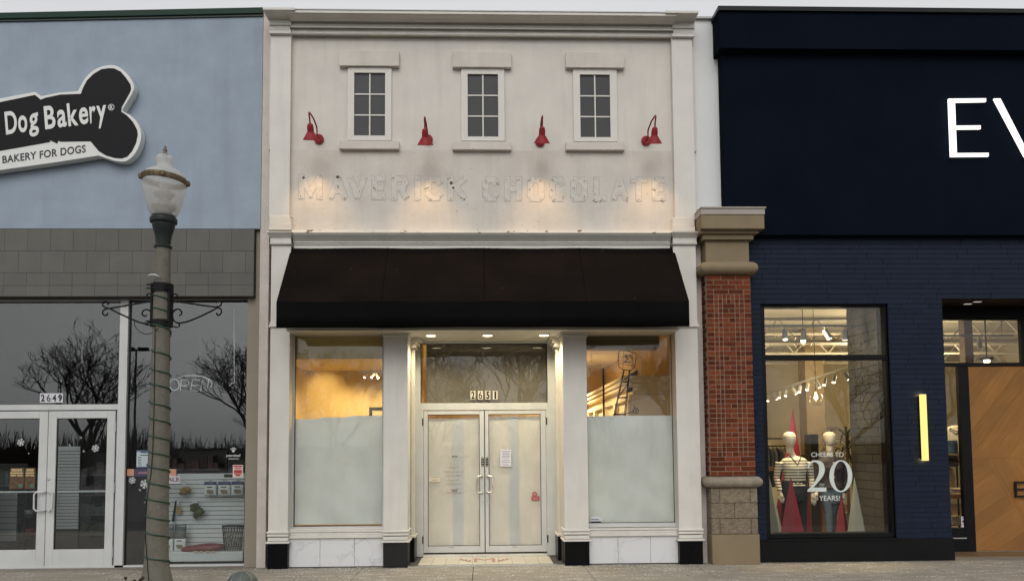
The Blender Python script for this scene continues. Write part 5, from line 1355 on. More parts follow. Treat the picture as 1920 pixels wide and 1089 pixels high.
JK = thing('jacket', 'cream jacket with dark piping on a stand behind the narrow side window', 'jacket', (wx(1789, 830, 1.6), 1.6, 0)); g = MB(); garment(g, wx(1792, 830, 1.6), 1.6, wz(797, 1.6, 1790), .42, .65); g.build('cloth', mat('cream wool', (.56, .52, .40), .9, .08, 6), JK, smooth=True)
g = MB(); xz = wx(1792, 812, 1.54); zz1 = wz(806, 1.54, 1790); g.tube([(xz-.09, 1.56, zz1+.03), (xz, 1.535, zz1-.02), (xz+.1, 1.56, zz1-.02)], .008, 6); g.build('piping', m_iron, JK); g = MB(); g.tube([(wx(1792, 830, 1.6), 1.6, .01), (wx(1792, 830, 1.6), 1.6, wz(840, 1.6, 1790))], .015, 8); g.build('stand', m_iron, JK)
x0, x1, z0, z1 = rect(1777, 825, 1796, 850, 1.0); g = MB(); g.box(x0, x1, 1.0, 1.012, z0, z1); tag(g.build('hanging_sign', mat('teal card', (.10, .16, .18), .6)), 'teal card hanging behind the narrow side window beside the oak door', 'sign')
x0, x1, z0, z1 = rect(1802.5, 967.5, 1814, 988, YE+.002); g = MB(); g.box(x0, x1, YE+.002, YE+.0045, z0, z1); SK = tag(g.build('sticker', m_notice), 'white square sticker in the bottom corner of the narrow side window', 'sticker')
g = MB(); g.pbox(1804, 969.5, 1812.5, 971, YE+.001, .002); g.pbox(1804.5, 975, 1807.8, 979, YE+.001, .002); g.pbox(1809, 975, 1812.3, 979, YE+.001, .002); g.pbox(1804, 982, 1812, 983, YE+.001, .002); g.build('print', m_ink, SK)
x0, x1, z0, z1 = rect(1783, 967, 1802, 986, YQ-.1); g = MB(); g.box(x0-.1, x1, YQ-.1, YQ+.2, .38, z1); BG_ = tag(g.build('shopping_box', mat('kraft card', (.36, .30, .17), .8), None, bevel=.004), 'tan box under the shelf behind the narrow side window', 'box')
g = MB(); letters_box(g, 'VE', 1785, 968, 1796.5, 976, YQ-.1, .002, bold=-.01); g.build('letters', m_ink, BG_)
# ------------------------------------------------------------------ the pale blue bakery
BK = thing('bakery_building', 'pale blue rendered shop with grey stone band and white framed glass front', 'shop', (-6, .3, 0))
def kpart(mb, name, m, parent=BK, **k): return mb.build(name, m, parent, **k)
m_blue = mat('pale blue render', (.28, .335, .40), .88, .075, 2.8, bump=.35, bscale=70, streak=(3.4, .5, (.215, .25, .30)), bdist=.003, speck=(26, .715, (.235, .275, .325)))
m_green = mat('dark green coping', (.012, .034, .024), .5, .1, 3, spec=.15)
m_stone = mat('grey stone tile', (.108, .106, .094), .8, .10, 3.5, bump=.25, bscale=25, island=.06, streak=(5, .3, (.16, .155, .14)))
m_tan = mat('tan render', (.255, .225, .175), .9, .06, 3, bump=.4, bscale=60)
XLF = -9.6
YU, YST, YPR, YGL = .03, .02, .10, .24
g = MB(); zt0, zt1 = wz(38, YU, 10), wz(28, YU, 480)
xq = wx(491.5, 240, YU); zb = wz(428.6, YU, 250); sl = (zt1-zt0)/(wx(480, 28, YU)-wx(10, 38, YU)); zL = zt0+sl*(XLF-wx(10, 38, YU))
g.prism([(XLF, zb), (xq, zb), (xq, zt1), (XLF, zL)], YU, .33); kpart(g, 'upper_wall', m_blue)
g = MB(); g.prism([(XLF, zL-.005), (xq, zt1-.005), (xq, zt1+.085), (XLF, zL+.085)], YU-.05, .40); kpart(g, 'coping', m_green, bevel=.006)
g = MB(); g.prism([(XLF, zL-.03), (xq, zt1-.03), (xq, zt1-.006), (XLF, zL-.006)], YU-.025, .3); kpart(g, 'coping_drip', mat('dull green', (.03, .05, .04), .5))
g = MB(); g.box(XLF, wx(476.5, 490, YST+.01), YST+.012, .33, wz(556, YST, 250), zb-.001); sb = kpart(g, 'stone_backing', mat('grey grout', (.062, .060, .053), .9))
g = MB(); zr = [wz(q, YST, 250) for q in (429.8, 470.5, 511.5, 535, 555.5)]; x1 = wx(476, 490, YST); tw = 42*10.62/1400; rg = random.Random(8)
for r in range(4):
    x = x1-(0 if r % 2 else tw*.0)-(.5*tw if r == 1 else 0)
    edges = [x1]
    if r == 1: edges.append(x1-.12)
    while edges[-1] > XLF: edges.append(edges[-1]-tw)
    for b_, a in zip(edges[:-1], edges[1:]):
        g.box(a+.0012, b_-.0012, YST-rg.uniform(0, .002), .2, zr[r+1]+.0014, zr[r]-.0014)
kpart(g, 'stone_tile', m_stone, sb, bevel=.002)
g = MB(); g.box(wx(476.7, 760, YPR), wx(490.5, 760, YPR)+.02, YPR, .4, 0, zb+.1); kpart(g, 'pier', m_tan)
g = MB(); g.box(wx(461.5, 800, YPR+.03)-.0, wx(477, 760, YPR)+.01, YPR+.02, .4, 0, wz(557, YPR, 470)); kpart(g, 'pier', m_tan)
# aluminium front
xm0, xm1 = wx(220, 800, YGL-.05), wx(235.5, 800, YGL-.05)
xr1 = wx(465.5, 800, YGL); zg_t = wz(563, YGL, 350); zg_b = wz(1057.5, YGL, 350); xR = wx(474, 800, YGL)+.02
zH0, zH1 = wz(768.5, YGL-.03, 120), wz(758, YGL-.03, 120); ztt = wz(566, YGL, 120); zf = wz(556.5, YGL, 250)
f = MB(); f.box(xm0, xm1, YGL-.05, YGL+.06, .03, zf); f.box(xr1, xR, YGL-.02, YGL+.06, .03, zf); f.box(xm1, xr1, YGL-.02, YGL+.06, zg_t, zf); f.box(xm1, xr1, YGL-.035, YGL+.06, .0, zg_b)
f.box(XLF, xm0, YGL-.03, YGL+.06, zH0, zH1); f.box(XLF, xm0, YGL-.02, YGL+.06, ztt, zf)
FRK = kpart(f, 'shopfront_frame', m_alu, bevel=.004)
f = MB()
for q in ((xm1, xm1+.012, zg_b, zg_t), (xr1-.008, xr1, zg_b, zg_t), (xm1+.012, xr1-.008, zg_t-.014, zg_t), (XLF, xm0, ztt-.014, ztt), (xm0-.008, xm0, zH1, ztt-.014)): f.box(q[0], q[1], YGL-.01, YGL+.04, q[2], q[3])
kpart(f, 'gasket', m_dark, FRK)
f = MB(); f.box(xm1, xr1, YGL+.006, YGL+.014, zg_b, zg_t); kpart(f, 'pane', m_glass_grey, FRK)
f = MB(); f.box(XLF, xm0, YGL+.006, YGL+.014, zH1, ztt); kpart(f, 'pane', m_glass_grey, FRK)
YDK = YGL-.01
xd1 = wx(214.5, 910, YDK); xs = wx(88.5, 910, YDK); zdb = wz(1064, YDK, 120); zdt = wz(770.5, YDK, 120); wd_ = xd1-xs; xd0 = xs-wd_
zgt, zgb = wz(784, YDK, 120), wz(1029, YDK, 120)
for s, x0, x1, a, b_ in ((1, xs+.004, xd1, wx(104.5, 905, YDK), wx(199.5, 905, YDK)), (-1, xd0, xs-.004, 0, wx(72, 905, YDK))):
    if s < 0: a = x0+(xd1-wx(199.5, 905, YDK))
    f = MB(); f.box(x0, a, YDK-.02, YDK+.04, zdb, zdt); f.box(b_, x1, YDK-.02, YDK+.04, zdb, zdt); f.box(a, b_, YDK-.02, YDK+.04, zdb, zgb); f.box(a, b_, YDK-.02, YDK+.04, zgt, zdt)
    d = kpart(f, 'shop_door', m_alu, bevel=.004)
    f = MB(); f.box(a, b_, YDK+.005, YDK+.012, zgb, zgt); kpart(f, 'pane', m_glass_grey, d)
    f = MB()
    for q in ((a, a+.008, zgb, zgt), (b_-.008, b_, zgb, zgt), (a+.008, b_-.008, zgb, zgb+.008), (a+.008, b_-.008, zgt-.008, zgt)): f.box(q[0], q[1], YDK-.002, YDK+.02, q[2], q[3])
    kpart(f, 'gasket', m_dark, d)
    zp = wz(921, YDK, 120); f = MB(); f.box(a, b_, YDK+.02, YDK+.05, zp-.013, zp+.013); kpart(f, 'push_bar', m_alu, d)
    hx = wx(88.5+s*1.5, 940, YDK-.05); ox = wx(64 if s < 0 else 98.5, 940, YDK-.07); z1, z0 = wz(922, YDK-.07, 90), wz(957, YDK-.07, 90); sg = 1 if ox > hx else -1
    if s < 0: hx = wx(84, 940, YDK-.05)
    else: hx = wx(90, 940, YDK-.05)
    f = MB(); f.tube([(hx, YDK-.02, z1), (hx+sg*.01, YDK-.06, z1), (ox-sg*.03, YDK-.075, z1), (ox, YDK-.075, z1-.03), (ox, YDK-.075, z0+.03), (ox-sg*.03, YDK-.075, z0), (hx+sg*.01, YDK-.06, z0), (hx, YDK-.02, z0)], .013, 8); kpart(f, 'handle', m_alu, d, smooth=True)
    hx2 = x1+.012 if s > 0 else x0-.012
    for zz_ in (wz(800, YDK, 215), wz(914, YDK, 215), wz(1034, YDK, 215)):
        f = MB(); f.tube([(hx2, YDK-.03, zz_-.07), (hx2, YDK-.03, zz_+.07)], .011, 8); kpart(f, 'hinge', m_alu_shade, d)
    if s > 0: f = MB(); f.disc(wx(92.8, 897, YDK), YDK-.034, wz(897, YDK, 93), .018, .016); kpart(f, 'lock', m_steel, d)
f = MB(); f.box(XLF, xd0-.02, YDK-.03, YDK+.05, 0, zH0); f.box(xd0-.02, xm0, YDK-.03, YDK+.06, 0, .028); f.box(xd1+.024, xm0, YDK-.02, YDK+.05, .0, zH0); kpart(f, 'door_surround', m_alu, FRK)
# number plate
NP = thing('house_number', 'house number 2649 on small white tiles over the bakery doors', 'house number', (wx(97, 746, YGL), YGL, wz(754, YGL, 97)))
for ch, a, b_ in (('2', 75, 85.6), ('6', 86, 96.4), ('4', 96.8, 107.2), ('9', 107.6, 118)):
    p = MB().pbox(a, 737, b_, 754.3, YGL+.002, .003).build('number_tile', m_notice, NP)
    q = MB(); letters_box(q, ch, a+1.6, 739, b_-1.6, 752.5, YGL+.0018, .0015, bold={'9': .05, '6': .012}.get(ch, .04)); q.build('digit', m_ink, p)

# bone shaped sign
YSG = YU-.14
SG = thing('sign', 'black and white bone shaped Dog Bakery sign on the pale blue wall', 'sign', (wx(150, 240, YSG), YU, wz(300, YSG, 150)))
k_ = 290/1436
raw = [(-420, 560), (-250, 475), (0, 372), (325, 310), (385, 350), (540, 318), (725, 303), (745, 262), (790, 185), (850, 125), (930, 80), (1010, 64), (1075, 68), (1140, 105), (1195, 160), (1235, 230), (1243, 285), (1225, 330), (1135, 475),
       (1140, 492), (1200, 520), (1260, 575), (1300, 650), (1310, 715), (1297, 790), (1260, 870), (1210, 925), (1150, 955), (1050, 945), (960, 915), (915, 900), (500, 965), (0, 1035), (-420, 1100)]
out = [(a*k_, 110+b_*k_) for a, b_ in raw]
def dens(pts, n=5):                                                # round the bulges
    res = []
    N = len(pts)
    for i in range(N):
        p0, p1, p2, p3 = pts[i-1], pts[i], pts[(i+1) % N], pts[(i+2) % N]
        if 7 <= i <= 15 or 19 <= i <= 27:
            for q in range(n):
                t_ = q/n; res.append(tuple(.5*(2*p1[j]+(p2[j]-p0[j])*t_+(2*p0[j]-5*p1[j]+4*p2[j]-p3[j])*t_*t_+(3*p1[j]-p0[j]-3*p2[j]+p3[j])*t_**3) for j in (0, 1)))
        else: res.append(p1)
    return res
g = MB(); g.prism([w(a, b_, YSG) for a, b_ in reversed(dens(out))], YSG, YU-.012)
m_signw = mat('white sign face', (.66, .665, .64), .45, .02)
m_signb = mat('black sign face', (.0135, .0135, .0155), .6, .05, spec=.12)
body = g.build('sign_body', m_signw, SG)
inn = [(-420, 590), (0, 405), (325, 338), (378, 382), (420, 365), (560, 335), (750, 328), (765, 285), (805, 205), (865, 145), (940, 100), (1010, 90), (1060, 92), (1120, 122), (1170, 180), (1210, 240), (1217, 285), (1203, 320), (1130, 450),
       (1125, 492), (1180, 530), (1235, 590), (1272, 660), (1278, 710), (1262, 785), (1225, 860), (1180, 910), (1130, 928), (1060, 922), (985, 900), (915, 858), (840, 768), (560, 772), (542, 762), (530, 790), (462, 758), (465, 775), (0, 857), (-420, 935)]
P = [(a*k_, 110+b_*k_) for a, b_ in inn]
g = MB(); g.prism([w(a, b_, YSG-.004) for a, b_ in reversed(P)], YSG-.004, YSG); g.build('black_face', m_signb, SG)
q = lambda a, b_: (a*k_, 110+b_*k_)
g = MB()
def sgn(s, tl, tr, br, bl, bold): letters(g, s, q(*tl), q(*tr), q(*br), q(*bl), YSG-.004, .003, bold=bold)
for s, tl, tr, br, bl in (('D', (40, 497), (150, 482), (163, 690), (58, 708)), ('o', (165, 535), (248, 525), (258, 680), (175, 692)), ('g', (268, 522), (352, 500), (365, 712), (275, 735)),
                          ('B', (405, 445), (505, 433), (520, 645), (422, 660)), ('a', (528, 480), (612, 472), (622, 632), (538, 645)), ('k', (618, 420), (718, 405), (730, 620), (638, 632)), ('e', (730, 460), (815, 450), (822, 605), (740, 618)), ('r', (828, 448), (890, 440), (868, 602), (840, 606)), ('y', (893, 442), (985, 432), (975, 640), (915, 652))):
    sgn(s, tl, tr, br, bl, .022)
w_ = g.build('letters', m_signw, SG)
g = MB(); sgn('R', (1019, 438), (1048, 434), (1049, 470), (1021, 474), .02)
cx, cy = q(1033, 453); n = 24
for k in range(n):
    a0, a1 = 2*math.pi*k/n, 2*math.pi*(k+1)/n
    g.prism([w(cx+r*math.cos(a), cy-r*math.sin(a), YSG-.004) for r, a in ((5.9, a0), (5.9, a1), (4.9, a1), (4.9, a0))], YSG-.007, YSG-.004)
g.build('registered_mark', m_signw, SG)
g = MB(); letters(g, 'BAKERY FOR DOGS', q(22, 905), q(796, 800), q(797, 872), q(24, 975), YSG, .003, bold=.022, space=1.08); g.build('small_letters', m_ink, SG)

# ------------------------------------------------------------------ inside the bakery
DX0, DX1, DY1, DZ = XLF, wx(474, 800, YGL)+.02, 7.0, 3.75
m_inwall = mat('dim grey wall', (.16, .16, .15), .85, .05)
g = MB(); g.box(DX0-.1, DX0, .3, DY1, 0, DZ); g.box(DX1, DX1+.08, .32, DY1, 0, DZ); g.box(DX0-.1, DX1, DY1, DY1+.1, 0, DZ); kpart(g, 'room_wall', m_inwall)
g = MB(); g.box(DX0-.1, DX1+.1, .31, DY1+.1, DZ, DZ+.3); kpart(g, 'room_ceiling', mat('grey ceiling', (.07, .07, .068), .9))
g = MB(); g.box(DX0-.1, DX1+.1, .30, DY1+.1, -.1, .006); kpart(g, 'room_floor', mat('dark shop floor', (.06, .06, .055), .35, .2, 2))
g = MB(); g.box(XLF, xq, .34, DY1+.3, 7.0, 7.2); g.box(XLF-.2, xq, DY1+.12, DY1+.3, 0, 7.0); g.box(XLF-.2, XLF, .0, DY1+.3, 0, 7.0); kpart(g, 'roof', m_asph)
m_slat = mat('white slat board', (.66, .68, .68), .5, .03)
def slat(name, lab, a, b_, top, base, bottom, Y, pitch, skew=0, group='slat boards in the bakery window'):
    x0, x1, z0, z1 = rect(a, b_ and top, b_, base, Y) if False else rect(a, top, b_, base, Y)
    zb2 = wz(bottom, Y, (a+b_)/2)
    T = thing(name, lab, 'slat board', ((x0+x1)/2, Y, zb2), group)
    g = MB(); n = max(2, round((z1-z0)/pitch)); h = (z1-z0)/n
    for i in range(n): g.box(x0, x1, Y, Y+.02, z0+i*h+.009, z0+(i+1)*h)
    g.build('slats', m_slat, T)
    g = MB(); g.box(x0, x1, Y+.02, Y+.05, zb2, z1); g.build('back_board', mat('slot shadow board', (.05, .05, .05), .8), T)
    g = MB(); g.box(x0, x1, Y-.005, Y+.03, z1, z1+.03); g.build('top_rail', m_slat, T)
    return T, x0, x1, z0, z1
YSL = .75
T1, s0, s1, sz0_, sz1_ = slat('slat_board', 'wide white slat board with hanging dog toys in the right bakery window', 312, 458, 891, 1033, 1050, YSL, .066)
g = MB(); x0, x1, z0, z1 = rect(230, 1034, 456, 1052, .50); g.box(s0, x1, .48, YSL, z0, z1); tag(g.build('display_ledge', m_slat, None, bevel=.006), 'white low ledge under the slat board in the right bakery window', 'ledge')
T2, *_ = slat('slat_board', 'narrow white slat board standing behind the right bakery door', 101, 148, 840, 992, 1030, 1.7, .052)
T3, *_ = slat('slat_board', 'white slat board with shelves behind the left bakery door', -40, 30, 926, 1015, 1030, 1.2, .09)
# bags of treats
m_bag = mat('white treat bag', (.70, .71, .69), .45, .05); m_bagtop = mat('navy bag top', (.025, .035, .11), .5); m_bagfoil = mat('dark foil bag', (.12, .14, .145), .22, .3, 12, metal=.5); m_print = mat('tan food print', (.24, .19, .13), .7, .4, 40)
def treat_bag(lab, a, b_, top, bot, Y, foil=False, grp='white treat bags on the slat board'):
    x0, x1, z0, z1 = rect(a, top, b_, bot, Y); w2 = (x1-x0)/2; cx = (x0+x1)/2
    T = thing('treat_bag', lab, 'treat bag', (cx, Y, z0), grp)
    zs = z1-(z1-z0)*(.24 if not foil else .52)
    def cushion(mb, za, zb, top_thin):
        n = 6; rows = []
        for i in range(n+1):
            v = i/n; z = za+(zb-za)*v; th = .035*math.sin(math.pi*(.12+.6*v if not top_thin else .72+.2*v))
            rows.append((cx, Y, z, w2*(.98-.02*math.sin(v*3)), max(.006, th)))
        mb.loft(rows, 14)
    g = MB(); cushion(g, z0, zs, False); bd = g.build('bag_body', m_bag, T, smooth=True)
    g = MB(); cushion(g, zs+.0005, z1, True); g.build('bag_top', m_bagfoil if foil else m_bagtop, T, smooth=True)
    g = MB(); zc = z0+(zs-z0)*.4
    g.loft([(cx+w2*.1, Y-.0335, zc-.03, .002, .003), (cx+w2*.1, Y-.0335, zc-.02, w2*.5, .006), (cx, Y-.0335, zc+.02, w2*.55, .006), (cx-.01, Y-.0335, zc+.03, .01, .003)], 12); g.build('picture', m_print, bd)
    g = MB(); g.box(cx-w2*.4, cx+w2*.4, Y-.040, Y-.02, zs-.035, zs-.02); g.build('print', m_ink, bd)
    if not foil:
        g = MB(); g.tube([(cx, YSL, z1+.01), (cx, Y-.04, z1+.01), (cx, Y-.05, z1+.02)], .004, 5); g.build('hook', m_iron, T)
YBG = YSL-.09
treat_bag('white treat bag with navy top on the slat board, nearest the lamp post', 382.5, 406.5, 902.5, 928.5, YBG)
treat_bag('white treat bag with navy top hanging between two like it on the slat board', 408.5, 433, 902.5, 928.5, YBG)
treat_bag('white treat bag with navy top hanging nearest the right edge of the bakery glass', 433.2, 458, 902, 928, YBG)
treat_bag('standing treat bag with grey foil top half hidden behind the lamp post', 300, 326, 984, 1033, .62, True, 'standing treat bags on the ledge')
treat_bag('standing treat bag with grey foil top beside the red bag on the ledge', 326.5, 349.5, 983, 1033, .6, True, 'standing treat bags on the ledge')
def toy(lab, name, cat, balls, m, Y, grp=None, extra=None):
    T = thing(name, lab, cat, tuple(wp(balls[0][0], balls[0][1], Y)), grp)
    g = MB()
    for px, py, r, sq in balls:
        c = wp(px, py, Y); rr_ = r*(10.6+Y)/1400
        g.loft([(c.x+.2*rr_*math.sin(i*2.1), c.y, c.z-rr_*sq*math.cos(math.pi*i/8), max(.002, rr_*math.sin(math.pi*i/8)), max(.002, .6*rr_*math.sin(math.pi*i/8))) for i in range(9)], 14)
    b_ = g.build('toy_body', m, T, smooth=True)
    c = wp(balls[0][0], balls[0][1], Y); g = MB(); z = wz(balls[0][1]-balls[0][2]-7, Y, balls[0][0]); g.tube([(c.x, YSL, z), (c.x, Y, z), (c.x, Y, z-.05)], .004, 5); g.build('hook', m_iron, T)
    x0, x1, z0, z1 = rect(balls[0][0]-4, balls[0][1]-balls[0][2]-9, balls[0][0]+4, balls[0][1]-balls[0][2]+1, Y-.02); g = MB(); g.box(x0, x1, Y-.02, Y-.017, z0, z1); g.build('label_card', m_notice, T)
    return T
toy('yellow and brown plush dog toy hanging high on the slat board', 'dog_toy', 'dog toy', [(345, 920, 8.5, .85), (351, 918, 7, .9), (341, 924, 5, .8)], mat('yellow plush', (.34, .22, .055), .9, .5, 16), YSL-.08, 'toys on the slat board')
toy('dark green and yellow plush dog toy hanging lower on the slat board', 'dog_toy', 'dog toy', [(365, 951, 9.5, .9), (374, 959, 9, .8), (367, 966, 5, 1.2)], mat('green plush', (.065, .075, .022), .9, .7, 14), YSL-.08, 'toys on the slat board')
g = MB(); YT_ = YSL-.05
g.tube([wp(330, 938, YT_), wp(327, 958, YT_), wp(324, 977, YT_)], [.012, .018, .020], 8); BR = tag(g.build('dog_brush', m_iron), 'black handled dog brush with a yellow card on the slat board', 'brush')
g = MB(); g.pbox(331, 948, 339, 963, YT_-.01, .004); g.build('card', mat('yellow card', (.35, .22, .07), .7), BR); g = MB(); g.pbox(331.5, 934, 335.5, 946, YT_-.005, .004); g.build('tag', m_notice, BR)
RB = thing('pet_food_bag', 'crimson bag lying flat on the ledge in the right bakery window', 'pet food bag', (wx(380, 1030, .58), .58, wz(1036, .58, 380)))
g = MB(); a, b_ = wp(343, 1030, .58), wp(418, 1025, .58); n = 12; rows = []
vs = []; fs = []
for i in range(n+1):
    t_ = i/n; c = a+(b_-a)*t_; hh = .085*(math.sin(math.pi*(.10+.8*t_))**.55)*(.75+.25*t_); dd = .11*math.sin(math.pi*(.1+.8*t_))**.4
    for k in range(14):
        an = 2*math.pi*k/14; vs.append((c.x, c.y+dd*math.cos(an), c.z+hh*math.sin(an)*(1 if math.sin(an) > 0 else .8)))
for i in range(n):
    for k in range(14): fs.append((i*14+k, i*14+(k+1) % 14, (i+1)*14+(k+1) % 14, (i+1)*14+k))
fs += [tuple(range(13, -1, -1)), tuple(n*14+k for k in range(14))]
g.add(vs, fs); g.build('bag_body', mat('crimson foil', (.17, .018, .035), .32, .25, 14, bump=.5, bscale=14, bdist=.02), RB, smooth=True)
g = MB(); 
for px, wd in ((362, 9), (374, 6), (385, 8), (396, 7)): g.pbox(px, 1032, px+wd, 1036, .58-.113, .01)
g.build('print', mat('cream print', (.5, .42, .3), .5), RB)
WB = thing('wire_basket', 'black wire mesh basket with paw shapes on the ledge in the right bakery window', 'basket', (wx(436, 1030, .6), .6, wz(1031, .6, 436)))
g = MB(); YB_ = .6; x0t, x1t, x0b, x1b = wx(417, 985, YB_), wx(456.5, 985, YB_), wx(420, 1031, YB_), wx(452.5, 1031, YB_); zt_, zb_ = wz(985, YB_, 436), wz(1031, YB_, 436)
def bask(u, v):                                                     # u round, v up
    cx = (x0b+x1b)/2*(1-v)+(x0t+x1t)/2*v; rx_ = ((x1b-x0b)*(1-v)+(x1t-x0t)*v)/2
    a = 2*math.pi*u; return (cx+rx_*math.cos(a), YB_+rx_*.55*math.sin(a), zb_+(zt_-zb_)*v)
for k in range(22): g.tube([bask(k/22, 0), bask(k/22+.04, .5), bask(k/22+.08, 1)], .0028, 4); g.tube([bask(k/22, 0), bask(k/22-.04, .5), bask(k/22-.08, 1)], .0028, 4)
for v in (0, .25, .5, .75): g.tube([bask(k/28, v) for k in range(29)], .003, 4, caps=False)
g.build('mesh', m_iron, WB); g = MB(); g.tube([bask(k/28, 1) for k in range(29)], .008, 6, caps=False); g.build('rim', m_iron, WB)
g = MB()
for px, py, r in ((429, 1013, .022), (444, 1010, .022), (437, 1019, .028), (430, 1004, .012), (443, 1000, .012), (425, 1006, .01)): c = wp(px, py, YB_-.19); g.disc(c.x, c.y+.07, c.z, r, .01, 12)
g.build('paw_shapes', mat('grey paw', (.06, .06, .06), .6), WB)

# stickers and notices on the bakery glass
YV = YGL-.001
m_snow = mat('white snow vinyl', (.55, .57, .57), .7)
def snowflake(px, py, r, lab, Y, star=False):
    c = wp(px, py, Y); g = MB(); rr_ = r*10.8/1400
    n = 2 if star else 3
    for k in range(n):
        a = k*math.pi/n+.3; d = Vector((math.cos(a), 0, math.sin(a)))
        s_ = Vector((-d.z, 0, d.x))*rr_*(.10 if not star else .16)
        for sg in (-1, 1):
            q_ = [c+s_, c-s_, c+d*sg*rr_-s_*(.7 if not star else .1), c+d*sg*rr_+s_*(.7 if not star else .1)]
            g.prism([(v.x, v.z) for v in q_], Y-.0012*(k+1), Y)
            if not star:
                for e in (.5, .75):
                    for f_ in (-1, 1):
                        m0 = c+d*sg*rr_*e; m1 = m0+(d*sg*.28+Vector((-d.z, 0, d.x))*f_*.32)*rr_; t_ = Vector((-(m1-m0).z, 0, (m1-m0).x)).normalized()*rr_*.05
                        g.prism([((m0+t_).x, (m0+t_).z), ((m0-t_).x, (m0-t_).z), ((m1-t_).x, (m1-t_).z), ((m1+t_).x, (m1+t_).z)], Y-.001*(k+1)-.0003, Y)
    return tag(g.build('snowflake_sticker', m_snow), lab, 'sticker', 'snow stickers on the bakery glass')
Yd2 = YDK+.003
for px, py, r, Y, st, lab in ((39, 829, 6.5, Yd2, 0, 'white snowflake sticker high on the left bakery door'), (179, 840, 6.5, Yd2, 0, 'large round white snowflake sticker on the right bakery door'), (157, 845.5, 3.2, Yd2, 1, 'white star sticker beside the round snowflake on the right bakery door'),
                              (131, 834, 2.6, Yd2, 1, 'small white star sticker near the left edge of the right bakery door'), (152, 820, 2.6, Yd2, 1, 'topmost small white star sticker on the right bakery door'), (54, 849.5, 2, Yd2, 1, 'tiny white star sticker near the right edge of the left bakery door'),
                              (248, 900, 6, YV, 0, 'white snowflake sticker under the purple strip, nearest the white mullion'), (271.5, 907, 8, YV, 0, 'white snowflake sticker partly behind the lamp post'), (262.5, 918, 3, YV, 1, 'white star sticker below the snowflakes left of the lamp post'),
                              (271.5, 941, 2, YV, 1, 'lowest tiny star sticker left of the lamp post')):
    snowflake(px, py, r, lab, Y, bool(st))
def panel(px0, py0, px1, py1, Y, m, name, lab, cat, grp=None, d=.0015): return tag(MB().pbox(px0, py0, px1, py1, Y-d, d).build(name, m), lab, cat, grp)
m_poster = mat('pale blue notice', (.40, .47, .50), .6)
CBD = panel(256, 843, 285, 877, YV-.002, m_poster, 'notice', 'pale blue notice with dark clip on the bakery glass left of the lamp post', 'notice')
g = MB(); g.pbox(256, 843, 285, 846, YV-.0055, .002); g.pbox(256, 874, 285, 877, YV-.0055, .002); g.pbox(264, 845, 276, 848.5, YV-.008, .0024); g.build('border', mat('slate blue print', (.06, .08, .15), .6), CBD)
g = MB()
for k in range(6): g.pbox(258.5, 856+k*3, 258.5+rg.uniform(5, 9), 857+k*3, YV-.0045, .001)
g.pbox(263, 852, 281, 853.5, YV-.0045, .001); g.build('printed_lines', m_ink, CBD)
PSP = panel(237.5, 878.5, 332, 892, YV, mat('violet strip', (.045, .04, .09), .5), 'poster', 'violet strip with orange ends on the bakery glass behind the lamp post', 'poster')
m_orange = mat('orange print', (.50, .24, .11), .6, .3, 30)
for a in (238.5, 317.5): g = MB(); g.pbox(a, 878.8, a+12.5, 891.5, YV-.0032, .0016); g.build('orange_square', m_orange, PSP)
g = MB()
for a, ch in ((240, 'C'), (246, '2'), (320, '2'), (326, 'C')): letters_box(g, ch, a, 881, a+4, 889.5, YV-.0032, .001, bold=.05)
letters_box(g, 'AS PLAYED', 259.5, 884, 276, 887.5, YV-.0016, .001, bold=.03); g.build('print', mat('rose print', (.45, .2, .2), .6), PSP)
SL = thing('poster', 'pale dotted SALE notice beside the lamp post on the bakery glass', 'poster', (wx(325, 898, YV), YV, wz(905, YV, 325)))
MB().pbox(306, 891.5, 338, 905.5, YV-.004, .0014).build('sheet', mat('pale dotted paper', (.42, .42, .43), .7, .3, 60), SL)
g = MB(); letters_box(g, 'SALE', 307, 894.5, 336.5, 902, YV-.004, .001, bold=.03); g.build('letters', mat('plum print', (.10, .05, .08), .6), SL)
RW = panel(436.5, 871, 455.5, 894.5, YV, mat('cream red poster', (.62, .55, .48), .6), 'poster', 'cream poster with red shape at the right edge of the bakery glass', 'poster')
g = MB(); g.pbox(438, 872.5, 454, 875.5, YV-.003, .0015); g.pbox(440, 877, 452.5, 879, YV-.003, .0015); g.pprism([(439, 888), (453, 888), (449, 892), (443, 892)], YV-.003, .0015); g.pbox(438.5, 880.5, 453.5, 887, YV-.003, .0015); g.build('red_print', mat('red print', (.42, .035, .045), .6), RW)
g = MB(); g.pbox(420, 888.5, 436, 894.5, YV-.0015, .0015); PL2 = tag(g.build('poster', m_dark), 'small dark strip beside the cream and red poster on the bakery glass', 'poster')
g = MB(); letters_box(g, 'petreleaf', 424.5, 851, 451, 857, YV, .001, bold=.02); LTP = tag(g.build('window_lettering', m_snow), 'white petreleaf lettering with a paw at the right edge of the bakery glass', 'lettering')
g = MB(); x, z = w(437.5, 844.5, YV); g.disc(x, YV-.001, z, .022, .001)
for a in (-.9, -.3, .3, .9): g.disc(x+.042*math.sin(a), YV-.001, z+.038*math.cos(a), .010, .001, 10)
g.pbox(428, 859, 448, 860.2, YV-.001, .001); g.build('paw', m_snow, LTP)
m_gold = mat('gold brown poster', (.085, .045, .018), .6, .5, 18)
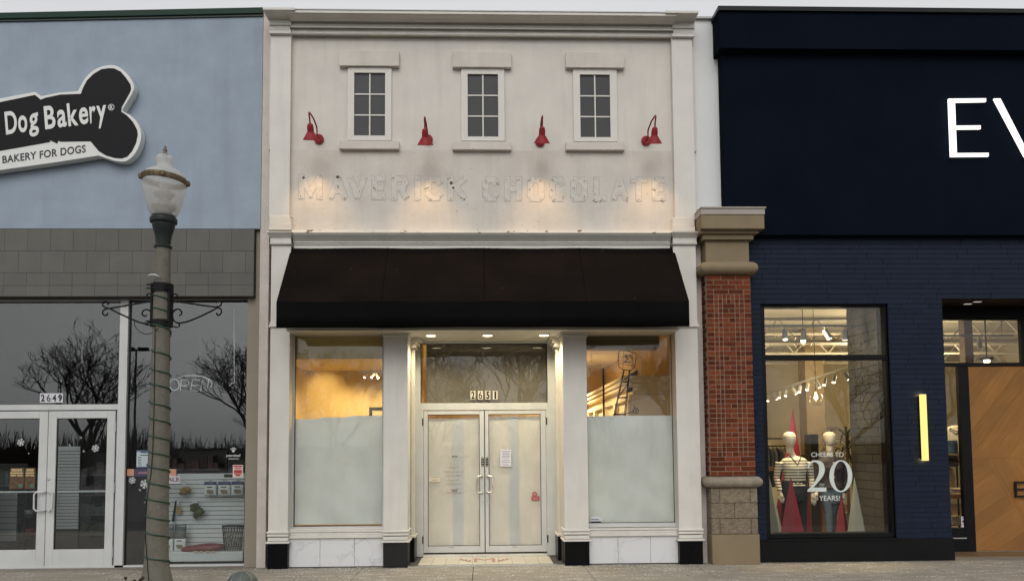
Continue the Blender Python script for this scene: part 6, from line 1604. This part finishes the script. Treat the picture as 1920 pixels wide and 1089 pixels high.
for a, b_, lab in ((18, 44.5, 'brown and gold new year poster on the left bakery door, the brighter one'), (46.5, 66, 'brown and gold new year poster on the left bakery door, next to the door edge')):
    Pp = thing('poster', lab, 'poster', (wx(a, 915, Yd2), Yd2, wz(916, Yd2, a)), 'new year posters on the bakery door')
    MB().pbox(a, 876.5, b_, 916, Yd2-.0015, .0015).build('sheet', m_gold, Pp)
    g = MB(); letters_box(g, '2025', a+3, 878.5, b_-3, 883, Yd2-.0015, .001, bold=.04); letters_box(g, 'BARKING', a+2, 884.5, b_-2, 888, Yd2-.0015, .001, bold=.04); letters_box(g, 'NEW YEAR', a+2, 889, b_-2, 892.5, Yd2-.0015, .001, bold=.04); g.build('letters', mat('gold print', (.60, .46, .24), .5), Pp)
    g = MB(); c = wp(b_-6, 910, Yd2-.0015); g.disc(c.x, c.y-.001, c.z, .03, .0012); g.build('green_shape', mat('green print', (.05, .12, .08), .6), Pp)
# unlit OPEN neon, its hanger, thin pendants and ceiling light
YO = .42
ON = thing('neon_sign', 'unlit OPEN neon sign of thin white tubes behind the bakery glass', 'neon sign', (wx(357, 735, YO), YO, wz(735, YO, 357)))
m_tube = mat('white glass tube', (.80, .82, .83), .3)
def tubes(mb, lines, r, Y):
    for ln in lines: mb.tube([wp(a, b_, Y) for a, b_ in ln], r, 6)
g = MB(); arc = lambda cx, cy, rx_, ry_, a0, a1, n=14: [(cx+rx_*math.cos(R(a0+(a1-a0)*k/n)), cy-ry_*math.sin(R(a0+(a1-a0)*k/n))) for k in range(n+1)]
tubes(g, [arc(327, 721, 9, 10.5, 90, 450, 20)], .006, YO); g.build('letter', m_tube, ON)
g = MB(); tubes(g, [[(338, 732), (340, 711.5), (350, 711.5), (354, 714), (354.5, 718), (351, 722.5), (341, 723)]], .006, YO); g.build('letter', m_tube, ON)
g = MB(); tubes(g, [[(374, 712), (361, 711.5), (357.5, 732), (372, 733)], [(359, 722), (371, 722.5)]], .006, YO); g.build('letter', m_tube, ON)
g = MB(); tubes(g, [[(376, 733), (379, 712), (388, 734), (391.5, 711.5)]], .006, YO); g.build('letter', m_tube, ON)
g = MB(); tubes(g, [[(333.5, 708), (345, 704.5), (362, 703.5), (380, 705.5), (392, 711), (397.5, 717), (397.5, 722), (394, 726)]], .006, YO); g.build('arc', m_tube, ON)
g = MB(); tubes(g, [[(345, 705), (345, 560)], [(375, 705), (375, 560)]], .0012, YO); g.build('wire', mat('grey wire', (.12, .12, .12), .5), ON)
HR = thing('banner_rod', 'thin white rod hanging from the ceiling at the right of the bakery glass', 'rod', (wx(439, 600, .6), .6, 3))
g = MB(); g.tube([wp(438.5, 560, .6), wp(439.5, 717, .6)], .006, 6); g.build('rod', m_tube, HR); g = MB(); g.tube([wp(433, 718, .6), wp(440, 718, .6)], .008, 6); g.tube([wp(430, 724, .6), wp(434, 719, .6)], .008, 6); g.build('clip', m_tube, HR)
HR2 = thing('banner_rod', 'thin white rod hanging behind the glass over the bakery doors', 'rod', (wx(155, 600, .6), .6, 3))
g = MB(); g.tube([wp(156, 566, .6), wp(154, 680, .6)], .004, 6); g.build('rod', mat('grey rod', (.25, .25, .25), .4), HR2); g = MB(); g.tube([wp(154, 658, .6), wp(154, 680, .6)], .006, 6); g.build('weight', m_tube, HR2)
CLt = thing('ceiling_light', 'pale boxy ceiling light behind the glass over the bakery doors', 'ceiling light', (wx(115, 580, 2.2), 2.2, 3.6))
x0, x1, z0, z1 = rect(90, 574, 137, 588, 2.2); g = MB()
g.add([(x0+.06, 2.2, z0), (x1-.06, 2.2, z0), (x1-.06, 2.5, z0), (x0+.06, 2.5, z0), (x0, 2.2, z1), (x1, 2.2, z1), (x1, 2.5, z1), (x0, 2.5, z1)], [(0, 3, 2, 1), (4, 5, 6, 7), (0, 1, 5, 4), (1, 2, 6, 5), (2, 3, 7, 6), (3, 0, 4, 7)])
g.build('diffuser', emit('dim diffuser', (.92, .93, .85), .55), CLt); g = MB(); g.box(x0-.02, x1+.02, 2.18, 2.52, z1+.001, DZ); g.build('housing', m_alu_shade, CLt)
# shadowy shelving deeper inside
def gondola(px0, px1, Y, top, lab, seed, warm=False):
    x0, x1 = wx(px0, 900, Y), wx(px1, 900, Y); zt_ = wz(top, Y, px0); rg = random.Random(seed)
    T = thing('shelf_unit', lab, 'shelf', ((x0+x1)/2, Y, 0), 'dark shelves inside the bakery')
    g = MB(); g.box(x0, x1, Y+.4, Y+.44, .02, zt_); g.build('back_board', mat('shelf back', (.06, .06, .06), .8), T)
    n = max(3, int(zt_/.32))
    for k in range(n):
        z = .12+k*(zt_-.15)/n
        g = MB(); g.box(x0, x1, Y, Y+.4, z-.02, z); g.build('board', mat('shelf board', (.13, .13, .125), .6), T)
        x = x0+.02
        g = MB()
        while x < x1-.1:
            wd = rg.uniform(.06, .16); hh = rg.uniform(.1, .24); g.box(x, x+wd-.01, Y+.05, Y+.3, z+.001, z+hh); x += wd
        pk = g.build('stock', mat('stock', (rg.uniform(.04, .10), rg.uniform(.035, .08), rg.uniform(.03, .07)), .6, .6, 7, island=.7), T); pk['kind'] = 'stuff'
gondola(318, 412, 3.2, 846, 'dark shelf full of small packets behind the right bakery window', 3)
gondola(412, 462, 2.0, 862, 'pale edged shelf behind the right edge of the bakery window', 9)
gondola(-60, 24, 2.2, 870, 'shelf of goods behind the left bakery door', 5)
gondola(150, 205, 3.4, 850, 'dark shelf seen through the right bakery door', 6)
WRK = thing('wire_rack', 'black wire rack with a red basket behind the left bakery door', 'rack', (wx(52, 1000, 1.1), 1.1, 0))
g = MB(); Yr = 1.1
for px in (34, 44, 64): g.tube([wp(px, 955, Yr), wp(px+3, 1032, Yr)], .006, 5)
for py in (966, 975, 1000, 1010): g.tube([wp(33, py, Yr), wp(66, py-2, Yr)], .006, 5)
g.build('frame', m_iron, WRK)
for lab, px, py, m in (('red dog toys in the wire rack behind the left bakery door', 56, 996, mat('red toys', (.2, .03, .03), .5, .5, 15)), ('clear jar of treats in the wire rack behind the left bakery door', 55, 962, mat('grey jar', (.2, .2, .2), .2, .5, 12))):
    c = wp(px, py, Yr+.12); g = MB(); g.lathe([(.01, c.z-.06), (.075, c.z-.05), (.08, c.z+.03), (.05, c.z+.055), (.01, c.z+.06)], (c.x, c.y), 16); tag(g.build('jar', m, None, smooth=True), lab, 'jar')

# ------------------------------------------------------------------ street lamp with banner arms
YL = -2.0
DLP = (YL-CAM.y)
LP = thing('street_lamp', 'tall concrete street lamp with frosted acorn globe and iron banner arms', 'street lamp', (wx(297, 840, YL), YL, 0))
lx = wx(297.5, 860, YL)
def pz_(py): return wz(py, YL, 300)
def pr_(h): return h*.865*DLP/1400
m_shaft = mat('exposed aggregate', (.128, .120, .096), .9, .14, 10, bump=.6, bscale=120, bdist=.003, speck=(110, .66, (.40, .38, .34)), streak=(6, .35, (.10, .09, .075)))
prof = [(36, 1112), (35, 1100), (31, 1082), (26.5, 1066), (24, 1050), (22.8, 1020), (22, 985), (21, 880), (20.3, 800), (19, 700), (18, 640), (16.8, 560), (15.3, 470), (15, 462)]
SHP = []
g = MB(); nS = 24
vs = []; fs = []; rows = []
for i in range(len(prof)-1):                                       # gently twisted facets
    for k in range(4):
        t_ = k/4; rows.append((prof[i][0]*(1-t_)+prof[i+1][0]*t_, prof[i][1]*(1-t_)+prof[i+1][1]*t_))
rows.append(prof[-1])
for h, py in rows:
    z = max(-.02, pz_(py))
    for k in range(nS):
        a = 2*math.pi*k/nS
        r = pr_(h)*(1+.028*math.cos(8*(a+.9*z*.35)))
        vs.append((lx+r*math.cos(a), YL+r*math.sin(a), z))
for i in range(len(rows)-1):
    for k in range(nS): fs.append((i*nS+k, i*nS+(k+1) % nS, (i+1)*nS+(k+1) % nS, (i+1)*nS+k))
fs += [tuple(range(nS-1, -1, -1)), tuple((len(rows)-1)*nS+k for k in range(nS))]
g.add(vs, fs); g.build('shaft', m_shaft, LP, smooth=True)
m_verd = mat('dark green black metal', (.014, .020, .019), .45, .15, 12, spec=.25)
L_ = lambda rows: [(pr_(h), pz_(py)) for h, py in rows]
g = MB(); g.lathe(L_([(13, 466), (18, 465), (18.5, 462.5), (17, 460.5), (15, 459), (15.8, 450), (17.5, 441), (21, 431), (23, 424), (23.5, 420), (27.5, 418), (28.3, 414), (27.5, 410), (24, 407.5), (24, 404)]), (lx, YL), 28); hd = g.build('collar', m_verd, LP, smooth=True, sm_angle=40)
def globe_mat():
    m = bpy.data.materials.new('frosted globe'); m.use_nodes = True; t = m.node_tree; b = t.nodes['Principled BSDF']
    b.inputs['Base Color'].default_value = (.82, .81, .79, 1); b.inputs['Roughness'].default_value = .34
    tl = t.nodes.new('ShaderNodeBsdfTranslucent'); tl.inputs[0].default_value = (.85, .83, .78, 1)
    tr = t.nodes.new('ShaderNodeBsdfTransparent'); tr.inputs[0].default_value = (.9, .9, .88, 1)
    m1 = t.nodes.new('ShaderNodeMixShader'); m1.inputs[0].default_value = .45; t.links.new(b.outputs[0], m1.inputs[1]); t.links.new(tl.outputs[0], m1.inputs[2])
    m2 = t.nodes.new('ShaderNodeMixShader'); m2.inputs[0].default_value = .5; t.links.new(m1.outputs[0], m2.inputs[1]); t.links.new(tr.outputs[0], m2.inputs[2])
    t.links.new(m2.outputs[0], t.nodes['Material Output'].inputs[0])
    bumpn(t, b, noise(t, 120, 2), .25, .003); return m
m_globe = globe_mat()
g = MB(); g.lathe(L_([(22, 408), (26, 404), (31, 396), (36, 385), (40, 372), (43, 358), (44, 346), (44, 341)]), (lx, YL), 36, caps=False); gb = g.build('globe', m_globe, LP, smooth=True)
g = MB(); g.lathe(L_([(44, 335), (43.5, 330), (38, 325), (31, 321), (20, 317), (16.5, 313), (16, 308), (18.5, 302), (19, 298), (16, 294), (10, 291), (7, 290)]), (lx, YL), 36, caps=False); g.build('dome', m_globe, LP, smooth=True)
g = MB(); g.lathe(L_([(16, 404), (16, 399), (24, 390), (25, 386), (12, 380), (12, 374), (22, 366), (22, 363), (11, 357), (10, 345), (2, 340)]), (lx, YL), 20); g.build('reflector', mat('lamp louvre', (.30, .29, .27), .4), gb, smooth=True)
m_brass = mat('dull brass', (.125, .092, .048), .5, .35, 30, metal=.4, bump=.4, bscale=40)
g = MB()
ring = L_([(43.5, 343), (46, 342.5), (46.8, 339), (46.8, 335), (45.5, 332.5), (43.5, 332.5)])
n = 40; vs = []; fs = []; mr = len(ring)
for k in range(n):
    a = 2*math.pi*k/n
    for r, z in ring: vs.append((lx+r*math.cos(a), YL+r*math.sin(a), z-.018*math.cos(a)))
for k in range(n):
    for i in range(mr): fs.append((k*mr+i, ((k+1) % n)*mr+i, ((k+1) % n)*mr+(i+1) % mr, k*mr+(i+1) % mr))
g.add(vs, fs)
for k in range(4):
    a = -1.25+k*math.pi/2; c = (lx+pr_(46.5)*math.cos(a), YL+pr_(46.5)*math.sin(a)); z = pz_(337.5)-.018*math.cos(a)
    g.lathe([(.004, z+.036), (.028, z+.026), (.034, z), (.028, z-.026), (.004, z-.036)], c, 10)
for k in range(64):
    a = 2*math.pi*k/64; z = pz_(337.5)-.018*math.cos(a); r = pr_(46.9); g.tube([(lx+r*math.cos(a), YL+r*math.sin(a), z-.02), (lx+r*math.cos(a), YL+r*math.sin(a), z+.02)], .005, 4)
g.build('band', m_brass, LP, smooth=True, sm_angle=40)
g = MB(); g.lathe(L_([(6, 291), (6.5, 289), (4.2, 286.5), (3, 285), (4.6, 283), (4.6, 281.5), (2, 279), (3, 277.3), (2.5, 275.5), (.9, 274), (.5, 271)]), (lx, YL), 16); g.build('finial', mat('weathered bronze', (.13, .11, .08), .5, .3, 30), LP, smooth=True)
# banner bracket
dxl = lx-wx(303.5, 600, YL)                                        # the photo's lean of the post is the camera's
def bp(a, b_, Y=YL-.0): v = wp(a, b_, Y); return v
g = MB()
for pa, pb_ in ((532, 548), (600, 613)):
    g.lathe([(pr_(18.6), pz_(pb_)), (pr_(19.6), pz_(pb_)), (pr_(19.4), pz_(pa)), (pr_(18.2), pz_(pa))], (lx, YL), 24)
for sx_ in (-1, 1): g.box(lx+sx_*pr_(18.5)-.012, lx+sx_*pr_(18.5)+.012, YL-.05, YL+.05, pz_(613), pz_(532))
for py in (536, 543, 604, 611): z = pz_(py); g.tube([(lx-pr_(27), YL-.08, z), (lx+pr_(27), YL-.08, z)], .008, 6)
g.build('clamp', m_iron, LP)
def c2(a, b_): return (a/3.756, 540+b_/3.756)
def crv(pts): return [wp(*q_[:2], YL) for q_ in smooth_pts([(*c2(*p), 0) for p in pts], 5)]
g = MB()
for ln, r in (([(1072, 90), (920, 118), (770, 143)], .010), ([(770, 143), (860, 188), (950, 228), (1010, 248), (1050, 243), (1066, 215), (1072, 195)], .010), ([(770, 143), (735, 132), (722, 112), (733, 96), (752, 95), (766, 106), (756, 118)], .009), ([(770, 143), (738, 150), (722, 170), (732, 190), (752, 190), (758, 174)], .009),
              ([(1072, 190), (1060, 162), (1030, 151), (1006, 164), (1002, 185), (1018, 198), (1034, 192)], .009), ([(1072, 60), (1050, 64), (1034, 52), (1042, 40), (1062, 42), (1074, 50)], .008)): g.tube(crv(ln), r, 7)
g.build('banner_arm', m_iron, LP, smooth=True)
g = MB()
for ln, r in (([(1210, 88), (1360, 112), (1520, 134)], .010), ([(1535, 138), (1410, 200), (1330, 232), (1268, 246), (1232, 236), (1214, 205)], .010), ([(1520, 134), (1552, 124), (1560, 104), (1546, 92), (1528, 94), (1522, 106)], .009), ([(1520, 134), (1552, 146), (1560, 168), (1546, 190), (1530, 188), (1524, 176)], .009),
              ([(1210, 190), (1226, 160), (1252, 148), (1276, 160), (1278, 182), (1262, 193)], .009), ([(1210, 62), (1236, 66), (1250, 54), (1240, 42), (1220, 44), (1210, 52)], .008), ([(1214, 270), (1250, 275), (1266, 262), (1255, 250)], .008)): g.tube(crv(ln), r, 7)
g.build('banner_arm', m_iron, LP, smooth=True)
# green cable wound round the post and a thin black wire
def shaft_r(z):
    for i in range(len(rows)-1):
        z0, z1 = pz_(rows[i][1]), pz_(rows[i+1][1])
        if z0 <= z <= z1: return pr_(rows[i][0]+(rows[i+1][0]-rows[i][0])*(z-z0)/max(1e-6, z1-z0))
    return pr_(15)
marks = [527, 551, 574, 606, 655, 689, 716, 751, 780, 812, 842, 869, 899, 929, 962, 992, 1037, 1068]
zm_ = [pz_(q_) for q_ in marks]
pts = []
for i in range(len(zm_)-1):
    for k in range(24):
        t_ = k/24; a = math.pi+math.pi*2*t_                         # starts at the left, crosses the front falling to the right
        fall = .055 if a < 2*math.pi else .0
        z = zm_[i]+(zm_[i+1]-zm_[i])*t_
        if t_ < .5: z = zm_[i]-.08*t_*2
        else: z = (zm_[i]-.08)+(zm_[i+1]-zm_[i]+.08)*(t_-.5)*2
        r = shaft_r(z)*1.03+.006; pts.append((lx+r*math.cos(a), YL+r*math.sin(a), z))
g = MB(); g.tube(pts, .0075, 6)
CBL = tag(g.build('cable', mat('green cable', (.012, .055, .035), .5, .2, 8), None, smooth=True), 'dark green light cable wound round the street lamp post', 'cable')
g = MB(); z = pz_(523); g.tube([(lx-.11, YL-.12, z+.005), (lx-.08, YL-.13, z+.02), (lx-.03, YL-.14, z+.018), (lx+.02, YL-.13, z-.0)], .009, 6); g.build('bare_end', m_snow, CBL, smooth=True)
g = MB(); ww = [(297.5, 612), (297.2, 700), (296, 800), (292, 880), (283, 930), (278, 985), (283, 1030), (290, 1075), (296, 1092)]
g.tube([(wx(a, b_, YL), YL-math.sqrt(max(.0004, (shaft_r(pz_(b_))*1.035+.004)**2-(wx(a, b_, YL)-lx)**2)), pz_(b_)) for a, b_ in [q_[:2] for q_ in smooth_pts([(a, b_, 0) for a, b_ in ww], 6)]], .0042, 5)
tag(g.build('wire', m_iron, None, smooth=True), 'thin black wire running down the front of the street lamp post', 'wire')
g = MB(); g.tube([wp(252, 602, YL), wp(253, 612, YL), wp(262, 622, YL), wp(274, 626.5, YL), wp(287, 624, YL), wp(297, 615, YL-.17)], .0045, 5); tag(g.build('wire', m_iron, None, smooth=True), 'short black wire drooping under the left banner arm', 'wire')

# ------------------------------------------------------------------ grey green dome at the kerb, dried stalks
YDM = -2.25
DM = thing('ground_light', 'grey green ribbed dome standing on the pavement at the bottom edge', 'bollard', (wx(455, 1080, YDM), YDM, 0))
cx = wx(454.5, 1080, YDM); zt_ = wz(1070.5, YDM, 455); rD = 26*(YDM-CAM.y)/1400
m_dome = mat('grey green plastic', (.085, .098, .092), .55, .12, 8)
g = MB(); n = 32; vs = []; fs = []; m_ = 12
for i in range(m_+1):
    a = math.pi/2*i/m_
    for k in range(n):
        b_ = 2*math.pi*k/n; r = rD*math.cos(a)*(1+.02*math.cos(8*b_)*math.cos(a)); vs.append((cx+r*math.cos(b_), YDM+r*math.sin(b_), zt_-rD*.82+rD*.82*math.sin(a)))
for i in range(m_):
    for k in range(n): fs.append((i*n+k, i*n+(k+1) % n, (i+1)*n+(k+1) % n, (i+1)*n+k))
fs.append(tuple(range(n-1, -1, -1))); g.add(vs, fs); g.build('cap', m_dome, DM, smooth=True)
g = MB(); g.lathe([(rD*.98, 0), (rD*.98, zt_-rD*.82-.001)], (cx, YDM), 32); g.build('post', m_dome, DM, smooth=True, sm_angle=40)
g = MB()
for k in range(8):
    b_ = 2*math.pi*k/8+.2; g.tube([(cx+rD*1.02*math.cos(a)*math.cos(b_), YDM+rD*1.02*math.cos(a)*math.sin(b_), zt_-rD*.82+rD*.835*math.sin(a)) for a in [math.pi/2*i/8*.95 for i in range(9)]], .006, 5)
g.build('ribs', mat('pale rib', (.14, .155, .15), .5), DM)
m_stalk = mat('dry stalk', (.035, .025, .016), .9, .3, 30)
YSK = -2.45
for px, py, lab in ((235.5, 1083, 'dried dark seed head stalk, the leftmost and tall one by the lamp foot'), (252, 1088, 'dried dark seed head stalk, short one second from the left by the lamp foot'), (262.5, 1087.5, 'dried dark seed head stalk, short one close to the lamp foot'), (268, 1082.5, 'dried dark seed head stalk, tall one touching the lamp foot'), (264, 1085, 'dried dark seed head stalk leaning before the lamp foot')):
    p = wp(px, py, YSK-random.uniform(0, .15)); T = thing('dried_flower', lab, 'dried flower', (p.x, p.y, 0), 'dried seed heads by the street lamp')
    g = MB(); g.tube([(p.x+random.uniform(-.05, .05), p.y, 0), (p.x+random.uniform(-.02, .02), p.y, p.z*.5), (p.x, p.y, p.z)], .0035, 5); g.build('stalk', m_stalk, T)
    g = MB(); g.lathe([(.002, p.z-.018), (.014, p.z-.012), (.018, p.z), (.012, p.z+.013), (.002, p.z+.018)], (p.x, p.y), 10); g.build('seed_head', m_stalk, T)

# ------------------------------------------------------------------ across the car park: bare trees, a lamp mast, a hedge (seen mirrored in the glass)
m_bark = mat('dark winter bark', (.065, .057, .05), .95, .3, 4, bump=.5, bscale=12)
def tree_mesh(seed, H):
    rg = random.Random(seed); tr, cr = MB(), MB()
    def grow(p, d, L, r, depth):
        n = 3; pts = [p]; q_ = p.copy(); dd = d.copy()
        for i in range(n):
            dd = (dd+Vector((rg.uniform(-.25, .25), rg.uniform(-.25, .25), rg.uniform(-.12, .14)))).normalized(); q_ = q_+dd*L/n; pts.append(q_.copy())
        (tr if depth == 0 else cr).tube(pts, r, 6 if depth < 2 else 3, r1=max(.009, r*.66), caps=False)
        if depth >= 6: return
        nb = (5, 4, 3, 3, 3, 2)[depth]
        for k in range(nb):
            b_ = pts[-1] if k < 2 else pts[rg.randint(1, n)]
            az = rg.uniform(0, 6.28) if depth else k*6.28/nb+rg.uniform(-.4, .4); sp = rg.uniform(.35, .95)
            ax = Vector((math.cos(az), math.sin(az), .1)); nd = (dd*math.cos(sp)+ax*math.sin(sp)+Vector((0, 0, .06))).normalized()
            grow(b_, nd, L*rg.uniform(.62, .84), max(.0095, r*rg.uniform(.5, .66)), depth+1)
    grow(Vector((0, 0, 0)), Vector((rg.uniform(-.1, .1), 0, 1)), H*.24, H*.017, 0)
    return tr, cr
TRS = [tree_mesh(s, 9.0) for s in (21, 34, 55)]
meshes = [(a.mesh('trunk', m_bark), b_.mesh('crown', m_bark)) for a, b_ in TRS]
for i, (x, y, s, rz, k) in enumerate(((-20.7, -29, .95, .3, 0), (-13.1, -33, .95, 2.0, 1), (-7.6, -30, .95, 4.0, 2), (-3.4, -44, 1.1, 1.0, 0), (1.8, -30, 1.25, 5.0, 1), (6.6, -34, .9, .9, 2), (12.5, -38, 1.1, 3.0, 0), (20.5, -30, 1.0, 2.4, 1), (27, -32, 1.1, 4.4, 2))):
    T = thing('bare_tree', 'bare leafless tree across the car park, seen mirrored in the shop glass', 'tree', (x, y, -.17), 'bare trees across the car park')
    T.rotation_euler.z = rz; T.scale = (s*1.25, s*1.25, s*1.3)
    for nm, me in zip(('trunk', 'crown'), meshes[k]):
        o = bpy.data.objects.new(nm, me); COL.objects.link(o); o.parent = T
HS = MB(); rg = random.Random(12)
for k in range(7500):                                              # upright twigs
    x = rg.uniform(-75, 75); y = -62+rg.uniform(-5, 5); h = max(.7, 2.0+.9*math.sin(x*.13)+.5*math.sin(x*.51)+.4*math.sin(x*1.7)+rg.gauss(0, .55))
    lx_, wd = rg.gauss(0, .45), rg.uniform(.025, .07); z0 = rg.uniform(-.2, h*.5)
    c0, c1 = Vector((x, y, z0)), Vector((x+lx_, y+rg.uniform(-.3, .3), h))
    HS.add([c0-Vector((wd, 0, 0)), c0+Vector((wd, 0, 0)), c1+Vector((wd*.3, 0, 0)), c1-Vector((wd*.3, 0, 0)), c0+Vector((0, wd, 0))], [(0, 1, 2, 3), (0, 4, 3), (4, 1, 2)])
HS.box(-80, 80, -68, -67, -.3, 1.9)
tag(HS.build('far_thicket', mat('brown winter thicket', (.055, .045, .036), .95, .35, .6)), 'brown winter thicket along the far side of the car park', 'thicket', kind='stuff')
MS = thing('lamp_mast', 'tall twin headed lamp mast in the car park, seen mirrored in the bakery glass', 'street lamp', (-18.0, -28, -.17))
g = MB(); g.tube([(-18.0, -28, -.17), (-18.0, -28, 6.9)], .075, 10, r1=.045); g.build('mast', mat('grey mast', (.05, .05, .05), .6), MS)
for s in (-1, 1): g = MB(); g.box(-18.0+min(s*.12, s*.62), -18.0+max(s*.12, s*.62), -28.15, -27.85, 6.8, 6.98); g.build('lamp_head', m_iron, MS)
